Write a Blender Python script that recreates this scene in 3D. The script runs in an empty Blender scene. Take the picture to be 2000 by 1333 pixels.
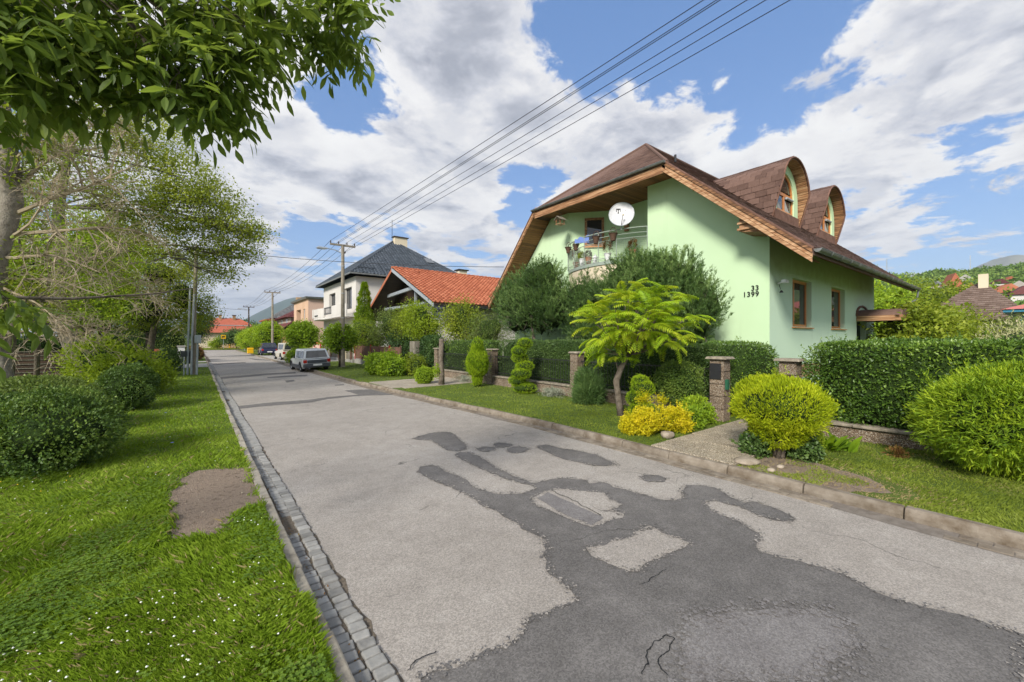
import bpy, math, random
import numpy as np
from mathutils import Vector, Matrix, noise

PI = math.pi
S = bpy.context.scene
COL = S.collection
random.seed(7)
RG = np.random.default_rng(7)

# ------------------------------------------------------------------ camera
# X runs across the street (to the right), Y along it, camera at the origin, 2.1 m up
cam_d = bpy.data.cameras.new('camera')
cam = bpy.data.objects.new('camera', cam_d)
COL.objects.link(cam)
cam.location = (0, 0, 2.1)
YAW = math.atan(615 / 800.0)
cam.rotation_euler = (PI / 2, 0, -YAW)
cam_d.sensor_width = 36
cam_d.lens = 36 * 800 / 2000.0
cam_d.shift_y = -4.5 / 2000.0
cam_d.clip_start = 0.05
cam_d.clip_end = 12000
S.camera = cam

# ------------------------------------------------------------------ exposure
S.view_settings.view_transform = 'Standard'
S.view_settings.look = 'None'
S.view_settings.gamma = 1
S.view_settings.use_curve_mapping = False
S.view_settings.exposure = 1.88

# ------------------------------------------------------------------ sun (behind the camera, to the left, through thin cloud)
SUN_EL, SUN_AZ = math.radians(33), math.radians(243)      # azimuth clockwise from +Y
sd = Vector((math.sin(SUN_AZ) * math.cos(SUN_EL), math.cos(SUN_AZ) * math.cos(SUN_EL), math.sin(SUN_EL)))
sun_d = bpy.data.lights.new('sun', 'SUN')
sun_d.energy = 1.55
sun_d.angle = math.radians(13)
sun_d.color = (1.0, 0.95, 0.86)
sun = bpy.data.objects.new('sun', sun_d)
COL.objects.link(sun)
sun.rotation_euler = (-sd).to_track_quat('-Z', 'Y').to_euler()

# ------------------------------------------------------------------ sky with broken cloud
W = bpy.data.worlds.new('World')
S.world = W
W.use_nodes = True
nt = W.node_tree
nt.nodes.clear()


class NT:
    """small helper for node trees"""
    def __init__(s, tree):
        s.t = tree

    def n(s, typ, ins=None, **props):
        nd = s.t.nodes.new(typ)
        for k, v in props.items():
            setattr(nd, k, v)
        for k, v in (ins or {}).items():
            sock = nd.inputs[k]
            if hasattr(v, 'links'):
                s.t.links.new(v, sock)
            else:
                sock.default_value = v
        return nd

    def math(s, op, a, b=0.0, c=None, clamp=False):
        ins = {0: a, 1: b}
        if c is not None:
            ins[2] = c
        return s.n('ShaderNodeMath', ins, operation=op, use_clamp=clamp).outputs[0]

    def vmath(s, op, a, b=(0, 0, 0)):
        nd = s.n('ShaderNodeVectorMath', {0: a, 1: b}, operation=op)
        return nd.outputs['Value'] if op in ('DOT_PRODUCT', 'LENGTH') else nd.outputs[0]

    def noise(s, vec, scale, detail=4, rough=0.55, dist=0.0, dim='3D'):
        nd = s.n('ShaderNodeTexNoise', {'Vector': vec, 'Scale': scale, 'Detail': detail, 'Roughness': rough, 'Distortion': dist})
        return nd.outputs[0]

    def ramp(s, fac, stops, interp='LINEAR'):
        nd = s.n('ShaderNodeValToRGB', {'Fac': fac})
        cr = nd.color_ramp
        cr.interpolation = interp
        while len(cr.elements) < len(stops):
            cr.elements.new(0.5)
        for e, (p, c) in zip(cr.elements, stops):
            e.position = p
            e.color = (*c, 1) if len(c) == 3 else c
        return nd.outputs[0]

    def mix(s, fac, a, b, blend='MIX'):
        nd = s.n('ShaderNodeMix', data_type='RGBA', blend_type=blend)
        for k, v in ((0, fac), (6, a), (7, b)):
            sock = nd.inputs[k]
            if hasattr(v, 'links'):
                s.t.links.new(v, sock)
            elif k == 0:
                sock.default_value = v
            else:
                sock.default_value = (*v, 1) if len(v) == 3 else v
        return nd.outputs[2]

    def mrange(s, v, a, b, c=0.0, d=1.0, typ='SMOOTHSTEP'):
        nd = s.n('ShaderNodeMapRange', {'Value': v, 'From Min': a, 'From Max': b, 'To Min': c, 'To Max': d}, interpolation_type=typ)
        return nd.outputs[0]


w = NT(nt)
tc = w.n('ShaderNodeTexCoord').outputs['Generated']
sky = w.n('ShaderNodeTexSky', sky_type='NISHITA', sun_disc=False, sun_elevation=SUN_EL, sun_rotation=SUN_AZ, air_density=1.0, dust_density=0.6, ozone_density=1.6)
skyc = w.n('ShaderNodeVectorMath', {0: sky.outputs[0], 'Scale': 0.047}, operation='SCALE').outputs[0]
sep = w.n('ShaderNodeSeparateXYZ', {0: tc})
zz = w.math('MAXIMUM', sep.outputs[2], 0.0)
zden = w.math('ADD', zz, 0.13)
px_ = w.math('DIVIDE', sep.outputs[0], zden)
py_ = w.math('DIVIDE', sep.outputs[1], zden)
plane = w.n('ShaderNodeCombineXYZ', {0: px_, 1: py_, 2: 3.7}).outputs[0]


def sdir(px, py):
    u, v = (px - 1000) / 800.0, (662 - py) / 800.0
    s_, c_ = math.sin(YAW), math.cos(YAW)
    return Vector((u * c_ + s_, c_ - u * s_, v)).normalized()


# large banks (+) and openings (-) of the cloud field, given as directions in the sky
BANKS = [((520, 300), 0.30, 0.30), ((900, 170), 0.26, 0.25), ((760, 410), 0.24, 0.22), ((1560, 250), 0.40, 0.26),
         ((1900, 470), 0.30, 0.16), ((1900, 60), 0.30, 0.22), ((1200, 240), 0.26, 0.12), ((480, 540), 0.20, 0.16), ((1050, 300), 0.26, 0.16), ((1330, 330), 0.24, 0.16), ((1750, 230), 0.26, 0.14), ((860, 60), .2, .12),
         ((700, 215), 0.15, -0.42), ((1330, 60), 0.30, -0.40), ((1500, 110), 0.26, -0.36), ((1780, 155), 0.16, -0.2), ((1780, 400), 0.22, -0.40),
         ((590, 450), 0.13, -0.36), ((700, 470), 0.16, -0.30), ((1020, 385), 0.09, -0.30), ((1120, 40), 0.2, -0.18), ((1960, 330), .14, -.2), ((640, 250), .08, -.2)]
warp = w.n('ShaderNodeVectorMath', {0: w.n('ShaderNodeTexNoise', {'Vector': plane, 'Scale': 1.6, 'Detail': 3.0}).outputs[1], 1: (0.5, 0.5, 0.5)}, operation='SUBTRACT').outputs[0]
warp = w.n('ShaderNodeVectorMath', {0: warp, 'Scale': 0.22}, operation='SCALE').outputs[0]
dirw = w.vmath('NORMALIZE', w.vmath('ADD', tc, warp))
cov = None
for (p, rad, amt) in BANKS:
    d = sdir(*p)
    dt = w.vmath('DOT_PRODUCT', dirw, tuple(d))
    k = w.mrange(dt, math.cos(rad), 1.0, 0.0, amt)
    cov = k if cov is None else w.math('ADD', cov, k)
n1 = w.noise(plane, 2.1, 10, 0.60, 0.35)
n2 = w.noise(plane, 5.2, 7, 0.66, 0.35)
base = w.math('ADD', w.math('MULTIPLY', n1, 0.95), w.math('MULTIPLY', n2, 0.74))
den = w.math('ADD', base, w.math('MULTIPLY', cov, 0.62))
dens = w.mrange(den, 0.752, 0.868)
thick = w.mrange(den, 0.81, 1.15)
# cloud undersides: thicker parts greyer, broken by their own billows
shift = w.vmath('ADD', plane, (-0.10, -0.16, 0.05))
n3 = w.noise(shift, 2.1, 8, 0.60, 0.35)
n4 = w.noise(shift, 3.2, 5, 0.55, 0.2)
bill = w.mrange(w.math('SUBTRACT', n3, n1), -0.10, 0.10)
shade = w.math('ADD', w.math('ADD', w.math('MULTIPLY', thick, 0.46), w.math('MULTIPLY', w.mrange(sep.outputs[2], 0.02, 0.42, 1.0, 0.0), 0.16)), w.math('MULTIPLY', bill, 0.50))
shade = w.math('ADD', shade, w.math('MULTIPLY', w.math('SUBTRACT', n4, 0.5), 0.9), clamp=True)
cloud = w.ramp(shade, [(0.0, (0.275, 0.273, 0.27)), (0.35, (0.248, 0.246, 0.248)), (0.7, (0.175, 0.18, 0.197)), (1.0, (0.11, 0.117, 0.136))])
low = w.mrange(sep.outputs[2], 0.0, 0.26, 1.0, 0.0)
cloud = w.mix(w.math('MULTIPLY', low, 0.35), cloud, (0.19, 0.205, 0.235))
skyb = w.mix(0.45, skyc, (0.030, 0.085, 0.215))
col = w.mix(dens, skyb, cloud)
bg = w.n('ShaderNodeBackground', {'Color': col, 'Strength': 1.0})
out = w.n('ShaderNodeOutputWorld')
nt.links.new(bg.outputs[0], out.inputs[0])


# ------------------------------------------------------------------ object helpers
def tag(o, label=None, cat=None, group=None, kind=None):
    if label:
        o['label'] = label
    if cat:
        o['category'] = cat
    if group:
        o['group'] = group
    if kind:
        o['kind'] = kind
    return o


def thing(name, label, cat, loc=(0, 0, 0), rz=0.0, group=None):
    o = bpy.data.objects.new(name, None)
    COL.objects.link(o)
    o.empty_display_size = 0.2
    o.location = loc
    o.rotation_euler = (0, 0, rz)
    return tag(o, label, cat, group)


def wloc(o):
    v = Vector((0, 0, 0))
    while o:
        v += Vector(o.location)
        o = o.parent
    return v


def place(name, me, parent=None, loc=(0, 0, 0), rot=(0, 0, 0), scale=None):
    o = bpy.data.objects.new(name, me)
    COL.objects.link(o)
    o.parent = parent
    o.location = loc
    o.rotation_euler = rot
    if scale is not None:
        o.scale = scale
    return o


def copy_tree(o, parent=None):
    c = o.copy()
    COL.objects.link(c)
    c.parent = parent
    for ch in list(o.children):
        copy_tree(ch, c)
    return c


class MB:
    def __init__(s):
        s.v = []
        s.f = []
        s.m = []

    def poly(s, pts, mi=0):
        b = len(s.v)
        s.v += [tuple(p) for p in pts]
        s.f.append(tuple(range(b, b + len(pts))))
        s.m.append(mi)

    def hexa(s, p, mi=0):
        """8 points: bottom ring 0-3, top ring 4-7"""
        b = len(s.v)
        s.v += [tuple(q) for q in p]
        for f in ((0, 3, 2, 1), (4, 5, 6, 7), (0, 1, 5, 4), (1, 2, 6, 5), (2, 3, 7, 6), (3, 0, 4, 7)):
            s.f.append(tuple(b + i for i in f))
            s.m.append(mi)

    def box(s, x0, x1, y0, y1, z0, z1, mi=0):
        s.hexa([(x0, y0, z0), (x1, y0, z0), (x1, y1, z0), (x0, y1, z0), (x0, y0, z1), (x1, y0, z1), (x1, y1, z1), (x0, y1, z1)], mi)

    def prism(s, pts, d, mi=0):
        """polygon pts extruded by vector d"""
        n = len(pts)
        b = len(s.v)
        d = Vector(d)
        s.v += [tuple(p) for p in pts] + [tuple(Vector(p) + d) for p in pts]
        s.f.append(tuple(b + i for i in range(n)))
        s.f.append(tuple(b + n + i for i in reversed(range(n))))
        s.m += [mi, mi]
        for i in range(n):
            j = (i + 1) % n
            s.f.append((b + i, b + n + i, b + n + j, b + j))
            s.m.append(mi)

    def beam(s, p0, p1, w_, h_, up=(0, 0, 1), mi=0):
        p0, p1 = Vector(p0), Vector(p1)
        d = (p1 - p0).normalized()
        a = d.cross(Vector(up))
        if a.length < 1e-4:
            a = d.cross(Vector((1, 0, 0)))
        a.normalize()
        u = a.cross(d)
        a *= w_ / 2
        u *= h_ / 2
        s.hexa([p0 - a - u, p0 + a - u, p0 + a + u, p0 - a + u, p1 - a - u, p1 + a - u, p1 + a + u, p1 - a + u], mi)

    def tube(s, pts, rad, n=6, mi=0, caps=True):
        pts = [Vector(p) for p in pts]
        if not hasattr(rad, '__len__'):
            rad = [rad] * len(pts)
        b = len(s.v)
        ref = Vector((0.13, 0.31, 0.94))
        for i, p in enumerate(pts):
            d = (pts[min(i + 1, len(pts) - 1)] - pts[max(i - 1, 0)])
            d = d.normalized() if d.length > 1e-9 else Vector((0, 0, 1))
            a = d.cross(ref)
            if a.length < 0.1:
                a = d.cross(Vector((1, 0, 0)))
            a.normalize()
            c = d.cross(a)
            for k in range(n):
                t = 2 * PI * k / n
                s.v.append(tuple(p + (a * math.cos(t) + c * math.sin(t)) * rad[i]))
        for i in range(len(pts) - 1):
            for k in range(n):
                k2 = (k + 1) % n
                s.f.append((b + i * n + k, b + i * n + k2, b + (i + 1) * n + k2, b + (i + 1) * n + k))
                s.m.append(mi)
        if caps:
            s.f.append(tuple(b + k for k in reversed(range(n))))
            s.f.append(tuple(b + (len(pts) - 1) * n + k for k in range(n)))
            s.m += [mi, mi]

    def lathe(s, prof, c=(0, 0, 0), n=16, mi=0):
        b = len(s.v)
        for (r, z) in prof:
            for k in range(n):
                t = 2 * PI * k / n
                s.v.append((c[0] + r * math.cos(t), c[1] + r * math.sin(t), c[2] + z))
        for i in range(len(prof) - 1):
            for k in range(n):
                k2 = (k + 1) % n
                s.f.append((b + i * n + k, b + i * n + k2, b + (i + 1) * n + k2, b + (i + 1) * n + k))
                s.m.append(mi)

    def mesh(s, name, mats, smooth=False, off=None):
        me = bpy.data.meshes.new(name)
        v = s.v
        if off is not None and off.length > 0:
            v = [(a - off.x, b - off.y, c - off.z) for a, b, c in v]
        me.from_pydata(v, [], s.f)
        for m in (mats if isinstance(mats, (list, tuple)) else [mats]):
            me.materials.append(m)
        me.polygons.foreach_set('material_index', s.m)
        if smooth:
            me.polygons.foreach_set('use_smooth', [True] * len(s.f))
        me.update()
        return me

    def build(s, name, mats, parent=None, smooth=False, local=False):
        """world coordinates unless local; parented meshes are stored relative to their parents"""
        off = None if (parent is None or local) else wloc(parent)
        return place(name, s.mesh(name, mats, smooth, off), parent)


def bevel(o, wd=0.01, seg=1):
    m = o.modifiers.new('bevel', 'BEVEL')
    m.width = wd
    m.segments = seg
    m.limit_method = 'ANGLE'
    m.angle_limit = math.radians(40)
    return o


def fast_mesh(name, V, Ftri, mat, rnd=None, smooth=False):
    """numpy triangle mesh with an optional per-face random value"""
    me = bpy.data.meshes.new(name)
    nv, nf = len(V), len(Ftri)
    me.vertices.add(nv)
    me.vertices.foreach_set('co', np.ascontiguousarray(V, dtype=np.float32).ravel())
    me.loops.add(nf * 3)
    me.loops.foreach_set('vertex_index', np.ascontiguousarray(Ftri, dtype=np.int32).ravel())
    me.polygons.add(nf)
    me.polygons.foreach_set('loop_start', np.arange(nf, dtype=np.int32) * 3)
    me.polygons.foreach_set('loop_total', np.full(nf, 3, dtype=np.int32))
    if smooth:
        me.polygons.foreach_set('use_smooth', np.ones(nf, dtype=bool))
    me.update(calc_edges=True)
    if rnd is not None:
        at = me.attributes.new('rnd', 'FLOAT', 'FACE')
        at.data.foreach_set('value', np.ascontiguousarray(rnd, dtype=np.float32))
    me.materials.append(mat)
    return me


def unit(a):
    return a / np.maximum(np.linalg.norm(a, axis=1, keepdims=True), 1e-9)


def leaves(name, mat, parent, P, A, N, L, Wd, fold=0.25, rnd=None):
    """one folded leaf (two triangles) per point: P base, A axis, N face normal, L length, Wd width"""
    n = len(P)
    A = unit(A)
    Sd = unit(np.cross(A, N))
    Nn = np.cross(Sd, A)
    L = np.broadcast_to(L, (n,))[:, None]
    Wd = np.broadcast_to(Wd, (n,))[:, None]
    mid = P + A * L * 0.45
    v = np.stack([P, mid + Sd * Wd * 0.5 + Nn * Wd * fold, P + A * L, mid - Sd * Wd * 0.5 + Nn * Wd * fold], axis=1)
    V = v.reshape(-1, 3)
    b = np.arange(n)[:, None] * 4
    F = np.concatenate([b + np.array([[0, 1, 2]]), b + np.array([[0, 2, 3]])], axis=1).reshape(-1, 3)
    r = RG.random(n) if rnd is None else rnd
    if parent is not None:
        V = V - np.array(wloc(parent))
    me = fast_mesh(name, V, F, mat, np.repeat(r, 2))
    return place(name, me, parent)


def rdir(n):
    return unit(RG.normal(size=(n, 3)))


# ------------------------------------------------------------------ materials
def new_mat(name):
    m = bpy.data.materials.new(name)
    m.use_nodes = True
    m.node_tree.nodes.clear()
    return m, NT(m.node_tree)


def finish(m, t, col, rough=0.8, bump=None, bdist=0.01, bstr=0.5, spec=0.3, metal=0.0, extra=None):
    ins = {'Base Color': col, 'Roughness': rough, 'Specular IOR Level': spec, 'Metallic': metal}
    ins.update(extra or {})
    p = t.n('ShaderNodeBsdfPrincipled', {k: v for k, v in ins.items() if hasattr(v, 'links') or not (isinstance(v, tuple) and len(v) == 3)})
    for k, v in ins.items():
        if isinstance(v, tuple) and len(v) == 3:
            p.inputs[k].default_value = (*v, 1)
    if bump is not None:
        b = t.n('ShaderNodeBump', {'Height': bump, 'Strength': bstr, 'Distance': bdist})
        t.t.links.new(b.outputs[0], p.inputs['Normal'])
    o = t.n('ShaderNodeOutputMaterial')
    t.t.links.new(p.outputs[0], o.inputs[0])
    return m


def obco(t):
    return t.n('ShaderNodeTexCoord').outputs['Object']


def geoco(t):
    return t.n('ShaderNodeNewGeometry').outputs['Position']


def mottled(name, c1, c2, scale=6, rough=0.8, bump=0.4, bscale=60, bdist=0.004, spec=0.25, detail=6, c3=None, obj_var=0.0, world=False, metal=0.0):
    m, t = new_mat(name)
    co = geoco(t) if world else obco(t)
    n = t.noise(co, scale, detail, 0.6)
    stops = [(0.3, c1), (0.7, c2)] if c3 is None else [(0.28, c1), (0.5, c2), (0.72, c3)]
    c = t.ramp(n, stops)
    if obj_var:
        r = t.n('ShaderNodeObjectInfo').outputs['Random']
        k = t.mrange(r, 0, 1, 1 - obj_var, 1 + obj_var, 'LINEAR')
        c = t.n('ShaderNodeVectorMath', {0: c, 'Scale': k}, operation='SCALE').outputs[0]
    b = t.noise(co, bscale, 4, 0.6)
    return finish(m, t, c, rough, b, bdist, bump, spec, metal)


def flat(name, c, rough=0.6, spec=0.3, metal=0.0):
    m, t = new_mat(name)
    n = t.noise(obco(t), 9, 4, 0.6)
    k = t.mrange(n, 0.25, 0.75, 0.88, 1.1, 'LINEAR')
    cc = t.n('ShaderNodeVectorMath', {0: c, 'Scale': k}, operation='SCALE').outputs[0]
    return finish(m, t, cc, rough, spec=spec, metal=metal)


def leaf_mat(name, c1, c2, c3, trans=0.3, rough=0.5, clump=1.2, spec=0.35):
    """leaf colour varies leaf by leaf and by clump; some light passes through"""
    m, t = new_mat(name)
    a = t.n('ShaderNodeAttribute', attribute_name='rnd').outputs['Fac']
    nz = t.noise(geoco(t), clump, 3, 0.5)
    f = t.math('ADD', t.math('MULTIPLY', a, 0.55), t.math('MULTIPLY', t.mrange(nz, 0.3, 0.7), 0.45))
    orr = t.n('ShaderNodeObjectInfo').outputs['Random']
    f = t.math('ADD', f, t.math('MULTIPLY', t.math('SUBTRACT', orr, 0.5), 0.30))
    c = t.ramp(f, [(0.1, c1), (0.5, c2), (0.9, c3)])
    p = t.n('ShaderNodeBsdfPrincipled', {'Base Color': c, 'Roughness': rough, 'Specular IOR Level': spec})
    tr = t.n('ShaderNodeBsdfTranslucent', {'Color': t.mix(0.35, c, (c3[0] * 1.2, c3[1] * 1.25, c3[2] * 0.5))})
    ms = t.n('ShaderNodeMixShader', {0: trans, 1: p.outputs[0], 2: tr.outputs[0]})
    o = t.n('ShaderNodeOutputMaterial')
    t.t.links.new(ms.outputs[0], o.inputs[0])
    return m


M = {}
# asphalt ------------------------------------------------
def asphalt(name, cA, cB, cC, spots=True):
    m, t = new_mat(name)
    co = geoco(t)
    big = t.noise(co, 0.45, 5, 0.6, 0.4)
    mid = t.noise(co, 3.5, 5, 0.65)
    fine = t.noise(co, 130, 2, 0.7)
    vo = t.n('ShaderNodeTexVoronoi', {'Vector': co, 'Scale': 95.0}).outputs['Color']
    vs = t.n('ShaderNodeSeparateColor', {0: vo}).outputs[0]
    f = t.math('ADD', t.math('MULTIPLY', big, 0.55), t.math('MULTIPLY', mid, 0.45))
    c = t.ramp(f, [(0.32, cA), (0.5, cB), (0.66, cC)])
    k = t.mrange(vs, 0, 1, 0.74, 1.24, 'LINEAR')
    c = t.n('ShaderNodeVectorMath', {0: c, 'Scale': k}, operation='SCALE').outputs[0]
    k2 = t.mrange(fine, 0.3, 0.7, 0.82, 1.16, 'LINEAR')
    c = t.n('ShaderNodeVectorMath', {0: c, 'Scale': k2}, operation='SCALE').outputs[0]
    # tar specks and worn pits
    pit = t.noise(co, 9.0, 6, 0.75, 0.3)
    pm = t.mrange(pit, 0.655, 0.70)
    zone = t.mrange(t.noise(co, 0.8, 3, 0.5), 0.42, 0.62)
    c = t.mix(t.math('MULTIPLY', t.math('MULTIPLY', pm, zone), 0.65), c, tuple(0.35 * q for q in cA))
    # long thin cracks
    vc = t.n('ShaderNodeTexVoronoi', {'Vector': t.vmath('ADD', co, t.n('ShaderNodeVectorMath', {0: t.n('ShaderNodeTexNoise', {'Vector': co, 'Scale': 2.0, 'Detail': 4.0}).outputs[1], 'Scale': 0.6}, operation='SCALE').outputs[0]), 'Scale': 0.55}, feature='DISTANCE_TO_EDGE').outputs[0]
    cr = t.mrange(vc, 0.0, 0.006, 1.0, 0.0)
    cm = t.math('MULTIPLY', cr, t.mrange(t.noise(co, 0.6, 2, 0.5), 0.50, 0.6))
    c = t.mix(t.math('MULTIPLY', cm, 0.7), c, (0.03, 0.028, 0.025))
    h = t.math('ADD', t.math('MULTIPLY', vs, 0.6), t.math('MULTIPLY', fine, 0.5))
    h = t.math('SUBTRACT', h, t.math('MULTIPLY', cm, 2.0))
    return finish(m, t, c, 0.88, h, 0.004, 0.55, 0.25)


M['asphalt'] = asphalt('asphalt_worn', (0.255, 0.23, 0.203), (0.32, 0.29, 0.258), (0.375, 0.345, 0.31))
M['patch'] = asphalt('asphalt_patch', (0.098, 0.092, 0.087), (0.138, 0.129, 0.122), (0.188, 0.176, 0.166))
M['patch2'] = asphalt('asphalt_patch_rough', (0.14, 0.128, 0.125), (0.18, 0.168, 0.163), (0.22, 0.208, 0.2))
M['kerb'] = mottled('kerb_concrete', (0.12, 0.09, 0.06), (0.21, 0.175, 0.135), 5, 0.9, 1.0, 70, 0.008, obj_var=0.14, world=True, c3=(0.29, 0.25, 0.2))
M['kerb_left'] = mottled('pale_kerb_stone', (0.18, 0.155, 0.12), (0.33, 0.295, 0.24), 6, 0.9, 0.9, 80, 0.006, obj_var=0.15, world=True, c3=(0.42, 0.38, 0.31))
M['cobble'] = mottled('cobble_stone', (0.185, 0.18, 0.17), (0.29, 0.283, 0.265), 9, 0.8, 0.7, 70, 0.006, obj_var=0.3, world=True)
M['rgut'] = mottled('gutter_mortar', (0.13, 0.11, 0.09), (0.23, 0.20, 0.17), 8, 0.9, 0.9, 80, 0.006, world=True)
M['joint'] = mottled('gutter_grit', (0.085, 0.07, 0.05), (0.19, 0.155, 0.12), 25, 0.95, 0.9, 120, 0.008, world=True)
M['soil'] = mottled('bare_soil', (0.13, 0.095, 0.068), (0.29, 0.225, 0.17), 14, 0.95, 1.0, 75, 0.03, world=True, c3=(0.22, 0.165, 0.125))
M['turf'] = mottled('turf_ground', (0.045, 0.075, 0.012), (0.10, 0.15, 0.02), 3.0, 0.95, 1.0, 40, 0.03, world=True, c3=(0.085, 0.11, 0.02))
M['turf_far'] = mottled('meadow_ground', (0.05, 0.09, 0.015), (0.12, 0.17, 0.03), 0.4, 0.95, 0.5, 10, 0.03, world=True)


def pebble(name, cols, scale=70, bs=0.8):
    m, t = new_mat(name)
    co = geoco(t)
    v = t.n('ShaderNodeTexVoronoi', {'Vector': co, 'Scale': float(scale)})
    s_ = t.n('ShaderNodeSeparateColor', {0: v.outputs['Color']}).outputs[0]
    c = t.ramp(s_, [(i / (len(cols) - 1), q) for i, q in enumerate(cols)])
    d = v.outputs['Distance']
    c = t.mix(t.mrange(d, 0.35, 0.75), c, tuple(0.35 * q for q in cols[1]))
    k = t.mrange(t.noise(co, 2.5, 4), 0.3, 0.7, 0.8, 1.15, 'LINEAR')
    c = t.n('ShaderNodeVectorMath', {0: c, 'Scale': k}, operation='SCALE').outputs[0]
    h = t.mrange(d, 0.0, 0.8, 1.0, 0.0)
    return finish(m, t, c, 0.85, h, 0.012, bs, 0.25)


M['pebble'] = pebble('washed_pebble_block', [(0.12, 0.08, 0.05), (0.30, 0.21, 0.14), (0.45, 0.36, 0.26), (0.22, 0.17, 0.13), (0.52, 0.46, 0.38)], 60)
M['slab'] = pebble('washed_pebble_slab', [(0.30, 0.24, 0.16), (0.52, 0.43, 0.31), (0.66, 0.58, 0.45), (0.40, 0.32, 0.23)], 55)
M['pcap'] = mottled('weathered_coping', (0.14, 0.12, 0.09), (0.36, 0.31, 0.24), 9, 0.9, 0.8, 60, 0.008, world=True)
M['pavers'] = mottled('driveway_pavers', (0.27, 0.23, 0.18), (0.40, 0.35, 0.28), 8, 0.9, 0.5, 60, 0.004, obj_var=0.1, world=True)
M['concrete'] = mottled('pale_concrete', (0.30, 0.28, 0.25), (0.42, 0.40, 0.36), 3, 0.9, 0.5, 50, 0.004, world=True)
M['rock'] = mottled('garden_rock', (0.20, 0.16, 0.11), (0.45, 0.38, 0.30), 6, 0.9, 0.9, 30, 0.02, obj_var=0.2)


def stucco(name, c1, c2, eaves_shade=None, gs=0.35):
    m, t = new_mat(name)
    co = geoco(t)
    g = t.noise(co, gs, 3, 0.5)
    c = t.ramp(g, [(0.35, c1), (0.65, c2)])
    st = t.mrange(t.noise(co, 1.3, 6, 0.7), 0.55, 0.8, 0, 0.25)
    c = t.mix(st, c, tuple(0.8 * q for q in c1))
    sp_ = t.n('ShaderNodeMapping', {'Vector': co, 'Scale': (5.0, 5.0, 0.35)}).outputs[0]
    sk = t.mrange(t.noise(sp_, 1.0, 5, 0.6), 0.52, 0.75, 0, 0.22)
    c = t.mix(sk, c, tuple(0.72 * q for q in c1))
    if eaves_shade:  # shade below the eaves blended into the wall colour, ragged edge
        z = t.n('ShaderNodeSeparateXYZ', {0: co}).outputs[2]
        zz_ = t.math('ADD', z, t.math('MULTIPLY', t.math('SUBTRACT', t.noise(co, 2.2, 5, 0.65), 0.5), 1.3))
        k = t.mrange(zz_, eaves_shade[0], eaves_shade[1], 0.0, eaves_shade[2])
        c = t.mix(k, c, eaves_shade[3])
    b = t.noise(co, 160, 3, 0.6)
    return finish(m, t, c, 0.92, b, 0.003, 0.5, 0.2)


M['green_wall'] = stucco('mint_green_render', (0.52, 0.70, 0.43), (0.57, 0.73, 0.48))
M['green_shaded'] = stucco('mint_render_shaded', (0.53, 0.68, 0.51), (0.56, 0.70, 0.54), eaves_shade=(3.9, 4.8, 0.55, (0.30, 0.34, 0.19)))  # same render, bluer and darker at the top: shade put into the colour
M['white_wall'] = stucco('white_render', (0.56, 0.53, 0.49), (0.62, 0.59, 0.55))
M['peach_wall'] = stucco('peach_render', (0.55, 0.36, 0.24), (0.60, 0.40, 0.28))
M['peach_side'] = stucco('peach_render_side', (0.56, 0.39, 0.31), (0.60, 0.42, 0.34))
M['ochre_wall'] = stucco('ochre_render', (0.46, 0.29, 0.13), (0.54, 0.35, 0.17))
M['grey_wall'] = stucco('grey_beige_render', (0.36, 0.29, 0.23), (0.44, 0.37, 0.30))
M['cream_wall'] = stucco('cream_render', (0.60, 0.50, 0.36), (0.66, 0.57, 0.42))


def wood(name, c1, c2, c3, axis=0, scale=1.0, rough=0.6):
    m, t = new_mat(name)
    co = obco(t)
    sc = [22.0, 22.0, 22.0]
    sc[axis] = 1.1
    mp = t.n('ShaderNodeMapping', {'Vector': co, 'Scale': tuple(q * scale for q in sc)}).outputs[0]
    n = t.noise(mp, 1.0, 5, 0.62, 0.5)
    r = t.n('ShaderNodeObjectInfo').outputs['Random']
    f = t.math('ADD', n, t.math('MULTIPLY', t.math('SUBTRACT', r, 0.5), 0.18))
    c = t.ramp(f, [(0.3, c1), (0.5, c2), (0.68, c3)])
    return finish(m, t, c, rough, n, 0.003, 0.5, 0.3)


M['wood_y'] = wood('weathered_fascia_wood', (0.08, 0.04, 0.02), (0.31, 0.15, 0.07), (0.56, 0.35, 0.20), 1)
M['wood_x'] = wood('soffit_boards', (0.09, 0.04, 0.018), (0.24, 0.10, 0.035), (0.38, 0.18, 0.07), 0)
M['wood_frame'] = flat('varnished_window_wood', (0.58, 0.22, 0.06), 0.35, 0.5)
M['wood_dark'] = wood('dark_stained_wood', (0.02, 0.014, 0.01), (0.05, 0.03, 0.02), (0.09, 0.055, 0.035), 0)
M['wood_grey'] = wood('grey_old_wood', (0.10, 0.085, 0.065), (0.20, 0.175, 0.14), (0.30, 0.27, 0.22), 2)


def shingle(name, c1, c2, c3, sc=10):
    m, t = new_mat(name)
    co = geoco(t)
    a = t.n('ShaderNodeAttribute', attribute_name='rnd').outputs['Fac']
    r = t.n('ShaderNodeObjectInfo').outputs['Random']
    n = t.noise(co, sc, 5, 0.65)
    f = t.math('ADD', t.math('MULTIPLY', n, 0.6), t.math('MULTIPLY', t.math('FRACT', t.math('ADD', a, r)), 0.4))
    c = t.ramp(f, [(0.2, c1), (0.5, c2), (0.8, c3)])
    g = t.noise(co, 220, 2, 0.7)
    k = t.mrange(g, 0.3, 0.7, 0.8, 1.2, 'LINEAR')
    c = t.n('ShaderNodeVectorMath', {0: c, 'Scale': k}, operation='SCALE').outputs[0]
    return finish(m, t, c, 0.9, g, 0.003, 0.6, 0.2)


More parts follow.
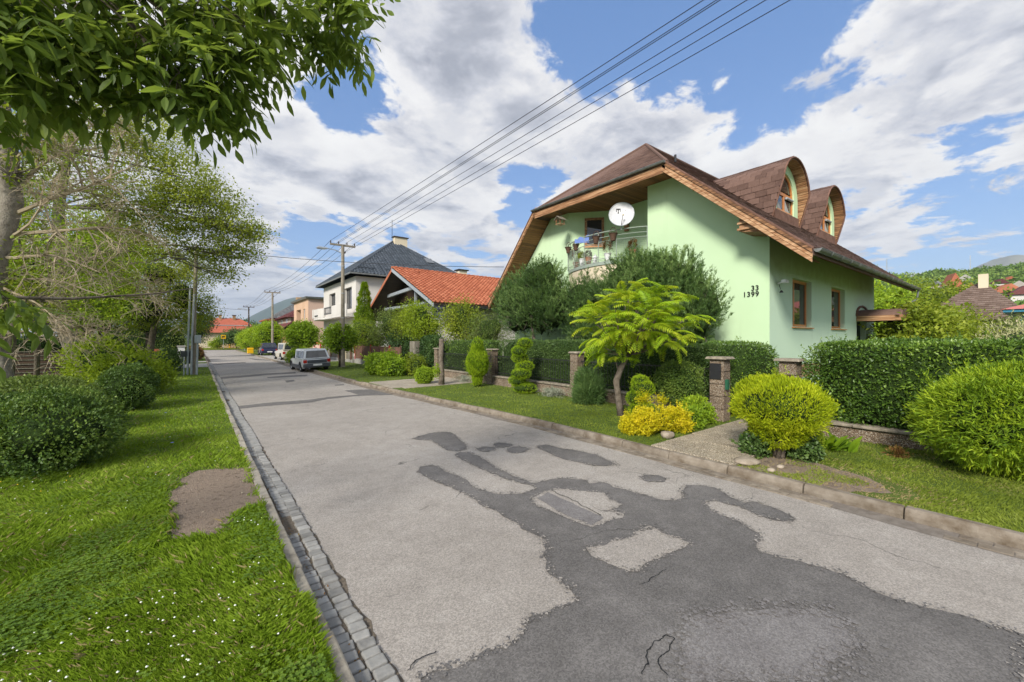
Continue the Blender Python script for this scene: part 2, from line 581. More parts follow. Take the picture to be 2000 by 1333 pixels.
M['shingle'] = shingle('brown_shingle', (0.085, 0.05, 0.04), (0.135, 0.082, 0.065), (0.185, 0.115, 0.092))
M['redtile'] = shingle('red_clay_tile', (0.26, 0.08, 0.042), (0.37, 0.12, 0.062), (0.47, 0.18, 0.10), 3)
M['redtile_far'] = shingle('red_tile_far', (0.24, 0.06, 0.035), (0.34, 0.085, 0.05), (0.42, 0.13, 0.08), 1.5)
M['slate'] = shingle('anthracite_tile', (0.035, 0.045, 0.055), (0.06, 0.072, 0.088), (0.085, 0.10, 0.12), 3)
M['plumtile'] = shingle('plum_tile', (0.08, 0.025, 0.025), (0.13, 0.04, 0.04), (0.19, 0.075, 0.07), 3)
M['browntile'] = shingle('brown_tile_far', (0.12, 0.08, 0.06), (0.17, 0.12, 0.095), (0.22, 0.16, 0.13), 3)
M['greyroof'] = shingle('grey_roof_far', (0.09, 0.09, 0.095), (0.14, 0.14, 0.14), (0.2, 0.2, 0.2), 3)
M['metal_zinc'] = mottled('zinc_gutter', (0.13, 0.14, 0.135), (0.24, 0.25, 0.245), 5, 0.5, 0.1, 30, 0.002, spec=0.5, metal=0.4)
M['rust'] = mottled('rusty_sheet', (0.12, 0.06, 0.04), (0.22, 0.12, 0.09), 5, 0.8)
M['concrete_pole'] = mottled('concrete_pole', (0.20, 0.17, 0.13), (0.32, 0.28, 0.22), 3, 0.9, 0.5, 60, 0.004)
M['wire'] = flat('wire_black', (0.03, 0.03, 0.035), 0.5)
M['porcelain'] = flat('insulator_dark', (0.04, 0.03, 0.03), 0.3, 0.6)
M['galv'] = mottled('galvanised_steel', (0.33, 0.36, 0.39), (0.46, 0.49, 0.51), 6, 0.45, 0.1, 60, 0.002, spec=0.5, metal=0.3)
M['rail'] = flat('grey_green_railing', (0.30, 0.35, 0.30), 0.4, 0.5)
M['rail_dark'] = flat('dark_railing', (0.04, 0.045, 0.05), 0.4, 0.5)
M['black_metal'] = flat('black_metal', (0.022, 0.022, 0.024), 0.4, 0.5)
M['white_paint'] = flat('white_paint', (0.72, 0.72, 0.71), 0.35, 0.5)
M['dish'] = flat('dish_white', (0.58, 0.58, 0.61), 0.4, 0.4)
M['ink'] = flat('black_print', (0.015, 0.015, 0.015), 0.5)
M['plastic_black'] = flat('black_plastic', (0.02, 0.02, 0.022), 0.35, 0.5)
M['green_box'] = flat('green_letterbox_paint', (0.02, 0.10, 0.055), 0.4)
M['brown_box'] = flat('brown_box_paint', (0.06, 0.03, 0.022), 0.4)
M['wicker'] = mottled('wicker', (0.05, 0.03, 0.02), (0.16, 0.09, 0.06), 60, 0.8, 0.8, 120, 0.006)
M['terracotta'] = flat('terracotta', (0.34, 0.17, 0.10), 0.8)
M['cloth_blue'] = flat('blue_cloth', (0.16, 0.24, 0.55), 0.9)
M['stone_warm'] = mottled('warm_plinth_stone', (0.20, 0.12, 0.06), (0.48, 0.33, 0.19), 9, 0.85, 0.9, 50, 0.01, obj_var=0.25, world=True)
M['lamp_glass'] = flat('lamp_glass', (0.5, 0.5, 0.48), 0.2, 0.5)
M['red_paint'] = flat('red_paint', (0.45, 0.02, 0.025), 0.4, 0.5)
M['orange_sheet'] = flat('orange_sheet', (0.72, 0.22, 0.02), 0.6)
M['yellow_paint'] = flat('yellow_paint', (0.75, 0.42, 0.01), 0.4)
M['blue_trim'] = flat('blue_trim', (0.04, 0.19, 0.30), 0.5)
M['pink_roof'] = flat('pink_red_roof_sheet', (0.50, 0.16, 0.14), 0.6)
M['tyre'] = flat('tyre_rubber', (0.018, 0.018, 0.018), 0.8)
M['curtain'] = mottled('net_curtain', (0.30, 0.30, 0.29), (0.5, 0.5, 0.48), 12, 0.9)
M['bark'] = mottled('bark_grey_brown', (0.06, 0.048, 0.035), (0.16, 0.13, 0.10), 7, 0.95, 1.0, 26, 0.03, c3=(0.22, 0.19, 0.15))
M['bark_light'] = mottled('bark_pale', (0.11, 0.095, 0.075), (0.24, 0.21, 0.17), 7, 0.95, 1.0, 24, 0.03, c3=(0.30, 0.27, 0.22))
M['twig'] = mottled('dead_twig', (0.20, 0.16, 0.10), (0.38, 0.31, 0.21), 4, 0.9, 0.4, 60, 0.003, c3=(0.42, 0.36, 0.27))
M['core'] = mottled('shade_core', (0.012, 0.026, 0.004), (0.032, 0.058, 0.010), 9, 1.0, 0.8, 25, 0.03)  # dark colour standing for the shade deep inside crowns and shrubs


def glass(name, tint=(0.03, 0.035, 0.04), rough=0.04):
    m, t = new_mat(name)
    return finish(m, t, tint, rough, spec=1.0)


M['glass'] = glass('window_glass')
M['glass_lt'] = glass('window_glass_pale', (0.10, 0.11, 0.12), 0.08)


def carpaint(name, c, met=0.1):
    m, t = new_mat(name)
    n = t.noise(obco(t), 5, 4, 0.6)
    k = t.mrange(n, 0.3, 0.7, 0.93, 1.04, 'LINEAR')
    cc = t.n('ShaderNodeVectorMath', {0: c, 'Scale': k}, operation='SCALE').outputs[0]
    return finish(m, t, cc, 0.32, spec=0.5, metal=met, extra={'Coat Weight': 0.6, 'Coat Roughness': 0.08})


# foliage
M['l_grass'] = leaf_mat('grass_blades', (0.12, 0.20, 0.012), (0.20, 0.305, 0.02), (0.30, 0.39, 0.05), 0.35, 0.6, 0.8, 0.2)
M['l_grass_r'] = leaf_mat('verge_grass', (0.14, 0.19, 0.022), (0.23, 0.29, 0.035), (0.34, 0.38, 0.085), 0.35, 0.6, 0.8, 0.2)
M['l_clover'] = leaf_mat('clover_leaves', (0.10, 0.18, 0.018), (0.15, 0.245, 0.025), (0.22, 0.31, 0.045), 0.3, 0.5, 1.0, 0.3)
M['l_straw'] = leaf_mat('dry_grass', (0.26, 0.2, 0.10), (0.36, 0.29, 0.14), (0.30, 0.27, 0.10), 0.2, 0.8, 1.0, 0.1)
M['l_hedge'] = leaf_mat('privet_leaves', (0.051, 0.109, 0.017), (0.123, 0.217, 0.029), (0.246, 0.362, 0.051), 0.25, 0.4, 1.5, 0.5)
M['l_hedge_dk'] = leaf_mat('dark_hedge_leaves', (0.04, 0.085, 0.018), (0.08, 0.145, 0.034), (0.15, 0.22, 0.055), 0.18, 0.45, 1.5, 0.4)
M['l_bush'] = leaf_mat('dark_shrub_leaves', (0.05, 0.10, 0.018), (0.09, 0.16, 0.026), (0.20, 0.28, 0.045), 0.22, 0.5, 2.0, 0.3)
M['l_lime'] = leaf_mat('lime_leaves', (0.165, 0.231, 0.017), (0.275, 0.374, 0.022), (0.396, 0.484, 0.033), 0.4, 0.5, 1.5, 0.25)
M['l_yelgreen'] = leaf_mat('golden_thuja', (0.17, 0.23, 0.008), (0.33, 0.42, 0.010), (0.50, 0.55, 0.02), 0.3, 0.6, 2.5, 0.2)
M['l_thuja'] = leaf_mat('thuja_green', (0.100, 0.188, 0.010), (0.237, 0.362, 0.015), (0.400, 0.525, 0.025), 0.28, 0.6, 2.5, 0.2)
M['l_yew'] = leaf_mat('yew_green', (0.072, 0.143, 0.010), (0.208, 0.325, 0.016), (0.390, 0.494, 0.026), 0.28, 0.55, 2.0, 0.25)
M['l_juniper'] = leaf_mat('juniper_needles', (0.045, 0.090, 0.024), (0.090, 0.165, 0.045), (0.165, 0.255, 0.075), 0.15, 0.6, 2.0, 0.2)
M['l_pine'] = leaf_mat('pine_needles', (0.03, 0.068, 0.018), (0.08, 0.15, 0.035), (0.25, 0.36, 0.11), 0.2, 0.55, 0.9, 0.3)
M['l_sumac'] = leaf_mat('sumac_leaves', (0.161, 0.287, 0.011), (0.310, 0.460, 0.014), (0.506, 0.529, 0.034), 0.35, 0.5, 1.2, 0.25)
M['l_gold'] = leaf_mat('golden_shrub_leaves', (0.30, 0.34, 0.012), (0.60, 0.53, 0.012), (0.76, 0.64, 0.03), 0.35, 0.5, 5.0, 0.25)
M['l_tree'] = leaf_mat('tree_leaves', (0.14, 0.20, 0.018), (0.26, 0.33, 0.03), (0.42, 0.46, 0.06), 0.4, 0.5, 0.6, 0.25)
M['l_tree2'] = leaf_mat('tree_leaves_cool', (0.08, 0.13, 0.028), (0.15, 0.21, 0.045), (0.25, 0.32, 0.075), 0.35, 0.5, 0.6, 0.25)
M['l_bright'] = leaf_mat('bright_leaves', (0.163, 0.263, 0.019), (0.275, 0.413, 0.025), (0.413, 0.525, 0.037), 0.4, 0.5, 1.0, 0.25)
M['l_dark'] = leaf_mat('dark_leaves', (0.030, 0.068, 0.021), (0.060, 0.120, 0.033), (0.112, 0.188, 0.045), 0.2, 0.5, 1.0, 0.3)
M['l_near'] = leaf_mat('near_leaves', (0.08, 0.14, 0.022), (0.16, 0.235, 0.04), (0.28, 0.34, 0.07), 0.6, 0.45, 1.5, 0.3)
M['l_silver'] = leaf_mat('silver_leaves', (0.20, 0.22, 0.16), (0.32, 0.34, 0.26), (0.46, 0.47, 0.38), 0.15, 0.7, 3.0, 0.2)
M['l_red'] = leaf_mat('reddish_leaves', (0.11, 0.07, 0.02), (0.21, 0.10, 0.04), (0.26, 0.19, 0.05), 0.3, 0.6, 3.0, 0.2)
M['l_hill'] = leaf_mat('hill_foliage', (0.060, 0.120, 0.030), (0.128, 0.217, 0.045), (0.240, 0.330, 0.075), 0.2, 0.7, 0.03, 0.1)
M['flower_w'] = flat('white_petals', (0.75, 0.76, 0.68), 0.7)
M['flower_b'] = flat('blue_petals', (0.18, 0.22, 0.62), 0.7)
M['flower_y'] = flat('yellow_petals', (0.8, 0.5, 0.02), 0.7)
M['flower_r'] = flat('rust_petals', (0.45, 0.10, 0.05), 0.7)
M['bark_red'] = flat('bare_wood', (0.16, 0.10, 0.07), 0.9)


# =================================================================== ground, road, kerbs
def interp(tab, y):
    if y <= tab[0][0]:
        return tab[0][1]
    for (a, b), (c, d) in zip(tab, tab[1:]):
        if y <= c:
            return b + (d - b) * (y - a) / (c - a)
    return tab[-1][1]


KR = [(-12, 6.5), (3, 6.5), (7, 6.54), (9.3, 6.45), (15.4, 6.05), (19, 5.88), (27, 5.8), (38, 5.65), (56, 5.6), (86, 5.3)]


def kr(y):
    return interp(KR, y)


KL0, KL1 = 0.63, 0.75          # left kerb


def sheet(name, pts, z, mat, parent=None, kind=None, jit=0.0, step=0.05):
    P = []
    n = len(pts)
    for i in range(n):
        a, b = Vector(pts[i]).to_2d() if len(pts[i]) == 3 else Vector(pts[i]), Vector(pts[(i + 1) % n])
        if jit:
            L = (b - a).length
            k = max(1, min(60, int(L / step)))
            for q in range(k):
                p = a + (b - a) * q / k
                v = noise.noise_vector(Vector((p.x * 7, p.y * 7, 3))) * jit + noise.noise_vector(Vector((p.x * 28, p.y * 28, 9))) * jit * 0.6
                P.append((p.x + v.x, p.y + v.y, z))
        else:
            P.append((a.x, a.y, z))
    m = MB()
    m.poly(P)
    o = m.build(name, mat, parent)
    if kind:
        o['kind'] = kind
    return o


def strip(name, fa, fb, y0, y1, z, mat, kind='structure', step=1.0, parent=None):
    m = MB()
    ys = [y0 + (y1 - y0) * i / max(1, int((y1 - y0) / step)) for i in range(max(1, int((y1 - y0) / step)) + 1)]
    for a, b in zip(ys, ys[1:]):
        m.poly([(fa(a), a, z), (fb(a), a, z), (fb(b), b, z), (fa(b), b, z)])
    o = m.build(name, mat, parent)
    if kind:
        o['kind'] = kind
    return o


sheet('ground', [(-3000, -800), (5000, -800), (5000, 9000), (-3000, 9000)], -0.03, M['turf_far'], kind='structure')
strip('road', lambda y: KL1 - 0.02, lambda y: kr(y) + 0.02, -14, 86, 0.0, M['asphalt'])
sheet('side_road', [(-60, 86), (60, 86), (60, 93), (-60, 93)], 0.0, M['asphalt'], kind='structure')
MAIN = [(2.8,6.12),(2.91,6.22),(3.05,6.22),(3.14,6.05),(3.11,5.79),(3.14,5.65),(3.18,5.41),(3.14,5.12),(3.1,4.85),(3.16,4.64),(3.27,4.47),(3.42,4.36),(3.56,4.32),(3.74,4.32),(3.79,4.47),(3.73,4.67),(3.65,4.94),(3.64,5.23),(3.63,5.61),(3.64,5.93),(3.64,6.3),(3.7,6.48),(3.84,6.61),(3.97,6.47),(3.99,6.18),(3.93,5.78),(3.86,5.43),(3.84,5.14),(3.84,4.8),(3.89,4.5),(3.95,4.52),(4.12,4.49),(4.32,4.45),(4.47,4.31),(4.56,4.16),(4.5,4.03),(4.66,3.98),(4.73,3.85),(4.69,3.73),(4.71,3.6),(4.74,3.39),(4.77,3.19),(4.79,3.03),(4.91,2.94),(5.1,2.91),(5.27,3.05),(5.5,3.11),(5.61,3.09),(5.72,2.99),(5.79,2.85),(5.72,2.69),(5.59,2.52),(5.57,2.35),(5.7,2.28),(5.69,2.15),(5.65,2.02),(5.63,1.9),(5.53,1.79),(5.43,1.76),(5.34,1.82),(5.28,1.92),(5.29,2.04),(5.32,2.17),(5.4,2.34),(5.33,2.46),(5.33,2.57),(5.23,2.64),(5.12,2.63),(5.01,2.51),(4.94,2.37),(4.94,2.18),(4.88,2.01),(4.79,1.87),(4.62,1.8),(4.48,1.78),(4.4,1.71),(4.44,1.63),(4.48,1.48),(4.49,1.41),(4.58,1.12),(4.47,0.89),(4.46,0.7),(4.58,0.46),(4.65,0.09),(2.87,0.06),(0.99,1.28),(1.09,2.32),(1.1,2.35),(1.16,2.37),(1.25,2.32),(1.33,2.29),(1.45,2.29),(1.55,2.29),(1.61,2.25),(1.68,2.23),(1.77,2.26),(1.95,2.35),(2.09,2.32),(2.21,2.32),(2.32,2.3),(2.42,2.31),(2.48,2.39),(2.49,2.52),(2.49,2.67),(2.56,2.82),(2.64,2.93),(2.79,3.05),(2.87,3.19),(2.87,3.38),(2.87,3.59),(2.89,3.83),(2.87,4.12),(2.85,4.36),(2.87,4.54),(2.88,4.84),(2.84,5.16),(2.77,5.51),(2.75,5.74),(2.76,6.03)]
ISL1 = [(3.49,4.11),(3.83,4.18),(4.01,4.13),(4.14,3.96),(4.35,3.71),(4.35,3.58),(4.26,3.44),(4.26,3.28),(4.14,3.22),(4.04,3.26),(4.04,3.08),(3.97,3.01),(3.76,3.06),(3.49,3.06),(3.45,3.23),(3.43,3.44),(3.4,3.71),(3.38,3.91)]
ISL1B = [(3.79,4.12),(3.77,3.15),(3.51,3.09),(3.49,3.24),(3.46,3.44),(3.53,4.06)]
ISL2 = [(3.09,2.79),(3.28,2.72),(3.49,2.71),(3.62,2.66),(3.91,2.72),(4.02,2.7),(3.98,2.52),(4.0,2.37),(4.01,2.21),(3.84,2.21),(3.6,2.24),(3.31,2.26),(3.17,2.23),(3.09,2.27),(3.05,2.38),(3.04,2.55),(3.01,2.69)]
ROUGH = [(2.36,1.35),(2.58,1.48),(2.81,1.59),(3.0,1.63),(3.05,1.56),(3.26,1.47),(3.52,1.31),(3.83,1.07),(3.81,0.9),(3.56,0.75),(3.33,0.82),(3.01,0.84)]
P1 = [(3.57,8.1),(3.85,8.22),(4.1,8.35),(4.43,8.24),(4.5,8.0),(4.33,7.45),(4.24,7.02),(4.06,6.7),(3.83,6.67),(3.73,6.87),(3.78,7.28),(3.84,7.73),(3.66,7.91)]
P2 = [(4.22,6.61),(4.43,6.63),(4.56,6.49),(4.49,6.33),(4.29,6.3),(4.17,6.45)]
P3 = [(4.67,6.69),(4.82,6.73),(4.97,6.52),(4.9,6.38),(4.69,6.34),(4.59,6.47)]
P4 = [(4.66,6.24),(4.89,6.3),(5.05,6.12),(5.02,5.96),(4.8,5.88),(4.6,5.92),(4.57,6.06)]
P5 = [(5.26,6.08),(5.5,6.0),(5.52,5.58),(5.66,5.3),(5.74,4.99),(5.62,4.62),(5.55,4.36),(5.35,4.4),(5.18,4.55),(5.13,4.86),(5.05,5.06),(5.08,5.34),(5.14,5.61),(5.18,5.93)]
P6 = [(5.34,3.75),(5.49,3.75),(5.6,3.61),(5.6,3.45),(5.43,3.41),(5.25,3.52),(5.27,3.67)]
B1 = [(4.72,17.25),(5.07,17.29),(5.91,16.9),(6.02,15.8),(5.8,14.85),(4.94,15.25),(4.56,15.37),(3.6,15.19),(2.89,14.67),(1.71,14.8),(0.93,14.7),(0.96,15.28),(1.79,15.51),(3.03,15.4),(3.72,15.69),(4.25,15.73),(4.8,15.7)]
B2 = [(0.89,27.57),(1.97,27.92),(3.31,28.62),(4.92,28.82),(4.7,27.55),(3.17,27.41),(1.86,26.45),(0.91,26.13)]
B3 = [(3.02,25.93),(4.05,26.32),(5.11,26.34),(4.9,25.26),(3.88,25.27),(3.03,25.19)]
B4 = [(0.9,41.69),(2.3,43.32),(3.44,43.42),(3.33,42.05),(2.21,41.55),(0.9,40.06)]
B5 = [(4.38,52.4),(5.48,47.47),(5.81,44.82),(4.56,46.95)]
B6 = [(4.96,19.73),(5.38,19.73),(5.3,19.34),(4.89,19.28)]
B7 = [(3.47,23.17),(3.93,23.46),(3.83,22.59),(3.39,22.04)]
C1 = [(2.18,1.52),(2.29,1.55),(2.37,1.6),(2.5,1.63),(2.63,1.62),(2.64,1.57),(2.55,1.54),(2.45,1.54),(2.38,1.52),(2.34,1.48),(2.32,1.43)]
C2 = [(1.07,2.45),(1.14,2.47),(1.27,2.47)]
C3 = [(2.96,2.09),(3.14,2.08),(3.4,2.09)]
C4 = [(3.86,4.13),(3.84,3.64),(3.77,3.15)]
ROAD_PATCHES = thing('road_repairs', 'dark asphalt repair patches and cracks across the worn grey road', 'road patches', (3, 5, 0.0))
ROAD_PATCHES['kind'] = 'structure'
sheet('asphalt_patch', MAIN, 0.004, M['patch'], ROAD_PATCHES, jit=0.035)
for q in (P1, P2, P3, P4, P5, P6):
    sheet('asphalt_patch', q, 0.004, M['patch'], ROAD_PATCHES, jit=0.035)
for q in (B1, B2, B3, B4, B5, B6, B7):
    sheet('asphalt_patch', q, 0.004, M['patch'], ROAD_PATCHES, jit=0.03)
sheet('worn_area', ISL1, 0.008, M['asphalt'], ROAD_PATCHES, jit=0.03)
sheet('worn_area', ISL2, 0.008, M['asphalt'], ROAD_PATCHES, jit=0.03)
sheet('worn_area', ISL1B, 0.012, M['patch2'], ROAD_PATCHES, jit=0.02)
sheet('worn_area', ROUGH, 0.008, M['patch2'], ROAD_PATCHES, jit=0.035)
for q, wd in ((C1, .0055), (C2, .006), (C3, .004), (C4, .009)):
    m = MB()
    pts = []
    for a, b in zip(q, q[1:]):
        for k in range(8):
            x, y = a[0] + (b[0] - a[0]) * k / 8, a[1] + (b[1] - a[1]) * k / 8
            v = noise.noise_vector(Vector((x * 9, y * 9, 1.5))) * .035 + noise.noise_vector(Vector((x * 40, y * 40, 1.5))) * .015
            pts.append((x + v.x, y + v.y))
    for i in range(len(pts) - 1):
        a, b = Vector(pts[i]), Vector(pts[i + 1])
        d = (b - a).normalized()
        nn = Vector((-d.y, d.x)) * wd * (0.45 + 0.55 * abs(noise.noise(Vector((i * .9, wd * 99, 0))) * 1.6))
        m.poly([(a.x - nn.x, a.y - nn.y, .0165), (a.x + nn.x, a.y + nn.y, .0165), (b.x + nn.x, b.y + nn.y, .0165), (b.x - nn.x, b.y - nn.y, .0165)])
    m.build('crack', M['ink'], ROAD_PATCHES)

# crumbling edges: small fragments of each surface scattered over the border of the other


def crumbs(name, polys, mat, z, n_per_m, wdt, smin, smax):
    m = MB()
    for poly in polys:
        n = len(poly)
        for i in range(n):
            a, b = Vector(poly[i]), Vector(poly[(i + 1) % n])
            L = (b - a).length
            if L > 3 or min(a.x, b.x) > 7 or a.y > 12:
                continue
            for _ in range(int(L * n_per_m)):
                p = a.lerp(b, random.random()) + Vector((random.gauss(0, wdt), random.gauss(0, wdt)))
                s_ = random.uniform(smin, smax) * random.random()
                k = random.randint(4, 6)
                a0 = random.random() * 6
                m.poly([(p.x + s_ * random.uniform(.5, 1.2) * math.cos(a0 + q * 2 * PI / k), p.y + s_ * random.uniform(.5, 1.2) * math.sin(a0 + q * 2 * PI / k), z + random.random() * .0015) for q in range(k)])
    o = m.build(name, mat, ROAD_PATCHES)
    o['kind'] = 'stuff'


ALLP = [MAIN, P1, P2, P3, P4, P5, P6]
crumbs('patch_fragments', ALLP, M['patch'], .0135, 110, .028, .006, .022)
crumbs('road_fragments', ALLP + [ISL1, ISL2], M['asphalt'], .0155, 100, .025, .006, .02)
crumbs('patch_fragments', [ISL1, ISL2, ROUGH], M['patch'], .0135, 120, .03, .006, .02)
crumbs('road_fragments', [ROUGH], M['patch2'], .0155, 260, .07, .006, .03)

# verges and gardens
strip('left_verge', lambda y: -60, lambda y: KL0 + 0.02, -14, 86, 0.085, M['turf'])
strip('right_verge', lambda y: kr(y) + 0.13, lambda y: 90, -14, 86, 0.105, M['turf'])
sheet('far_verge', [(-60, 93), (60, 93), (60, 120), (-60, 120)], 0.08, M['turf'], kind='structure')
SOIL = [(0.0, 7.88), (0.64, 7.6), (0.64, 5.6), (0.55, 5.72), (0.38, 5.62), (0.22, 5.3), (0.06, 5.1), (-0.14, 5.25), (-0.24, 5.6), (-0.27, 6.3), (-0.26, 6.98), (-0.15, 7.6)]
sheet('bare_soil', SOIL, 0.09, M['soil'], kind='structure', jit=0.05)
m = MB()
for _ in range(1500):
    x, y = random.uniform(-.28, .62), random.uniform(5.1, 7.85)
    r_ = random.uniform(.004, .014) * (1.8 if random.random() < .06 else 1)
    q = [(x + r_ * random.uniform(.6, 1.2) * math.cos(k * 1.257), y + r_ * random.uniform(.6, 1.2) * math.sin(k * 1.257), .089) for k in range(5)]
    tp = (x, y, .09 + r_ * .8)
    for k in range(5):
        m.poly([q[k], q[(k + 1) % 5], tp])
o = m.build('soil_clods', [M['soil'], M['rock']], None)
o.data.polygons.foreach_set('material_index', [1 if (i // 5) % 9 == 0 else 0 for i in range(len(m.f))])
tag(o, 'small clods and stones strewn over the bare soil', 'soil clods', kind='stuff')

# left kerb: concrete edging stones laid end to end
kerbL = thing('left_kerb', None, None, (KL0, 0, 0)); kerbL['kind'] = 'structure'
y = -3.0
protos = []
for v in range(3):
    m = MB()
    a = 0.004 * v
    m.hexa([(0, 0.006, -0.05), (KL1 - KL0 + a, 0.006, -0.05), (KL1 - KL0, 0.995, -0.05), (0, 0.995, -0.05),
            (0.004, 0.01, 0.095 + a), (KL1 - KL0 - 0.012, 0.01, 0.092), (KL1 - KL0 - 0.012, 0.99, 0.094), (0.004, 0.99, 0.097)])
    protos.append(m.mesh('kerb_stone', M['kerb_left']))
while y < 40:
    o = place('kerb_stone', protos[random.randrange(3)], kerbL, (random.uniform(-.008, .008), y, random.uniform(-.012, .006)), (0, random.uniform(-.03, .03), random.uniform(-.006, .006)))
    bevel(o, 0.012, 2)
    y += 1.0
m = MB(); m.box(KL0, KL1, 40.01, 86, -0.05, 0.095)
o = m.build('kerb_run', M['kerb'], kerbL); o['kind'] = 'stuff'

# right kerb
kerbR = thing('right_kerb', None, None, (6.5, 0, 0)); kerbR['kind'] = 'structure'
KP = []
for v in range(4):
    m = MB()
    pr = [(0, -.05), (.15, -.05), (.15, .118), (.045, .122), (.018, .10), (0, .055)]
    m.prism([(x + 0.003 * v * (z > .05), .006, z + .004 * v * (z > .1)) for x, z in pr], (0, .988, 0))
    KP.append(m.mesh('kerb_stone', M['kerb']))
y = -4.0
while y < 44:
    x0, x1 = kr(y), kr(y + 1)
    if not (18.98 < y + .5 < 15.4):
        o = place('kerb_stone', KP[random.randrange(4)], kerbR, (x0 - 6.5 + random.uniform(-.008, .008), y, random.uniform(-.012, .006)), (random.uniform(-.006, .006), random.uniform(-.03, .03), -math.atan((x1 - x0) / 1.0)))
        bevel(o, 0.01, 2)
    y += 1.0
m = MB()
for a in range(44, 86, 2):
    m.hexa([(kr(a), a, -.05), (kr(a) + .15, a, -.05), (kr(a + 2) + .15, a + 1.99, -.05), (kr(a + 2), a + 1.99, -.05),
            (kr(a) + .01, a, .115), (kr(a) + .15, a, .12), (kr(a + 2) + .15, a + 1.99, .12), (kr(a + 2) + .01, a + 1.99, .115)])
o = m.build('kerb_run', M['kerb'], kerbR); o['kind'] = 'stuff'

# left gutter: two rows of stone setts in grit
strip('gutter_bed', lambda y: KL1 - .01, lambda y: 1.0 + .045 * noise.noise(Vector((y * 3.1, 2, 5))) + .02 * noise.noise(Vector((y * 13, 7, 1))), -3, 60, 0.002, M['joint'], step=.06)
gutL = thing('left_gutter', None, None, (.86, 0, 0)); gutL['kind'] = 'structure'
CB = []
for v in range(6):
    m = MB()
    r = random.Random(v)
    j = lambda s_=.006: r.uniform(-s_, s_)
    a, b = .052, .048
    bx = [(-a, -b), (a, -b), (a, b), (-a, b)]
    m.hexa([(x, y_, -.05) for x, y_ in bx] + [(x * .93 + j(), y_ * .93 + j(), .022 + j(.003)) for x, y_ in bx])
    CB.append(m.mesh('cobble', M['cobble']))
far = MB()
for row in range(2):
    y = 1.4
    while y < 45:
        ln = random.uniform(.098, .118)
        x = .925 if row else .80
        x += .012 * math.sin(y * 1.3) + random.uniform(-.006, .006) + (0.02 if y > 5 and not row else 0)
        z = random.uniform(-.004, .006) - (0.004 if not row else 0)
        gap = (row == 0 and (noise.noise(Vector((y * 1.1, 4.2, 0))) > .33))
        if not gap:
            if y < 9:
                o = place('cobble', CB[random.randrange(6)], gutL, (x - .86, y + ln / 2, z), (random.uniform(-.03, .03), random.uniform(-.03, .03), random.uniform(-.07, .07)), (1.05 + (.12 if row else 0), ln / .106, 1))
                bevel(o, .009, 2)
            else:
                far.box(x - .052, x + .058, y + .006, y + ln - .004, -.03, .02 + z)
        y += ln
o = far.build('cobble_run', M['cobble'], gutL); o['kind'] = 'stuff'
# leaf litter lying in the gutter
n = 900
yy = RG.uniform(1.8, 16, n); xx = .76 + np.abs(RG.normal(0, .045, n))
keep = np.array([noise.noise(Vector((float(a) * 1.7, 8.1, 0))) > .02 for a in yy])
P = np.stack([xx, yy, np.full(n, .016)], 1)[keep]
n = len(P)
A = RG.normal(size=(n, 3)); A[:, 2] *= .25
o = leaves('leaf_litter', M['l_red'], None, P, A, np.tile([0, 0, 1.], (n, 1)) + RG.normal(size=(n, 3)) * .3, RG.uniform(.015, .035, n), RG.uniform(.008, .016, n))
tag(o, 'scattered dry reddish leaves lying in the left gutter', 'leaf litter', kind='stuff')

# right gutter: flat concrete blocks
strip('right_gutter_bed', lambda y: kr(y) - .27 - .03 * math.sin(y * 2.3), lambda y: kr(y) + .01, -4, 40, 0.002, M['rgut'], step=.25)
gutR = thing('right_gutter', None, None, (6.3, 0, 0)); gutR['kind'] = 'structure'
m = MB(); m.box(-.062, .062, .004, .236, -.03, .014)
GB = m.mesh('gutter_block', M['kerb'])
far = MB()
for row in range(2):
    y = -4.0 + row * .1
    while y < 30:
        x = kr(y) - .075 - row * .132
        if noise.noise(Vector((y * .5, row * 5.0, 0))) < .28:
            if y < 8:
                o = place('gutter_block', GB, gutR, (x - 6.3, y, random.uniform(-.01, .001)), (random.uniform(-.012, .012), random.uniform(-.02, .02), random.uniform(-.01, .01)))
                bevel(o, .005, 1)
            else:
                far.box(x - .062, x + .062, y + .004, y + .236, -.03, .01)
        y += .24
o = far.build('gutter_block_run', M['kerb'], gutR); o['kind'] = 'stuff'

# garden path of washed pebble slabs from kerb to gate
path = thing('garden_path', None, None, (6.66, 3.7, .1)); path['kind'] = 'structure'
m = MB(); m.box(.006, .494, .006, .494, 0, .035)
SL = m.mesh('paving_slab', M['slab'])
for i in range(13):
    for k in range(3):
        y = 2.95 + k * .5
        x = 6.66 + i * .5
        o = place('paving_slab', SL, path, (x - 6.66, y - 3.7 + i * .012, random.uniform(-.004, .004)), (random.uniform(-.006, .006), random.uniform(-.006, .006), 0))
        bevel(o, .006, 1)
# driveways
drv = thing('driveway', None, None, (6.1, 17, .1)); drv['kind'] = 'structure'
m = MB(); m.box(.005, .395, .005, .395, 0, .03)
SL2 = m.mesh('paving_slab', M['pavers'])
for i in range(11):
    for k in range(8):
        x, y = 6.2 + i * .4, 15.55 + k * .4 + i * .03
        if x < kr(y) + .16:
            continue
        place('paving_slab', SL2, drv, (x - 6.1, y - 17, random.uniform(-.003, .003)))
sheet('apron', [(kr(38) + .15, 37.5), (14, 39), (14, 56), (kr(56) + .15, 57)], .112, M['concrete'], kind='structure')
sheet('left_apron', [(KL0 - .01, 36.5), (-3.2, 35.2), (-6, 40), (KL0 - .01, 41.5)], .098, M['concrete'], kind='structure')
sheet('left_apron_far', [(KL0 - .01, 44), (-5, 44), (-5, 46), (KL0 - .01, 46)], .098, M['concrete'], kind='structure')


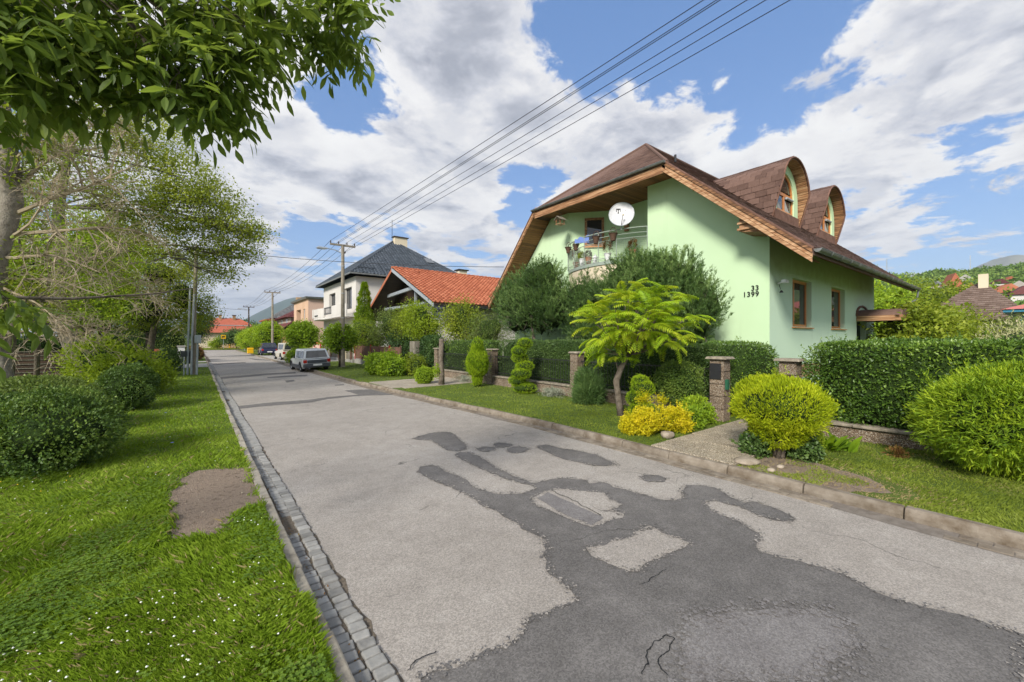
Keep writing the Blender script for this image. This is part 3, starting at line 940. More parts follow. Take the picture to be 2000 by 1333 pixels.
# =================================================================== grass
def inpoly(x, y, poly):
    c = np.zeros(len(x), bool)
    n = len(poly)
    for i in range(n):
        x1, y1 = poly[i]
        x2, y2 = poly[(i + 1) % n]
        if y1 == y2:
            continue
        t = ((y1 > y) != (y2 > y)) & (x < (x2 - x1) * (y - y1) / (y2 - y1) + x1)
        c ^= t
    return c


_s, _c = math.sin(YAW), math.cos(YAW)


def sample_ground(n, dmin, dmax, dpow, umin=-1.42, umax=1.42):
    """points spread over the ground with density falling with distance; LOD for grass"""
    a = RG.random(n)
    e = 1 - dpow
    d = (dmin ** e + a * (dmax ** e - dmin ** e)) ** (1 / e)
    u = RG.uniform(umin, umax, n)
    l = u * d
    return l * _c + d * _s, d * _c - l * _s, d


NZ = 256
_nz = RG.random((NZ, NZ))


def vnoise(x, y, sc):
    """cheap value noise, vectorised"""
    x = x * sc; y = y * sc
    xi = np.floor(x).astype(int); yi = np.floor(y).astype(int)
    fx = x - xi; fy = y - yi
    fx = fx * fx * (3 - 2 * fx); fy = fy * fy * (3 - 2 * fy)
    g = lambda i, j: _nz[i % NZ, j % NZ]
    return (g(xi, yi) * (1 - fx) + g(xi + 1, yi) * fx) * (1 - fy) + (g(xi, yi + 1) * (1 - fx) + g(xi + 1, yi + 1) * fx) * fy


def grass(name, label, mat, x, y, d, z0, hmin, hmax, wk=0.0011, wmin=.0028, lean=.6, rnd=None):
    n = len(x)
    clump = vnoise(x, y, 2.1) * .6 + vnoise(x + 40, y, 7.0) * .4
    h = (hmin + (hmax - hmin) * clump) * RG.uniform(.55, 1.25, n)
    wd = np.maximum(wmin, wk * d)
    la = RG.uniform(0, 2 * PI, n) * .5 + vnoise(x, y, 1.3) * 9.0
    ll = RG.uniform(.1, lean, n) * h
    dx, dy = np.cos(la), np.sin(la)
    ba = RG.uniform(0, 2 * PI, n)
    bx, by = np.cos(ba) * wd / 2, np.sin(ba) * wd / 2
    z = np.full(n, z0 - .005)
    v0 = np.stack([x - bx, y - by, z], 1)
    v1 = np.stack([x + bx, y + by, z], 1)
    v2 = np.stack([x + bx * .7 + dx * ll * .35, y + by * .7 + dy * ll * .35, z + h * .6], 1)
    v3 = np.stack([x + dx * ll * 1.2, y + dy * ll * 1.2, z + h * .95], 1)
    V = np.stack([v0, v1, v2, v3], 1).reshape(-1, 3)
    b = np.arange(n)[:, None] * 4
    F = np.concatenate([b + np.array([[0, 1, 2]]), b + np.array([[0, 2, 3]])], 1).reshape(-1, 3)
    r = RG.random(n) * .7 + vnoise(x, y, 1.0) * .3 if rnd is None else rnd
    o = place(name, fast_mesh(name, V, F, mat, np.repeat(r, 2)))
    return tag(o, label, 'grass', kind='stuff')


# left verge: long, uneven grass with clover
x, y, d = sample_ground(640000, 2.0, 60, 1.55, -1.4, .6)
jx = (vnoise(x, y, 5.0) - .5) * .22 + RG.normal(0, .035, len(x)); jy = (vnoise(x + 50, y, 5.0) - .5) * .22 + RG.normal(0, .035, len(x))
ok = (x < KL0 - .015 + .05 * vnoise(x, y, 4.0)) & (y > .3) & (x > -30) & ~inpoly(x + jx, y + jy, SOIL) & ~((y > 35.5) & (x > -6) & (y < 46))
x, y, d = x[ok], y[ok], d[ok]
thin = np.minimum(1, .55 + vnoise(x, y, 3.3))
ok = RG.random(len(x)) < thin
x, y, d = x[ok], y[ok], d[ok]
edge = np.clip((KL0 - x) / .35, .35, 1)
grass('long_grass', 'uneven green grass of the left verge beside the cobbled gutter', M['l_grass'], x, y, d, .085, .025, .10, .0011, .0026, .9)
print('left grass', len(x))
k_ = (RG.random(len(x)) < .025) & (vnoise(x + 3, y, 1.2) > .35)
grass('dry_grass', 'dull dry blades mixed through the left verge', M['l_straw'], x[k_] + .01, y[k_] + .01, d[k_], .085, .03, .11, .0011, .0024, 1.2)
# clover leaflets in patches
x, y, d = sample_ground(60000, 2.2, 11, 1.3, -1.35, .2)
ok = (x < KL0 - .02) & (y > .3) & ~inpoly(x, y, SOIL) & (vnoise(x, y, 1.6) + .5 * vnoise(x, y, 6) + RG.normal(0, .14, len(x)) > .80)
x, y, d = x[ok], y[ok], d[ok]
z = .085 + RG.uniform(.035, .085, len(x))
P = np.repeat(np.stack([x, y, z], 1), 3, 0)
n = len(P)
ang = np.tile(np.array([0, 2.09, 4.19]), len(x)) + np.repeat(RG.uniform(0, 6, len(x)), 3)
A = np.stack([np.cos(ang), np.sin(ang), np.full(n, .15)], 1)
N = np.tile([0, 0, 1.], (n, 1)) + RG.normal(size=(n, 3)) * .25
o = leaves('clover', M['l_clover'], None, P, A, N, RG.uniform(.012, .02, n), RG.uniform(.013, .02, n), .1, np.repeat(RG.random(len(x)), 3))
tag(o, 'low clover leaves spreading through the left verge', 'clover', kind='stuff')


def flower_heads(name, label, mat, n, xr, d0, d1, rad, z, cluster=1.2, thr=.5, um=(-1.35, .3), big=1.0, side=-1):
    x, y, d = sample_ground(n, d0, d1, 1.3, *um)
    ok = (vnoise(x + 9, y, cluster) > thr) & (x > xr[0]) & (x < xr[1]) & ~inpoly(x, y, SOIL)
    x, y, d = x[ok], y[ok], d[ok]
    m = MB()
    for a, b, dd in zip(x, y, d):
        r = rad * random.uniform(.7, 1.2)
        zz_ = z * random.uniform(.75, 1.15) + .085
        q = []
        for k in range(5):
            t = k * 2 * PI / 5
            q.append((a + r * math.cos(t), b + r * math.sin(t), zz_))
        tp = (a, b, zz_ + r * .9); bt = (a, b, zz_ - r * .7)
        for k in range(5):
            m.poly([q[k], q[(k + 1) % 5], tp])
            m.poly([q[(k + 1) % 5], q[k], bt])
    o = m.build(name, mat, None)
    return tag(o, label, 'flowers', kind='stuff')


flower_heads('clover_flowers', 'small white clover flower heads dotted over the left verge', M['flower_w'], 800, (-7, KL0 - .05), 2.3, 16, .0075, .085, 1.1, .42)
flower_heads('yellow_flowers', 'tiny yellow flowers among the grass near the dark shrubs', M['flower_y'], 160, (-7, -.3), 5, 16, .010, .12, .9, .5)
for i, (a, b, lab) in enumerate([(-1.36, 4.7, 'blue chicory flower lowest and nearest in the left grass'), (-1.75, 5.9, 'pale blue chicory flower above the nearest blue one in the left grass'),
                                 (-.35, 9.4, 'blue chicory flower in the grass above the bare soil'), (-.62, 13.3, 'small blue chicory flower farthest up the left verge')]):
    t = thing('chicory_flower', lab, 'flower', (a, b, .085), group='blue flowers in the left verge')
    m = MB()
    m.tube([(0, 0, 0), (.01, .01, .1), (0, .02, .17)], .002, 4)
    m.build('stem', M['l_thuja'], t, local=True)
    m = MB()
    for k in range(11):
        q = k * 2 * PI / 11
        c_, s_ = math.cos(q), math.sin(q)
        m.poly([(0, .02, .17), (.018 * c_ - .006 * s_, .02 + .018 * s_ + .006 * c_, .178), (.028 * c_, .02 + .028 * s_, .18), (.018 * c_ + .006 * s_, .02 + .018 * s_ - .006 * c_, .178)])
    m.build('petals', M['flower_b'], t, local=True)

# right verges: shorter mown grass
x, y, d = sample_ground(460000, 2.8, 62, 1.5, -.75, 1.4)
okk = (x > kr(0) * 0 + np.array([kr(float(q)) for q in np.clip(y, -10, 86)]) + .125) & (x < 10.25) & (y > -3) & (y < 86)
okk &= ~((x > 6.6) & (y > 2.93 + (x - 6.66) * .024) & (y < 4.5 + (x - 6.66) * .024))
okk &= ~((y > 15.5) & (y < 18.85 + (x - 6) * .07)) & ~((y > 37.5) & (y < 56.5))
x, y, d = x[okk], y[okk], d[okk]
bare = (vnoise(x, y, 2.5) > .35) & (np.hypot(x - 7.1, (y - 2.2) * .6) < .75)
x, y, d = x[~bare], y[~bare], d[~bare]
grass('mown_grass', 'short mown grass on the right verge between kerb and garden wall', M['l_grass_r'], x, y, d, .105, .02, .055, .0013, .0032, .9)
print('right grass', len(x))
# a few dry stems at the edge by the round shrub and along the kerb
x, y, d = sample_ground(60000, 3, 14, 1.3, -.2, 1.4)
okk = (x > np.array([kr(float(q)) for q in y]) + .12) & (x < 10) & (y < 2.95) & ((vnoise(x, y, 3) > .62) | (np.hypot(x - 7.1, (y - 2.2) * .6) < .9))
x, y, d = x[okk], y[okk], d[okk]
grass('dry_grass', 'dry straw coloured grass by the round golden shrub', M['l_straw'], x, y, d, .105, .015, .04, .0013, .003, 1.6)
sheet('worn_soil', [(6.7, 2.9), (7.6, 2.88), (7.9, 2.3), (7.6, 1.5), (7.1, 1.2), (6.7, 1.6)], .109, M['soil'], kind='structure', jit=.05)
# far verge and lawn behind
x = RG.uniform(-25, 30, 30000); y = RG.uniform(93, 108, 30000)
grass('far_grass', 'pale grass strip at the far end of the street', M['l_grass_r'], x, y, np.full(30000, 90.), .08, .05, .15, .0013, .0035, 1.)


# =================================================================== building helpers
def wall(m, P0, U, V, w_, h_, holes=(), depth=.15, mi=0, nrm=None):
    """rectangular wall face with recessed openings; reveals go inwards against nrm"""
    P0, U, V = Vector(P0), Vector(U), Vector(V)
    if nrm is None:
        nrm = V.cross(U)
    nrm = Vector(nrm)
    us = sorted({0.0, w_} | {a for q in holes for a in q[:2]})
    vs = sorted({0.0, h_} | {a for q in holes for a in q[2:4]})
    pt = lambda u, v, d=0: tuple(P0 + U * u + V * v - nrm * d)
    for u0, u1 in zip(us, us[1:]):
        for v0, v1 in zip(vs, vs[1:]):
            cu, cv = (u0 + u1) / 2, (v0 + v1) / 2
            if any(a < cu < b and c < cv < d for a, b, c, d in [q[:4] for q in holes]):
                continue
            m.poly([pt(u0, v0), pt(u1, v0), pt(u1, v1), pt(u0, v1)], mi)
    for q in holes:
        a, b, c, d = q[:4]
        for (u0, v0), (u1, v1) in (((a, c), (b, c)), ((b, c), (b, d)), ((b, d), (a, d)), ((a, d), (a, c))):
            m.poly([pt(u0, v0), pt(u1, v1), pt(u1, v1, depth), pt(u0, v0, depth)], mi)


def window(parent, P0, U, V, w_, h_, nrm, frame, gl, rec=.13, fr=.07, mull=(.5,), transom=None, sill=None, name='window', curtain=False):
    """P0 = lower corner of the opening on the wall face"""
    P0, U, V, N = Vector(P0), Vector(U), Vector(V), Vector(nrm)
    o = P0 - N * rec
    bar = lambda m, u0, u1, v0, v1, d0=-.0, d1=.05: m.hexa([tuple(o + U * u + V * v + N * d) for (u, v, d) in
                                                           ((u0, v0, d0), (u1, v0, d0), (u1, v0, d1), (u0, v0, d1), (u0, v1, d0), (u1, v1, d0), (u1, v1, d1), (u0, v1, d1))])
    m = MB()
    bar(m, 0, w_, 0, fr); bar(m, 0, w_, h_ - fr, h_)
    bar(m, 0, fr, fr, h_ - fr); bar(m, w_ - fr, w_, fr, h_ - fr)
    cuts = [fr] + [w_ * q for q in mull] + [w_ - fr]
    for q in mull:
        bar(m, w_ * q - fr * .5, w_ * q + fr * .5, fr, h_ - fr, 0, .045)
    if transom:
        bar(m, fr, w_ - fr, h_ * transom - fr * .45, h_ * transom + fr * .45, 0, .048)
    f = m.build(name, frame, parent)
    for a, b in zip(cuts, cuts[1:]):
        m = MB(); bar(m, a + .005, b - .005, fr + .005, h_ - fr - .005, .012, .02)
        m.build('pane', gl, f)
    if curtain:
        m = MB(); bar(m, fr, w_ * .45, fr, h_ - fr, -.06, -.05)
        m.build('curtain', M['curtain'], f)
    if sill:
        m = MB()
        m.hexa([tuple(P0 + U * u + V * v + N * d) for (u, v, d) in ((-.05, -.05, -rec + .06), (w_ + .05, -.05, -rec + .06), (w_ + .05, -.05, .07), (-.05, -.05, .07),
                                                                   (-.05, .0, -rec + .06), (w_ + .05, .0, -rec + .06), (w_ + .05, -.02, .07), (-.05, -.02, .07))])
        m.build('sill', sill, f)
    return f


def tiled(name, mat, parent, P0, U, V, poly, ch, tw, th=.012, N=None, wave=False, kind='stuff', jit=.004):
    """courses of separate overlapping tiles over a convex polygon in the (u,v) plane of a roof slope"""
    P0, U, V = Vector(P0), Vector(U).normalized(), Vector(V).normalized()
    N = U.cross(V) if N is None else Vector(N)
    if N.z < 0:
        N = -N
    vmin, vmax = min(p[1] for p in poly), max(p[1] for p in poly)

    def rng(v):
        xs = []
        n = len(poly)
        for i in range(n):
            (u1, v1), (u2, v2) = poly[i], poly[(i + 1) % n]
            if (v1 <= v <= v2) or (v2 <= v <= v1):
                if abs(v2 - v1) < 1e-9:
                    xs += [u1, u2]
                else:
                    xs.append(u1 + (u2 - u1) * (v - v1) / (v2 - v1))
        return (min(xs), max(xs)) if xs else (0, 0)
    m = MB(); rr = []
    nc = int(math.ceil((vmax - vmin) / ch))
    for j in range(nc):
        v0, v1 = vmin + j * ch, min(vmax, vmin + (j + 1) * ch)
        a, b = rng((v0 + v1) / 2)
        a0, b0 = rng(v0 + 1e-5); a1, b1 = rng(v1 - 1e-5)
        off = (j % 2) * tw * .5 if not wave else 0
        k0 = math.floor((a - off) / tw)
        u = off + k0 * tw
        while u < b:
            ua, ub = max(u, a), min(u + tw, b)
            u += tw
            if ub - ua < tw * .08:
                continue
            g = tw * .012
            r = random.random()
            q = lambda u_, v_, h_: tuple(P0 + U * u_ + V * v_ + N * h_)
            hj = random.uniform(-jit, jit)
            vo = v1 + ch * .06
            if wave:
                ks = [0, .22, .45, .62, .8, 1.0]
                hs = [.0, .06, .07, .015, .0, .0]
                for (k_a, h_a), (k_b, h_b) in zip(zip(ks, hs), list(zip(ks, hs))[1:]):
                    x0, x1 = ua + (ub - ua) * k_a, ua + (ub - ua) * k_b
                    m.poly([q(x0, v0, th + h_a + hj), q(x1, v0, th + h_b + hj), q(x1, vo, h_b), q(x0, vo, h_a)])
                    m.poly([q(x0, v0, h_a * .6 - .005), q(x1, v0, h_b * .6 - .005), q(x1, v0, th + h_b + hj), q(x0, v0, th + h_a + hj)])
                    rr += [r, r]
            else:
                la, lb = ua, ub
                m.poly([q(la + g, v0, th + hj), q(lb - g, v0, th + hj), q(lb - g, vo, .001), q(la + g, vo, .001)])
                m.poly([q(la + g, v0, -.002), q(lb - g, v0, -.002), q(lb - g, v0, th + hj), q(la + g, v0, th + hj)])
                m.poly([q(la + g, v0, -.002), q(la + g, v0, th + hj), q(la + g, vo, .001)])
                m.poly([q(lb - g, v0, -.002), q(lb - g, vo, .001), q(lb - g, v0, th + hj)])
                rr += [r, r, r, r]
    o = m.build(name, mat, parent)
    at = o.data.attributes.new('rnd', 'FLOAT', 'FACE')
    at.data.foreach_set('value', rr)
    if kind:
        o['kind'] = kind
    return o


def slab(m, pts, dn, mi=0):
    """roof slab: polygon extruded downwards by dn"""
    m.prism(pts, (0, 0, -dn), mi)


# =================================================================== the mint green house
GH = thing('house', 'large mint green house with brown shingle roof, curved balcony and two arched dormers', 'house', (13.5, 4.99, .1))
XF, YC = 13.5, 4.99
zr = lambda y: 4.46 + .87 * (y - 3.64)                # top of right roof slope
zl = lambda y: 8.06 - 1.1 * (y - 14.57)               # lower left slope
RIDGE_Y, ZRI = 11.14, 10.98
LE = 18.3
# walls
m = MB()
face = lambda pts, x=XF: m.poly([(x, y, z) for y, z in pts])
und = .34
face([(4.99, 1.25), (9.15, 1.25), (9.15, 7.9), (7.9, 7.9), (4.99, zr(4.99) - und)])        # block right of the balcony
face([(9.15, 1.25), (13.32, 1.25), (13.32, 5.0), (9.15, 5.0)])
face([(13.32, 1.25), (17.3, 1.25), (17.3, zl(17.3) - und), (14.45, 7.9), (13.32, 7.9)])
# loggia
A0 = Vector((13.5, 13.32)); dA = Vector((.66, -.75)); A1 = A0 + dA * 1.985
m.poly([(A0.x, A0.y, 5.2), (A1.x, A1.y, 5.2), (A1.x, A1.y, 7.9), (A0.x, A0.y, 7.9)])
m.poly([(A1.x, A1.y, 5.2), (A1.x, 9.6, 5.2), (A1.x, 9.6, 7.9), (A1.x, A1.y, 7.9)])
m.poly([(A1.x, 9.6, 5.2), (XF, 9.15, 5.2), (XF, 9.15, 7.9), (A1.x, 9.6, 7.9)])
# rear and left sides
m.poly([(XF, 17.3, .1), (25.72, 17.3, .1), (25.72, 17.3, 5.0), (XF, 17.3, 5.0)])
m.poly([(25.72, 4.99, .1), (25.72, 4.99, 5.3), (25.72, 11.14, 10.6), (25.72, 17.3, 5), (25.72, 17.3, .1)])
m.build('front_wall', M['green_wall'], GH)
m = MB()
holes = [(15.32 - XF, 17.09 - XF, 2.5 - .1, 4.08 - .1), (19.3 - XF, 21.02 - XF, 2.5 - .1, 4.1 - .1), (22.74 - XF, 24.25 - XF, .6, 2.76)]
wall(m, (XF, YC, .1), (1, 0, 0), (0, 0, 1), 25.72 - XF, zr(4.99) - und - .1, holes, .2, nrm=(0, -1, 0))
m.build('side_wall', M['green_shaded'], GH)
for (x, w_) in ((15.32, 1.77), (19.3, 1.72)):
    window(GH, (x, YC, 2.5), (1, 0, 0), (0, 0, 1), w_, 1.58, (0, -1, 0), M['wood_frame'], M['glass'], rec=.2, fr=.09, mull=(.33,), sill=M['wood_frame'], curtain=True)
m = MB(); m.box(22.74, 24.25, YC + .2, YC + .25, .7, 2.86)
m.build('door', flat('dark_green_door', (.015, .03, .022), .5), GH)
# plinth stones
pl = MB(); pl.box(XF + .03, 25.72, YC + .03, 17.3, .1, 1.24); P_ = pl.build('plinth', M['joint'], GH)
sb_ = []
for v in range(3):
    m = MB(); m.box(-.045, .03, .004, .396, .004, .104); sb_.append(m.mesh('plinth_stone', M['stone_warm']))
for r in range(5):
    for k in range(9):
        y = YC - .01 + k * .4 + (r % 2) * .17
        o = place('plinth_stone', sb_[k % 3], P_, Vector((XF + .03 + random.uniform(-.012, .012), y, 1.24 - .108 * (r + 1))) - wloc(P_))
        bevel(o, .012, 1)
for r in range(4):
    for k in range(14):
        o = place('plinth_stone', sb_[k % 3], P_, Vector((XF + .02 + k * .4, YC + .03 + random.uniform(-.012, .012), 1.24 - .108 * (r + 1))) - wloc(P_), (0, 0, -PI / 2))
        o.rotation_euler = (0, 0, PI / 2); o.location.x += .4
# roof
rf = MB()
slab(rf, [(12.5, 3.64, zr(3.64)), (26.4, 3.64, zr(3.64)), (26.4, RIDGE_Y, ZRI), (16.32, RIDGE_Y, ZRI), (12.5, 7.72, zr(7.72))], .2)
slab(rf, [(12.5, 7.72, zr(7.72)), (16.32, RIDGE_Y, ZRI), (12.5, 14.57, 8.06)], .2)
slab(rf, [(16.32, RIDGE_Y, ZRI), (26.4, RIDGE_Y, ZRI), (26.4, 14.57, 8.06), (12.5, 14.57, 8.06)], .2)
slab(rf, [(12.5, 14.57, 8.06), (26.4, 14.57, 8.06), (26.4, LE, zl(LE)), (12.5, LE, zl(LE))], .2)
RF = rf.build('roof', M['shingle'], GH)
Vr = Vector((0, 1, .87)).normalized(); kv = 1 / Vr.y
tiled('shingle_course', M['shingle'], RF, (12.5, 3.64, zr(3.64) + .004), (1, 0, 0), Vr, [(0, 0), (13.9, 0), (13.9, 7.5 * kv), (3.82, 7.5 * kv), (0, 4.08 * kv)], .19, .34, .014)
tiled('shingle_course', M['shingle'], RF, (12.5, 7.72, 8.035), (0, 1, 0), Vector((3.82, 0, 2.93)), [(0, 0), (6.85, 0), (3.42, Vector((3.82, 2.93)).length)], .17, .33, .014)
# ridge and hip caps
m = MB()
for a, b in (((12.5, 7.72, 8.05), (16.32, RIDGE_Y, ZRI + .03)), ((12.5, 14.57, 8.08), (16.32, RIDGE_Y, ZRI + .03)), ((16.32, RIDGE_Y, ZRI + .03), (26.4, RIDGE_Y, ZRI + .03))):
    m.tube([a, b], .06, 6)
m.build('ridge_cap', M['shingle'], RF)
m = MB(); m.tube([(13.3, 7.9, 8.3), (13.3, 7.9, 8.55)], .04, 8); m.build('vent_pipe', M['black_metal'], RF)
# right bargeboard: three stacked planks with a slim trim
for k, (t0, t1) in enumerate(((.03, .14), (.15, .26), (.27, .385))):
    m = MB()
    x = 12.44 + .03 * (k % 2)
    m.prism([(x, 7.9, zr(7.9) - t0), (x, 3.62, zr(3.62) - t0), (x, 3.62, zr(3.62) - t1), (x, 7.9 + .0, zr(7.9) - t1)], (.03, 0, 0))
    m.build('bargeboard', M['wood_y'], GH)
m = MB(); m.prism([(12.43, 7.75, zr(7.75) + .03), (12.43, 3.6, zr(3.6) + .03), (12.43, 3.6, zr(3.6) - .03), (12.43, 7.75, zr(7.75) - .03)], (.09, 0, 0)); m.build('verge_trim', M['rust'], GH)
for k, (t0, t1) in enumerate(((.03, .15), (.155, .27))):
    m = MB()
    x = 12.46 + .012 * (k % 2)
    m.prism([(x, 14.4, zl(14.4) - t0), (x, LE, zl(LE) - t0), (x, LE, zl(LE) - t1), (x, 14.4, zl(14.4) - t1)], (.03, 0, 0))
    m.build('bargeboard', M['wood_y'], GH)
m = MB(); m.prism([(12.43, 14.5, zl(14.5) + .03), (12.43, LE, zl(LE) + .03), (12.43, LE, zl(LE) - .03), (12.43, 14.5, zl(14.5) - .03)], (.09, 0, 0)); m.build('verge_trim', M['rust'], GH)
m = MB(); m.box(12.47, 12.51, 7.78, 14.5, 7.7, 7.98); m.build('fascia', M['wood_y'], GH)
# soffit boards
ms = MB(); ms.box(0, 1, .004, .116, 0, .02)
SB = ms.mesh('soffit_board', M['wood_x'])
y = 7.95
while y < 14.35:
    x1 = XF - .003 if not (9.2 < y < 13.3) else 14.79
    place('soffit_board', SB, GH, Vector((12.52, y, 7.86)) - wloc(GH), scale=(x1 - 12.52, 1, 1))
    y += .12
k = 0
y = 14.6
while y < LE - .1:
    sl = math.atan(1.1)
    place('soffit_board', SB, GH, Vector((12.5, y, zl(y) - .27)) - wloc(GH), (-sl, 0, 0), (.995, 1, 1))
    y += .12 * math.cos(sl)
y = 3.75
while y < 7.9:
    sl = math.atan(.87)
    place('soffit_board', SB, GH, Vector((12.5, y, zr(y) - .40)) - wloc(GH), (sl, 0, 0), (.995, 1, 1))
    y += .12 * math.cos(sl)
m = MB(); m.prism([(13.6, 3.7, zr(3.7) - .22), (13.6, 4.97, zr(4.97) - .3), (13.6, 4.97, zr(4.97) - .33), (13.6, 3.7, zr(3.7) - .25)], (12.7, 0, 0)); m.build('eaves_lining', M['wood_x'], GH)
# boxed purlin end
m = MB(); m.prism([(12.6, 5.46, 5.62), (12.6, 5.46, 5.24), (12.6, 4.9, 5.12), (12.6, 4.3, 4.63), (12.6, 4.3, 4.72)], (.9, 0, 0)); m.build('purlin_box', M['wood_y'], GH)
m = MB(); m.box(12.55, 12.6, 4.6, 5.5, 5.26, 5.32); m.box(12.55, 12.6, 4.85, 5.5, 5.44, 5.5); m.build('purlin_board', M['wood_y'], GH)


def gutter(parent, p0, p1, out, r=.075, name='gutter'):
    p0, p1, out = Vector(p0), Vector(p1), Vector(out)
    m = MB()
    prof = []
    for k in range(9):
        t = PI * k / 8
        prof.append((-math.cos(t) * r, -math.sin(t) * r))
    pts0 = [p0 + out * a + Vector((0, 0, b)) for a, b in prof]
    pts1 = [p1 + out * a + Vector((0, 0, b)) for a, b in prof]
    for i in range(8):
        m.poly([pts0[i], pts0[i + 1], pts1[i + 1], pts1[i]])
    m.poly(pts0); m.poly(list(reversed(pts1)))
    m.tube([pts0[8], pts1[8]], .012, 6)
    L = (p1 - p0).length
    for k in range(1, int(L / .9)):
        c = p0 + (p1 - p0) * (k * .9 / L)
        m.tube([c + out * a * 1.08 + Vector((0, 0, b * 1.08)) for a, b in prof], .012, 4)
    return m.build(name, M['metal_zinc'], parent)


gutter(GH, (12.62, 3.55, 4.42), (26.4, 3.55, 4.40), (0, -1, 0), .09)
gutter(GH, (12.4, 7.74, 8.06), (12.4, 14.62, 8.08), (-1, 0, 0), .07)
m = MB(); m.tube([(26.35, 3.55, 4.33), (26.35, 3.6, 3.9), (25.95, 4.7, 3.3), (25.85, 4.93, .2)], .045, 8); m.build('downpipe', M['metal_zinc'], GH)

# arched dormers


def dormer(xc, hw=1.38, zs=7.62, rise=1.33, zb=6.5):
    D = MB()
    # arch outline in (dx, z), s from left base over the top to right base
    prof = [(-hw * .99, zb), (-hw, zb + .55), (-hw, zs)]
    for k in range(1, 16):
        t = PI - PI * k / 16
        prof.append((math.cos(t) * hw * (1 - .07 * math.sin(t)), zs + math.sin(t) ** .93 * rise))
    prof += [(hw, zs), (hw, zb + .55), (hw * .99, zb)]
    yrim = lambda z: 6.12 - .38 * min(1, max(0, (z - zb) / 1.35))
    yroof = lambda z: 3.64 + (z - 4.46) / .87
    n = len(prof)
    for i in range(n - 1):
        (x0, z0), (x1, z1) = prof[i], prof[i + 1]
        D.poly([(xc + x0, yrim(z0), z0), (xc + x1, yrim(z1), z1), (xc + x1, yroof(z1) + .1, z1), (xc + x0, yroof(z0) + .1, z0)])
    d = D.build('dormer', M['shingle'], GH)
    # lining boards under the hood
    ln = MB(); cap = MB()
    ins = .05
    seg = []
    for i in range(n - 1):
        a, b = Vector(prof[i]), Vector(prof[i + 1])
        L = (b - a).length
        kk = max(1, int(round(L / .075)))
        for q in range(kk):
            seg.append((a + (b - a) * (q + .06) / kk, a + (b - a) * (q + .94) / kk))
    c0 = Vector((0, zs - .2))
    for a, b in seg:
        aa, bb = a + (c0 - a).normalized() * ins, b + (c0 - b).normalized() * ins
        ab, b2 = a + (c0 - a).normalized() * (ins + .018), b + (c0 - b).normalized() * (ins + .018)
        y0, y1 = yrim(a.y) + .02, 6.34
        ln.hexa([(xc + aa.x, y0, aa.y), (xc + bb.x, y0, bb.y), (xc + bb.x, y1, bb.y), (xc + aa.x, y1, aa.y),
                 (xc + ab.x, y0, ab.y), (xc + b2.x, y0, b2.y), (xc + b2.x, y1, b2.y), (xc + ab.x, y1, ab.y)])
    o = ln.build('hood_lining', M['wood_y'], d); o['kind'] = 'stuff'
    cap.tube([(xc + x, yrim(z) - .01, z) for x, z in prof], .035, 6)
    cap.build('hood_edge', M['rust'], d)
    # front wall of the dormer with an arched window
    YF = 6.12
    hw2, hwW = hw - .12, .86
    zw0, zws, ris = 6.98, 7.68, .82
    outer = [(-hw2, zb)] + [(p[0] * hw2 / hw, zs + (p[1] - zs) * .93 if p[1] > zs else p[1]) for p in prof[1:-1]] + [(hw2, zb)]
    F = MB()
    inner = [(-hwW, zw0), (-hwW, zw0 + .3), (-hwW, zws)] + [(math.cos(PI - PI * k / 16) * hwW, zws + math.sin(PI * k / 16) * ris) for k in range(1, 16)] + [(hwW, zws), (hwW, zw0 + .3), (hwW, zw0)]
    for i in range(len(outer) - 1):
        F.poly([(xc + outer[i][0], YF, outer[i][1]), (xc + outer[i + 1][0], YF, outer[i + 1][1]), (xc + inner[i + 1][0], YF, inner[i + 1][1]), (xc + inner[i][0], YF, inner[i][1])])
        F.poly([(xc + inner[i][0], YF, inner[i][1]), (xc + inner[i + 1][0], YF, inner[i + 1][1]), (xc + inner[i + 1][0], YF + .12, inner[i + 1][1]), (xc + inner[i][0], YF + .12, inner[i][1])])
    F.poly([(xc + hwW, YF, zw0), (xc - hwW, YF, zw0), (xc - hw2, YF, zb), (xc + hw2, YF, zb)])
    F.build('dormer_wall', M['green_wall'], d)
    m = MB(); m.box(xc - 1.2, xc + 1.2, YF - .06, YF - .005, 6.5, 6.93); m.build('apron', M['rust'], d)
    fm = MB()
    fr = .085
    inn = [(x * (hwW - fr) / hwW, zws + (z - zws) * (ris - fr) / ris if z > zws else max(z, zw0 + fr)) for x, z in inner]
    for i in range(len(inner) - 1):
        a, b, c_, e = inner[i], inner[i + 1], inn[i + 1], inn[i]
        fm.hexa([(xc + a[0], YF + .11, a[1]), (xc + b[0], YF + .11, b[1]), (xc + c_[0], YF + .11, c_[1]), (xc + e[0], YF + .11, e[1]),
                 (xc + a[0], YF + .05, a[1]), (xc + b[0], YF + .05, b[1]), (xc + c_[0], YF + .05, c_[1]), (xc + e[0], YF + .05, e[1])])
    fm.box(xc - hwW + fr, xc + hwW - fr, YF + .05, YF + .11, zw0, zw0 + fr)
    fm.box(xc - hwW + fr, xc + hwW - fr, YF + .052, YF + .11, zws - .06, zws + .06)
    fm.box(xc - .06, xc + .06, YF + .055, YF + .11, zw0 + fr, zws - .06)
    f = fm.build('dormer_window', M['wood_frame'], d)
    for (a, b) in ((-hwW + fr, -.06), (.06, hwW - fr)):
        m = MB(); m.box(xc + a, xc + b, YF + .085, YF + .095, zw0 + fr, zws - .06); m.build('pane', M['glass'], d)
        m = MB()                                    # gathered white blind behind each lower pane
        m.prism([(xc + a, YF + .078, zw0 + fr), (xc + a + (b - a) * .75, YF + .078, zw0 + fr), (xc + a, YF + .078, zws - .12)], (0, .006, 0))
        m.build('curtain', M['curtain'], d)
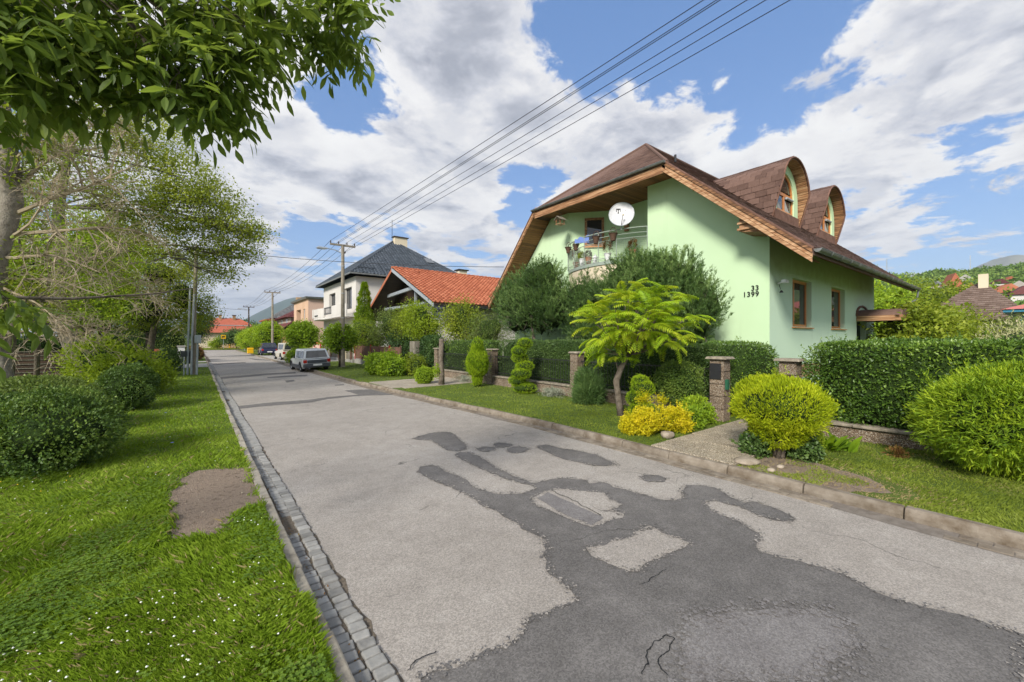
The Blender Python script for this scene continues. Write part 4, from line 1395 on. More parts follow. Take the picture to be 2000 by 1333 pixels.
    m = MB(); m.tube([(xc + .12, YF + .02, zws - .1), (xc + hwW - fr, YF + .02, zws - .1)], .05, 8); m.build('blind_box', M['galv'], d)
    m = MB(); m.poly([(xc + x, YF + .09, z) for x, z in inn if z > zws + .01]); m.build('pane', M['glass'], d)
    # shingles on the hood, course by course
    pl_ = [Vector((x, z)) for x, z in prof]
    cum = [0]
    for a, b in zip(pl_, pl_[1:]):
        cum.append(cum[-1] + (b - a).length)
    tot = cum[-1]

    def at(s):
        s = max(0, min(tot - 1e-6, s))
        for i in range(n - 1):
            if s <= cum[i + 1]:
                t = (s - cum[i]) / (cum[i + 1] - cum[i])
                p = pl_[i].lerp(pl_[i + 1], t)
                dd = (pl_[i + 1] - pl_[i]).normalized()
                return p, dd
    ch, tw = .225, .40
    mm = MB()
    mm.hexa([(0, .006, 0), (ch * 1.12, .006, -.006), (ch * 1.12, tw - .006, -.006), (0, tw - .006, 0), (0, .006, .022), (ch * 1.12, .006, .006), (ch * 1.12, tw - .006, .006), (0, tw - .006, .022)])
    SM = mm.mesh('shingle', M['shingle'])
    rest = MB()
    base = wloc(d)
    half = tot / 2
    nc = int(half / ch)
    cnt = 0
    for side in (0, 1):
        for j in range(nc + 1):
            s0 = j * ch
            if s0 > half - .02:
                continue
            p, dd = at(s0 if not side else tot - s0)
            if side:
                dd = -dd
            z = p.y
            nrm = Vector((-dd.y, dd.x)) if not side else Vector((dd.y, -dd.x))
            p = p + nrm * .012
            y0, y1 = yrim(z) - .015, yroof(z + dd.y * ch * .5) - .02
            k = 0
            yy_ = y0 - (tw * .5 if j % 2 else 0)
            while yy_ < y1:
                ya, yb = max(yy_, y0), min(yy_ + tw, y1)
                yy_ += tw
                if yb - ya < .05:
                    continue
                R = Matrix(((dd.x, 0, nrm.x), (0, 1, 0), (dd.y, 0, nrm.y)))
                if side == 0 or j >= nc - 2:
                    h = nrm * random.uniform(-.003, .006)
                    o = place('shingle', SM, d, Vector((xc + p.x + h.x, ya, p.y + h.y)) - base)
                    if side:
                        R = Matrix(((dd.x, 0, nrm.x), (0, -1, 0), (dd.y, 0, nrm.y)))
                        o.location.y += yb - ya
                    o.rotation_euler = R.to_euler()
                    o.scale = (1, (yb - ya) / tw, 1)
                    cnt += 1
                else:
                    q = lambda a_, b_, c_: (xc + p.x + dd.x * a_ + nrm.x * c_, b_, p.y + dd.y * a_ + nrm.y * c_)
                    rest.poly([q(0, ya + .006, .02), q(0, yb - .006, .02), q(ch * 1.1, yb - .006, .004), q(ch * 1.1, ya + .006, .004)])
    print('dormer shingles', cnt)
    if rest.v:
        o = rest.build('shingle_course', M['shingle'], d); o['kind'] = 'stuff'
    return d


dormer(18.08)
dormer(22.85, 1.36)

# balcony
m = MB()
arc = []
for k in range(17):
    t = k / 16
    arc.append((XF - .66 * math.sin(PI * t) ** .8, 13.32 - 4.17 * t))
n = len(arc)
m.prism([(x, y, 5.06) for x, y in arc] + [(A1.x, 9.6, 5.06), (A1.x, A1.y, 5.06)], (0, 0, .14))
m.build('balcony_floor', M['rail'], GH)
m = MB()
for (x0, y0), (x1, y1) in zip(arc, arc[1:]):
    m.hexa([(x0 + .04, y0, 4.1), (x1 + .04, y1, 4.1), (x1 + .16, y1, 4.1), (x0 + .16, y0, 4.1), (x0 + .04, y0, 5.05), (x1 + .04, y1, 5.05), (x1 + .16, y1, 5.05), (x0 + .16, y0, 5.05)])
m.build('balcony_apron', M['cream_wall'], GH)
R_ = MB()
pr = lambda z: [(x - .02, y, z) for x, y in arc]
for z, r in ((6.35, .022), (6.15, .014), (5.98, .014), (5.30, .016), (5.24, .012)):
    R_.tube(pr(z), r, 6)
rail = R_.build('balcony_railing', M['rail'], GH)
for k in (0, 3, 6, 9, 12, 16):
    m = MB(); m.tube([(arc[k][0] - .02, arc[k][1], 5.2), (arc[k][0] - .02, arc[k][1], 6.35)], .02, 6); m.build('post', M['rail'], rail)
m = MB()
for k in range(16 * 4):
    t = k / 64
    x, y = XF - .68 * math.sin(PI * t) ** .8, 13.32 - 4.17 * t
    m.tube([(x, y, 5.3), (x, y, 5.98)], .0035, 3, caps=False)
for q in range(9):
    m.tube(pr(5.36 + q * .07), .0032, 3, caps=False)
o = m.build('mesh_infill', M['rail'], rail); o['kind'] = 'stuff'
# loggia window and balcony door
U = Vector((dA.x, dA.y, 0)); N_ = Vector((-.75, -.66, 0)).normalized()
p = Vector((A0.x, A0.y, 6.28)) + U * .74 + N_ * .02
window(GH, p, U, (0, 0, 1), .86, 1.28, N_, M['wood_y'], M['glass'], rec=-.001, fr=.1, mull=(), sill=M['wood_frame'])
m = MB(); m.box(A1.x - .05, A1.x - .01, 9.64, 9.84, 5.2, 7.3); m.build('door_frame', M['wood_frame'], GH)
# entrance canopy
m = MB()
prof = [(22.7 + .85 - .85 * math.cos(PI * k / 8), 3.08 + .30 * math.sin(PI * k / 8)) for k in range(9)]
m.prism([(x, YC - .004, z) for x, z in prof], (0, -1.45, 0)); cn = m.build('entrance_canopy', M['shingle'], GH)
m = MB(); m.box(22.66, 22.7, 3.5, YC - .01, 2.86, 3.08); m.box(22.7, 24.4, 3.5, 3.54, 2.86, 3.08); m.box(24.4, 24.44, 3.5, YC - .01, 2.86, 3.08)
m.build('canopy_fascia', M['wood_y'], cn)
m = MB(); m.tube([(22.66, YC - .03, 3.1)] + [(22.6 + .95 - .95 * math.cos(PI * k / 8), YC - .03, 3.12 + .42 * math.sin(PI * k / 8)) for k in range(9)], .05, 6); m.build('canopy_flashing', M['rust'], cn)
# house numbers
for txt, z, y in (('33', 3.575, 5.27), ('1399', 3.395, 5.27)):
    cu = bpy.data.curves.new('house_number', 'FONT')
    cu.body = txt; cu.size = .215; cu.align_x = 'RIGHT'; cu.extrude = .002; cu.bevel_depth = .004; cu.space_character = 1.12
    cu.materials.append(M['ink'])
    o = bpy.data.objects.new('house_number', cu); COL.objects.link(o)
    bpy.context.view_layer.update()
    me = bpy.data.meshes.new_from_object(o)
    bpy.data.objects.remove(o)
    place('house_number', me, GH, Vector((XF - .018, y, z)) - wloc(GH), (PI / 2, 0, -PI / 2))


# =================================================================== white house with pyramid roof
WH = thing('house', 'white two storey house with dark grey pyramid roof and long curved balcony', 'house', (14, 46.7, .1))
m = MB()
wh_holes = [(1.54, 4.62, 5.45, 7.97), (8.53, 11.6, 5.53, 7.9)]
wall(m, (14, 46.7, .1), (0, 1, 0), (0, 0, 1), 14.6, 9.0, wh_holes, .45, nrm=(-1, 0, 0))
wall(m, (14, 46.7, .1), (1, 0, 0), (0, 0, 1), 14.6, 9.0, (), .1, nrm=(0, -1, 0))
m.poly([(28.6, 46.7, .1), (28.6, 61.3, .1), (28.6, 61.3, 9.1), (28.6, 46.7, 9.1)])
m.poly([(14, 61.3, .1), (28.6, 61.3, .1), (28.6, 61.3, 9.1), (14, 61.3, 9.1)])
m.build('wall', M['white_wall'], WH)
for a, b, c_, e in wh_holes:
    window(WH, (14, 46.7 + a, .1 + c_), (0, 1, 0), (0, 0, 1), b - a, e - c_, (-1, 0, 0), M['black_metal'], M['glass'], rec=.4, fr=.12, mull=(.35, .7))
rf = MB()
e0, e1, f0, f1, az = 13.2, 29.4, 45.9, 62.1, 15.4
ax, ay = 21.3, 54.4
for a, b in (((e0, f0), (e1, f0)), ((e1, f0), (e1, f1)), ((e1, f1), (e0, f1)), ((e0, f1), (e0, f0))):
    slab(rf, [(a[0], a[1], 9.35), (b[0], b[1], 9.35), (ax, ay, az)], .15)
WR = rf.build('roof', M['slate'], WH)
V1 = Vector((0, ay - f0, az - 9.35)); L1 = V1.length
tiled('tile_course', M['slate'], WR, (e0, f0, 9.37), (1, 0, 0), V1, [(0, 0), (e1 - e0, 0), (ax - e0, L1)], .42, .40, .03, wave=True)
V2 = Vector((ax - e0, 0, az - 9.35)); L2 = V2.length
tiled('tile_course', M['slate'], WR, (e0, f0, 9.37), (0, 1, 0), V2, [(0, 0), (f1 - f0, 0), (ay - f0, L2)], .42, .40, .03, wave=True)
m = MB()
for q in ((e0, f0), (e1, f0), (e0, f1)):
    m.tube([(q[0], q[1], 9.42), (ax, ay, az + .06)], .1, 6)
m.build('hip_cap', M['slate'], WR)
m = MB(); m.box(e0 - .1, e1, f0 - .1, f0 - .0, 9.2, 9.36); m.box(e0 - .1, e0, f0, f1, 9.2, 9.36); m.build('gutter', M['metal_zinc'], WH)
m = MB(); m.box(21.2, 23.0, 53.6, 54.3, 13.2, 15.9); ch = m.build('chimney', M['cream_wall'], WR)
m = MB(); m.box(21.05, 23.15, 53.45, 54.45, 15.9, 16.0); m.build('chimney_cap', M['wood_dark'], ch)
m = MB(); m.tube([(20.95, 53.9, 15), (20.95, 53.9, 18.2)], .035, 5); m.build('antenna_mast', M['wire'], WR)
m = MB(); m.box(30.3, 31.6, 52, 53, 11.0, 12.1); ch = m.build('chimney', M['cream_wall'], WR); m = MB(); m.box(30.1, 31.8, 51.8, 53.2, 12.1, 12.25); m.build('chimney_cap', M['wood_dark'], ch)
vv = V1.normalized(); pn = Vector((1, 0, 0)).cross(vv)
p = Vector((24.0, f0, 9.35)) + vv * 4.6 + pn * .08
m = MB(); m.hexa([p, p + Vector((1.1, 0, 0)), p + Vector((1.1, 0, 0)) + vv * 1.3, p + vv * 1.3, p + pn * .1, p + Vector((1.1, 0, 0)) + pn * .1, p + Vector((1.1, 0, 0)) + vv * 1.3 + pn * .1, p + vv * 1.3 + pn * .1]); m.build('skylight', M['glass_lt'], WR)
m = MB()
for a in range(4):
    p0 = Vector((14.2 + a * 3.2, f0, 9.35)) + vv * 1.2 + pn * .14
    m.beam(p0, p0 + Vector((1.9, 0, 0)), .05, .12)
m.build('snow_guard', M['slate'], WR)
# balcony running along the street side
BX = 12.55
m = MB()
out_ = [(14, 46.6), (12.9, 46.6), (BX, 47.3), (BX, 51.3), (12.75, 51.8), (12.75, 55.6), (BX, 56.2), (12.35, 57.0), (12.4, 59.8), (12.9, 61.8), (14, 62.2)]
m.prism([(x, y, 4.55) for x, y in out_], (0, 0, .28)); B_ = m.build('balcony', M['white_wall'], WH)
for a, b in ((1, 3), (5, 8)):
    m = MB()
    for i in range(a, b):
        (x0, y0), (x1, y1) = out_[i], out_[i + 1]
        m.hexa([(x0, y0, 4.84), (x1, y1, 4.84), (x1 + .15, y1, 4.84), (x0 + .15, y0, 4.84), (x0, y0, 5.95), (x1, y1, 5.95), (x1 + .15, y1, 5.95), (x0 + .15, y0, 5.95)])
    m.build('parapet', M['white_wall'], B_)
m = MB(); m.box(12.29, 12.36, 57.2, 58.8, 5.0, 5.13); m.build('parapet_slot', M['ink'], B_)
for (x0, y0), (x1, y1) in (((BX, 51.3), (12.75, 51.8)), ((12.75, 51.8), (12.75, 55.6)), ((12.4, 59.9), (12.9, 61.8)), ((12.9, 61.8), (14, 62.2))):
    m = MB()
    m.tube([(x0, y0, 5.95), (x1, y1, 5.95)], .035, 5); m.tube([(x0, y0, 5.1), (x1, y1, 5.1)], .025, 5)
    L = math.hypot(x1 - x0, y1 - y0); k = int(L / .16)
    for i in range(1, k):
        t = i / k
        q = .06 * math.sin(i * 2.1)
        m.tube([(x0 + (x1 - x0) * t, y0 + (y1 - y0) * t, 5.1), (x0 + (x1 - x0) * t + q, y0 + (y1 - y0) * t, 5.55), (x0 + (x1 - x0) * t, y0 + (y1 - y0) * t, 5.95)], .02, 4)
    m.build('iron_railing', M['rail_dark'], B_)
for x, y in ((12.75, 55.6), (12.4, 59.8), (12.6, 61.0), (12.95, 61.8)):
    m = MB(); m.box(x - .1, x + .15, y - .15, y + .15, 4.83, 6.0); m.build('pier', M['white_wall'], B_)

# =================================================================== house with the orange tiled roof
RH = thing('house', 'house with orange clay tile roof and deep dark timber gable facing the street', 'house', (14, 32, .1))
zR = lambda y: 7.8 - .455 * (32.04 - y) if y < 32.04 else 7.8 - .53 * (y - 32.04)
m = MB()
m.poly([(15.2, 25.6, .1), (26, 25.6, .1), (26, 25.6, zR(25.6) - .25), (15.2, 25.6, zR(25.6) - .25)])
m.poly([(15.2, 25.6, .1), (15.2, 38.2, .1), (15.2, 38.2, zR(38.2) - .25), (15.2, 32.04, 7.5), (15.2, 25.6, zR(25.6) - .25)])
m.build('wall', M['white_wall'], RH)
rf = MB()
slab(rf, [(12.5, 24.75, zR(24.75)), (23.6, 24.75, zR(24.75)), (23.6, 32.04, 7.8), (12.5, 32.04, 7.8)], .16)
slab(rf, [(12.5, 32.04, 7.8), (23.6, 32.04, 7.8), (23.6, 39.3, zR(39.3)), (12.5, 39.3, zR(39.3))], .16)
RR = rf.build('roof', M['wood_dark'], RH)
V3 = Vector((0, 7.29, 7.8 - zR(24.75))); L3 = V3.length
tiled('tile_course', M['redtile'], RR, (12.45, 24.72, zR(24.75) + .02), (1, 0, 0), V3, [(0, 0), (11.1, 0), (11.1, L3), (0, L3)], .36, .32, .055, wave=True)
V4 = Vector((0, -7.26, 7.8 - zR(39.3))); L4 = V4.length
tiled('tile_course', M['redtile'], RR, (12.45, 39.3, zR(39.3) + .02), (1, 0, 0), V4, [(0, 0), (11.1, 0), (11.1, L4), (0, L4)], .33, .30, .03, wave=True)
for k in range(24):
    m = MB(); m.tube([(12.4 + k * .46, 32.04, 7.83), (12.4 + k * .46 + .47, 32.04, 7.86)], [.11, .13], 8); m.build('ridge_tile', M['redtile'], RR)
for k in range(6):
    x = 14.3 + k * 1.7
    m = MB(); m.lathe([(.13, 0), (.12, .14), (.04, .2)], (x, 31.2, zR(31.2) + .05), 8); m.build('vent_tile', M['redtile'], RR)
for s_ in (0, 1):
    y1 = 24.72 if not s_ else 39.3
    m = MB()
    m.prism([(12.40, 32.04, 7.76), (12.40, y1, zR(y1) + .0), (12.40, y1, zR(y1) - .24), (12.40, 32.04, 7.5)], (.06, 0, 0)); m.build('bargeboard', M['galv'] if not s_ else M['redtile'], RH)
m = MB(); m.poly([(14.3, 27.5, zR(27.5) - .2), (14.3, 36.5, zR(36.5) - .2), (14.3, 32.04, 7.55)]); m.poly([(12.55, 24.9, zR(24.9) - .2), (14.3, 24.9, zR(24.9) - .2), (14.3, 32.04, 7.6), (12.55, 32.04, 7.6)]); m.poly([(12.55, 39.2, zR(39.2) - .2), (12.55, 32.04, 7.6), (14.3, 32.04, 7.6), (14.3, 39.2, zR(39.2) - .2)])
m.build('gable_lining', M['wood_dark'], RH)
m = MB(); m.beam((13.2, 29.2, 6.05), (13.2, 34.9, 5.8), .16, .24); m.beam((13.2, 29.2, 4.9), (13.2, 29.2, 6.4), .16, .16); m.build('tie_beam', M['galv'], RH)
m = MB(); m.box(12.9, 13.1, 27.2, 35, 4.55, 4.75); m.build('cross_beam', M['galv'], RH)
window(RH, (15.19, 28.2, 3.6), (0, 1, 0), (0, 0, 1), 2.2, 1.7, (-1, 0, 0), M['white_paint'], M['glass_lt'], rec=-.02, fr=.1, mull=(.5,))
window(RH, (15.19, 31.6, 3.6), (0, 1, 0), (0, 0, 1), 2.4, 1.7, (-1, 0, 0), M['white_paint'], M['glass_lt'], rec=-.02, fr=.1, mull=(.5,))
m = MB(); m.box(12.5, 23.6, 24.60, 24.72, zR(24.7) - .22, zR(24.7) - .06); m.build('gutter', M['black_metal'], RH)

# =================================================================== peach cube house
PH = thing('house', 'flat roofed peach rendered house beyond the white one', 'house', (14, 71.35, .1))
m = MB()
ph = [(2.34, 5.2, 5.2, 7.0)]
wall(m, (14, 71.35, .1), (0, 1, 0), (0, 0, 1), 12.1, 8.4, [(5.9, 9.7, 4.2, 7.0)] + [(.9 + 1.4, 3.9, 4.6, 6.9)], .8, nrm=(-1, 0, 0))
m.build('wall', M['peach_wall'], PH)
m = MB(); wall(m, (14, 71.35, .1), (1, 0, 0), (0, 0, 1), 13, 8.4, (), .1, nrm=(0, -1, 0)); m.build('side_wall', M['peach_side'], PH)
window(PH, (14, 73.65, 4.7), (0, 1, 0), (0, 0, 1), 1.6, 2.3, (-1, 0, 0), M['white_paint'], M['glass'], rec=.2, fr=.16, mull=())
window(PH, (14.1, 77.3, 4.3), (0, 1, 0), (0, 0, 1), 1.8, 2.8, (-1, 0, 0), M['white_paint'], M['glass'], rec=.6, fr=.2, mull=())
m = MB(); m.hexa([(13.6, 70.9, 8.5), (27.2, 70.9, 8.5), (27.2, 84, 8.5), (13.6, 84, 8.5), (13.5, 70.8, 8.78), (27.3, 70.8, 8.78), (27.3, 84.1, 8.78), (13.5, 84.1, 8.78)]); m.build('roof', M['metal_zinc'], PH)
m = MB(); m.box(19.5, 21, 76, 77, 8.78, 9.6); m.build('chimney', M['white_wall'], PH)


def hip_house(label, x0, x1, y0, y1, zw, zt, wallm, roofm, ov=.6, ridge=None, ch=.5, tw=.45, wins=(), group=None):
    t = thing('house', label, 'house', (x0, y0, .05), group=group)
    m = MB(); m.box(x0, x1, y0, y1, .05, zw); m.build('wall', wallm, t)
    a0, a1, b0, b1 = x0 - ov, x1 + ov, y0 - ov, y1 + ov
    cx, cy = (a0 + a1) / 2, (b0 + b1) / 2
    if a1 - a0 > b1 - b0:
        r0, r1 = Vector((cx - (a1 - a0 - (b1 - b0)) / 2, cy, zt)), Vector((cx + (a1 - a0 - (b1 - b0)) / 2, cy, zt))
    else:
        r0, r1 = Vector((cx, cy - (b1 - b0 - (a1 - a0)) / 2, zt)), Vector((cx, cy + (b1 - b0 - (a1 - a0)) / 2, zt))
    c = [Vector((a0, b0, zw)), Vector((a1, b0, zw)), Vector((a1, b1, zw)), Vector((a0, b1, zw))]
    rf = MB(); rf.poly([tuple(q) for q in c])
    along = a1 - a0 > b1 - b0
    if along:
        faces = [[c[0], c[1], r1, r0], [c[1], c[2], r1], [c[2], c[3], r0, r1], [c[3], c[0], r0]]
    else:
        faces = [[c[0], c[1], r0], [c[1], c[2], r1, r0], [c[2], c[3], r1], [c[3], c[0], r0, r1]]
    for f in faces:
        rf.poly([tuple(q) for q in f])
    R = rf.build('roof', roofm, t)
    for f in (faces[0], faces[3]):
        P = f[0]; U = (f[1] - f[0]).normalized()
        nrm = (f[1] - f[0]).cross(f[-1] - f[0]).normalized()
        if nrm.z < 0:
            nrm = -nrm
        V = nrm.cross(U)
        if V.z < 0:
            V = -V
        poly = [((q - P).dot(U), (q - P).dot(V)) for q in f]
        tiled('tile_course', roofm, R, P + nrm * .02, U, V, poly, ch, tw, .05, N=nrm)
    for wn in wins:
        if wn[0] == 'x':                                     # window on the -X wall
            window(t, (x0 - .01, wn[1], wn[2]), (0, 1, 0), (0, 0, 1), wn[3], wn[4], (-1, 0, 0), M['white_paint'], M['glass'], rec=-.01, fr=.12, mull=(.5,))
        else:
            window(t, (wn[1], y0 - .01, wn[2]), (1, 0, 0), (0, 0, 1), wn[3], wn[4], (0, -1, 0), M['white_paint'], M['glass'], rec=-.01, fr=.12, mull=(.5,))
    return t, R


h, R = hip_house('ochre house with plum tiled two tier roof beyond the peach house', 14.2, 24, 88, 103, 6.2, 9.6, M['grey_wall'], M['plumtile'], .9, wins=[('x', 91, 4.7, 2, 1.3), ('x', 97, 4.7, 2.2, 1.3)])
m = MB(); m.box(13.0, 14.19, 87.2, 104, .05, 3.9); m.build('porch_wall', M['ochre_wall'], h)
m = MB(); m.prism([(12.4, 86.8, 3.9), (14.6, 86.8, 5.6), (14.6, 86.8, 5.4), (12.4, 86.8, 3.75)], (0, 17.5, 0)); m.build('lower_roof', M['plumtile'], h)
window(h, (12.99, 89, 1.4), (0, 1, 0), (0, 0, 1), 2, 1.7, (-1, 0, 0), M['white_paint'], M['glass'], rec=-.01, fr=.15)
window(h, (12.99, 95, 1.4), (0, 1, 0), (0, 0, 1), 2, 1.7, (-1, 0, 0), M['white_paint'], M['glass'], rec=-.01, fr=.15)
h, R = hip_house('grey beige house with dark pointed roof and chimney far down the street', 15, 27, 112, 124, 7.0, 12.0, M['grey_wall'], M['greyroof'], .9, wins=[('x', 115, 4.6, 2, 1.5)])
m = MB(); m.box(20.3, 21.7, 117.4, 118.4, 11.2, 12.8); m.build('chimney', M['stone_warm'], R)
m = MB(); m.box(12.6, 15, 110.5, 123, 6.4, 6.7); m.build('terrace_roof', M['redtile'], h)
h, R = hip_house('low grey roofed house behind the beige one at the end of the row', 16, 27, 132, 146, 5.6, 9.4, M['ochre_wall'], M['greyroof'], .9)

# red roofed house closing the street
FH = thing('house', 'wide house with big red half hipped roof closing the end of the street', 'house', (4, 108, .05))
x0, x1, y0, y1, ze = 0.2, 10.4, 108, 118, 3.4
m = MB(); m.box(x0, x1, y0, y1, .05, ze); m.build('wall', M['cream_wall'], FH)
cx, cy, zt = 5.2, 113, 6.75
a0, a1 = x0 - 1.1, x1 + .9
rf = MB()
fr_ = [(a0, y0 - .7, ze), (a1, y0 - .7, ze), (a1 - 1.9, y0 + 2.2, 5.6), (7.6, cy, zt), (3.0, cy, zt), (a0 + 2.2, y0 + 2.2, 5.4)]
rf.poly(fr_)
rf.poly([(a0, y0 - .7, ze), (a0 + 2.2, y0 + 2.2, 5.4), (3.0, cy, zt), (a0 + 2.2, y1 - 2.2, 5.4), (a0, y1 + .7, ze)])
rf.poly([(a1, y0 - .7, ze), (a1 - 1.9, y0 + 2.2, 5.6), (7.6, cy, zt), (a1 - 1.9, y1 - 2.2, 5.6), (a1, y1 + .7, ze)])
rf.poly([(a0, y1 + .7, ze), (a1, y1 + .7, ze), (7.6, cy, zt), (3.0, cy, zt)])
FR = rf.build('roof', M['redtile_far'], FH)
m = MB(); m.box(a0 + 1.6, a1 - 1.6, y0 + 1.5, y0 + 1.62, 4.98, 5.12); m.build('snow_guard', M['galv'], FR)
for x in (3.8, 6.4):
    m = MB(); m.box(x, x + .55, 112.2, 112.8, 6.2, 7.35); c_ = m.build('chimney', M['stone_warm'], FR); m = MB(); m.box(x - .12, x + .67, 112.1, 112.9, 7.35, 7.48); m.build('chimney_cap', M['wood_dark'], c_)
for x in (3.4, 7.0, 8.6):
    window(FH, (x, y0 - .01, 1.4), (1, 0, 0), (0, 0, 1), 1.0, 1.4, (0, -1, 0), M['white_paint'], M['glass'], rec=-.01, fr=.12)
m = MB(); m.prism([(6.2, 107.9, 3.0), (9.6, 107.9, 3.0), (9.6, 105.6, 2.6), (6.2, 105.6, 2.6)], (0, 0, .12)); m.build('porch_roof', M['greyroof'], FH)

# right background: brown tiled gable roof and a cream house with a pinkish roof
BH = thing('house', 'brown tiled roof with cream chimney seen past the green house', 'house', (60, 3.5, .05))
m = MB(); m.box(61, 74, -1.6, 7.6, .05, 4.2); m.build('wall', M['grey_wall'], BH)
rf = MB()
rf.poly([(60, -2.4, 3.9), (60, 8.4, 3.9), (66, 4.9, 7.2), (66, 1.1, 7.2)][:0] or [(60, .4, 3.9), (60, 8.8, 3.9), (66.5, 4.5, 8.0), (66.5, 3.9, 8.0)])
rf.poly([(60, .4, 3.9), (66.5, 3.9, 8.0), (74, .4, 3.9)])
rf.poly([(60, 8.8, 3.9), (74, 8.8, 3.9), (66.5, 4.5, 8.0)])
BR = rf.build('roof', M['browntile'], BH)
p0 = Vector((60, .4, 3.9)); Ub = Vector((0, 1, 0)); Vb = Vector((6.5, 0, 4.1)); Lb = Vb.length
tiled('tile_course', M['browntile'], BR, p0 + Vector((-.02, 0, .02)), Ub, Vb, [(0, 0), (8.4, 0), (4.1, Lb), (3.5, Lb)], .42, .5, .06)
m = MB(); m.box(65.5, 66.2, 3.6, 4.3, 7.2, 8.9); m.build('chimney', M['cream_wall'], BR)
CH = thing('house', 'cream house with pinkish roof and blue eaves at the right edge', 'house', (40, .2, .05))
m = MB(); m.box(40.6, 50, -7.6, 1.1, .05, 3.75); m.build('wall', M['cream_wall'], CH)
m = MB(); m.box(40.0, 50.6, -8.2, 1.6, 3.75, 3.92); m.build('eaves', M['blue_trim'], CH)
m = MB(); m.poly([(39.9, 1.7, 3.93), (39.9, -8.3, 3.93), (44, -3.3, 5.6)]); m.poly([(39.9, 1.7, 3.93), (44, -3.3, 5.6), (50.7, 1.7, 3.93)]); m.build('roof', M['pink_roof'], CH)
window(CH, (40.59, .1, 2.6), (0, 1, 0), (0, 0, 1), .8, .9, (-1, 0, 0), M['blue_trim'], M['glass'], rec=-.01, fr=.06)

# hills and mountains --------------------------------------------------------


def terrain(name, mat, fx, fy, nx, ny, f, parent=None):
    X = np.linspace(fx[0], fx[1], nx); Y = np.linspace(fy[0], fy[1], ny)
    gx, gy = np.meshgrid(X, Y, indexing='ij')
    Z = f(gx, gy)
    V = np.stack([gx, gy, Z], -1).reshape(-1, 3)
    i, j = np.meshgrid(np.arange(nx - 1), np.arange(ny - 1), indexing='ij')
    a = (i * ny + j).ravel(); b = a + ny; c_ = b + 1; d_ = a + 1
    F = np.concatenate([np.stack([a, b, c_], 1), np.stack([a, c_, d_], 1)])
    o = place(name, fast_mesh(name, V, F, mat, smooth=True))
    o['kind'] = 'structure'
    return o


def fbm(x, y, sc):
    return vnoise(x, y, sc) + .5 * vnoise(x + 31, y + 7, sc * 2.1) + .25 * vnoise(x + 5, y + 71, sc * 4.3) + .12 * vnoise(x, y, sc * 9)


def hillz(x, y):
    t = np.clip((x - 130) / 420, 0, 1)
    return -1 + 66 * t ** 1.15 * (.86 + .10 * fbm(x, y, .006)) + (y * .00 + 0)


M['hill'] = mottled('hill_meadow', (0.06, 0.10, 0.03), (0.14, 0.19, 0.06), .03, .95, .3, .3, .1, world=True)
terrain('hill', M['hill'], (130, 760), (-300, 420), 60, 60, hillz)
M['mountain_forest'] = mottled('forested_mountain', (0.022, 0.045, 0.03), (0.04, 0.075, 0.045), .004, .95, .3, .02, 1, world=True)
M['mountain_rock'] = mottled('bare_mountain', (0.13, 0.14, 0.11), (0.24, 0.24, 0.2), .003, .95, .3, .02, 1, world=True)
def mz(x, y):
    r = np.exp(-((x - 900) / 620.) ** 2) * 400
    return r * (.78 + .2 * fbm(x, y, .0016)) * np.clip((y - 3200) / 900, 0, 1) * np.clip((5200 - y) / 700, 0, 1) - 2


terrain('forested_mountain', M['mountain_forest'], (-900, 3200), (3150, 5200), 90, 40, mz)
def mr(x, y):
    u = y / x
    return -2 + 560 * np.exp(-((u - .042) / .075) ** 2) * (.8 + .2 * fbm(x, y, .0025)) * np.clip((x - 3300) / 800, 0, 1) + 380 * np.exp(-((u + .08) / .06) ** 2) * (.8 + .2 * fbm(x, y, .0025)) * np.clip((x - 3300) / 800, 0, 1)


terrain('bare_mountain', M['mountain_rock'], (3250, 4900), (-700, 1100), 30, 120, mr)


# =================================================================== vegetation builders
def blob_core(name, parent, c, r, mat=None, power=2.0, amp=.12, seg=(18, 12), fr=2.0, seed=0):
    """lumpy solid; by default a dark filler standing for the shade inside foliage"""
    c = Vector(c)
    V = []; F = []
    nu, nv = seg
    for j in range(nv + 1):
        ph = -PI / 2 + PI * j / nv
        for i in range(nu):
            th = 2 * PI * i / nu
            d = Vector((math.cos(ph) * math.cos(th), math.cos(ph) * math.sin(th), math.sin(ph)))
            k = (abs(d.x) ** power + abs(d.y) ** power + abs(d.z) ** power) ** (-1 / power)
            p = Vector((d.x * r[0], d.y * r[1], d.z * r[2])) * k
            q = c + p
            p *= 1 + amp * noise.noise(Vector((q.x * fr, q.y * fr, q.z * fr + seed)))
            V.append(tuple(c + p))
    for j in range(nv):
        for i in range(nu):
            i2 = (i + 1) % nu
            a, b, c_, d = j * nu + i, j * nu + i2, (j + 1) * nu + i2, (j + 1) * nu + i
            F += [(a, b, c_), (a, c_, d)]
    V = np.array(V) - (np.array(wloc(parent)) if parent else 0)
    return place(name, fast_mesh(name, V, np.array(F), mat or M['core'], smooth=True), parent)


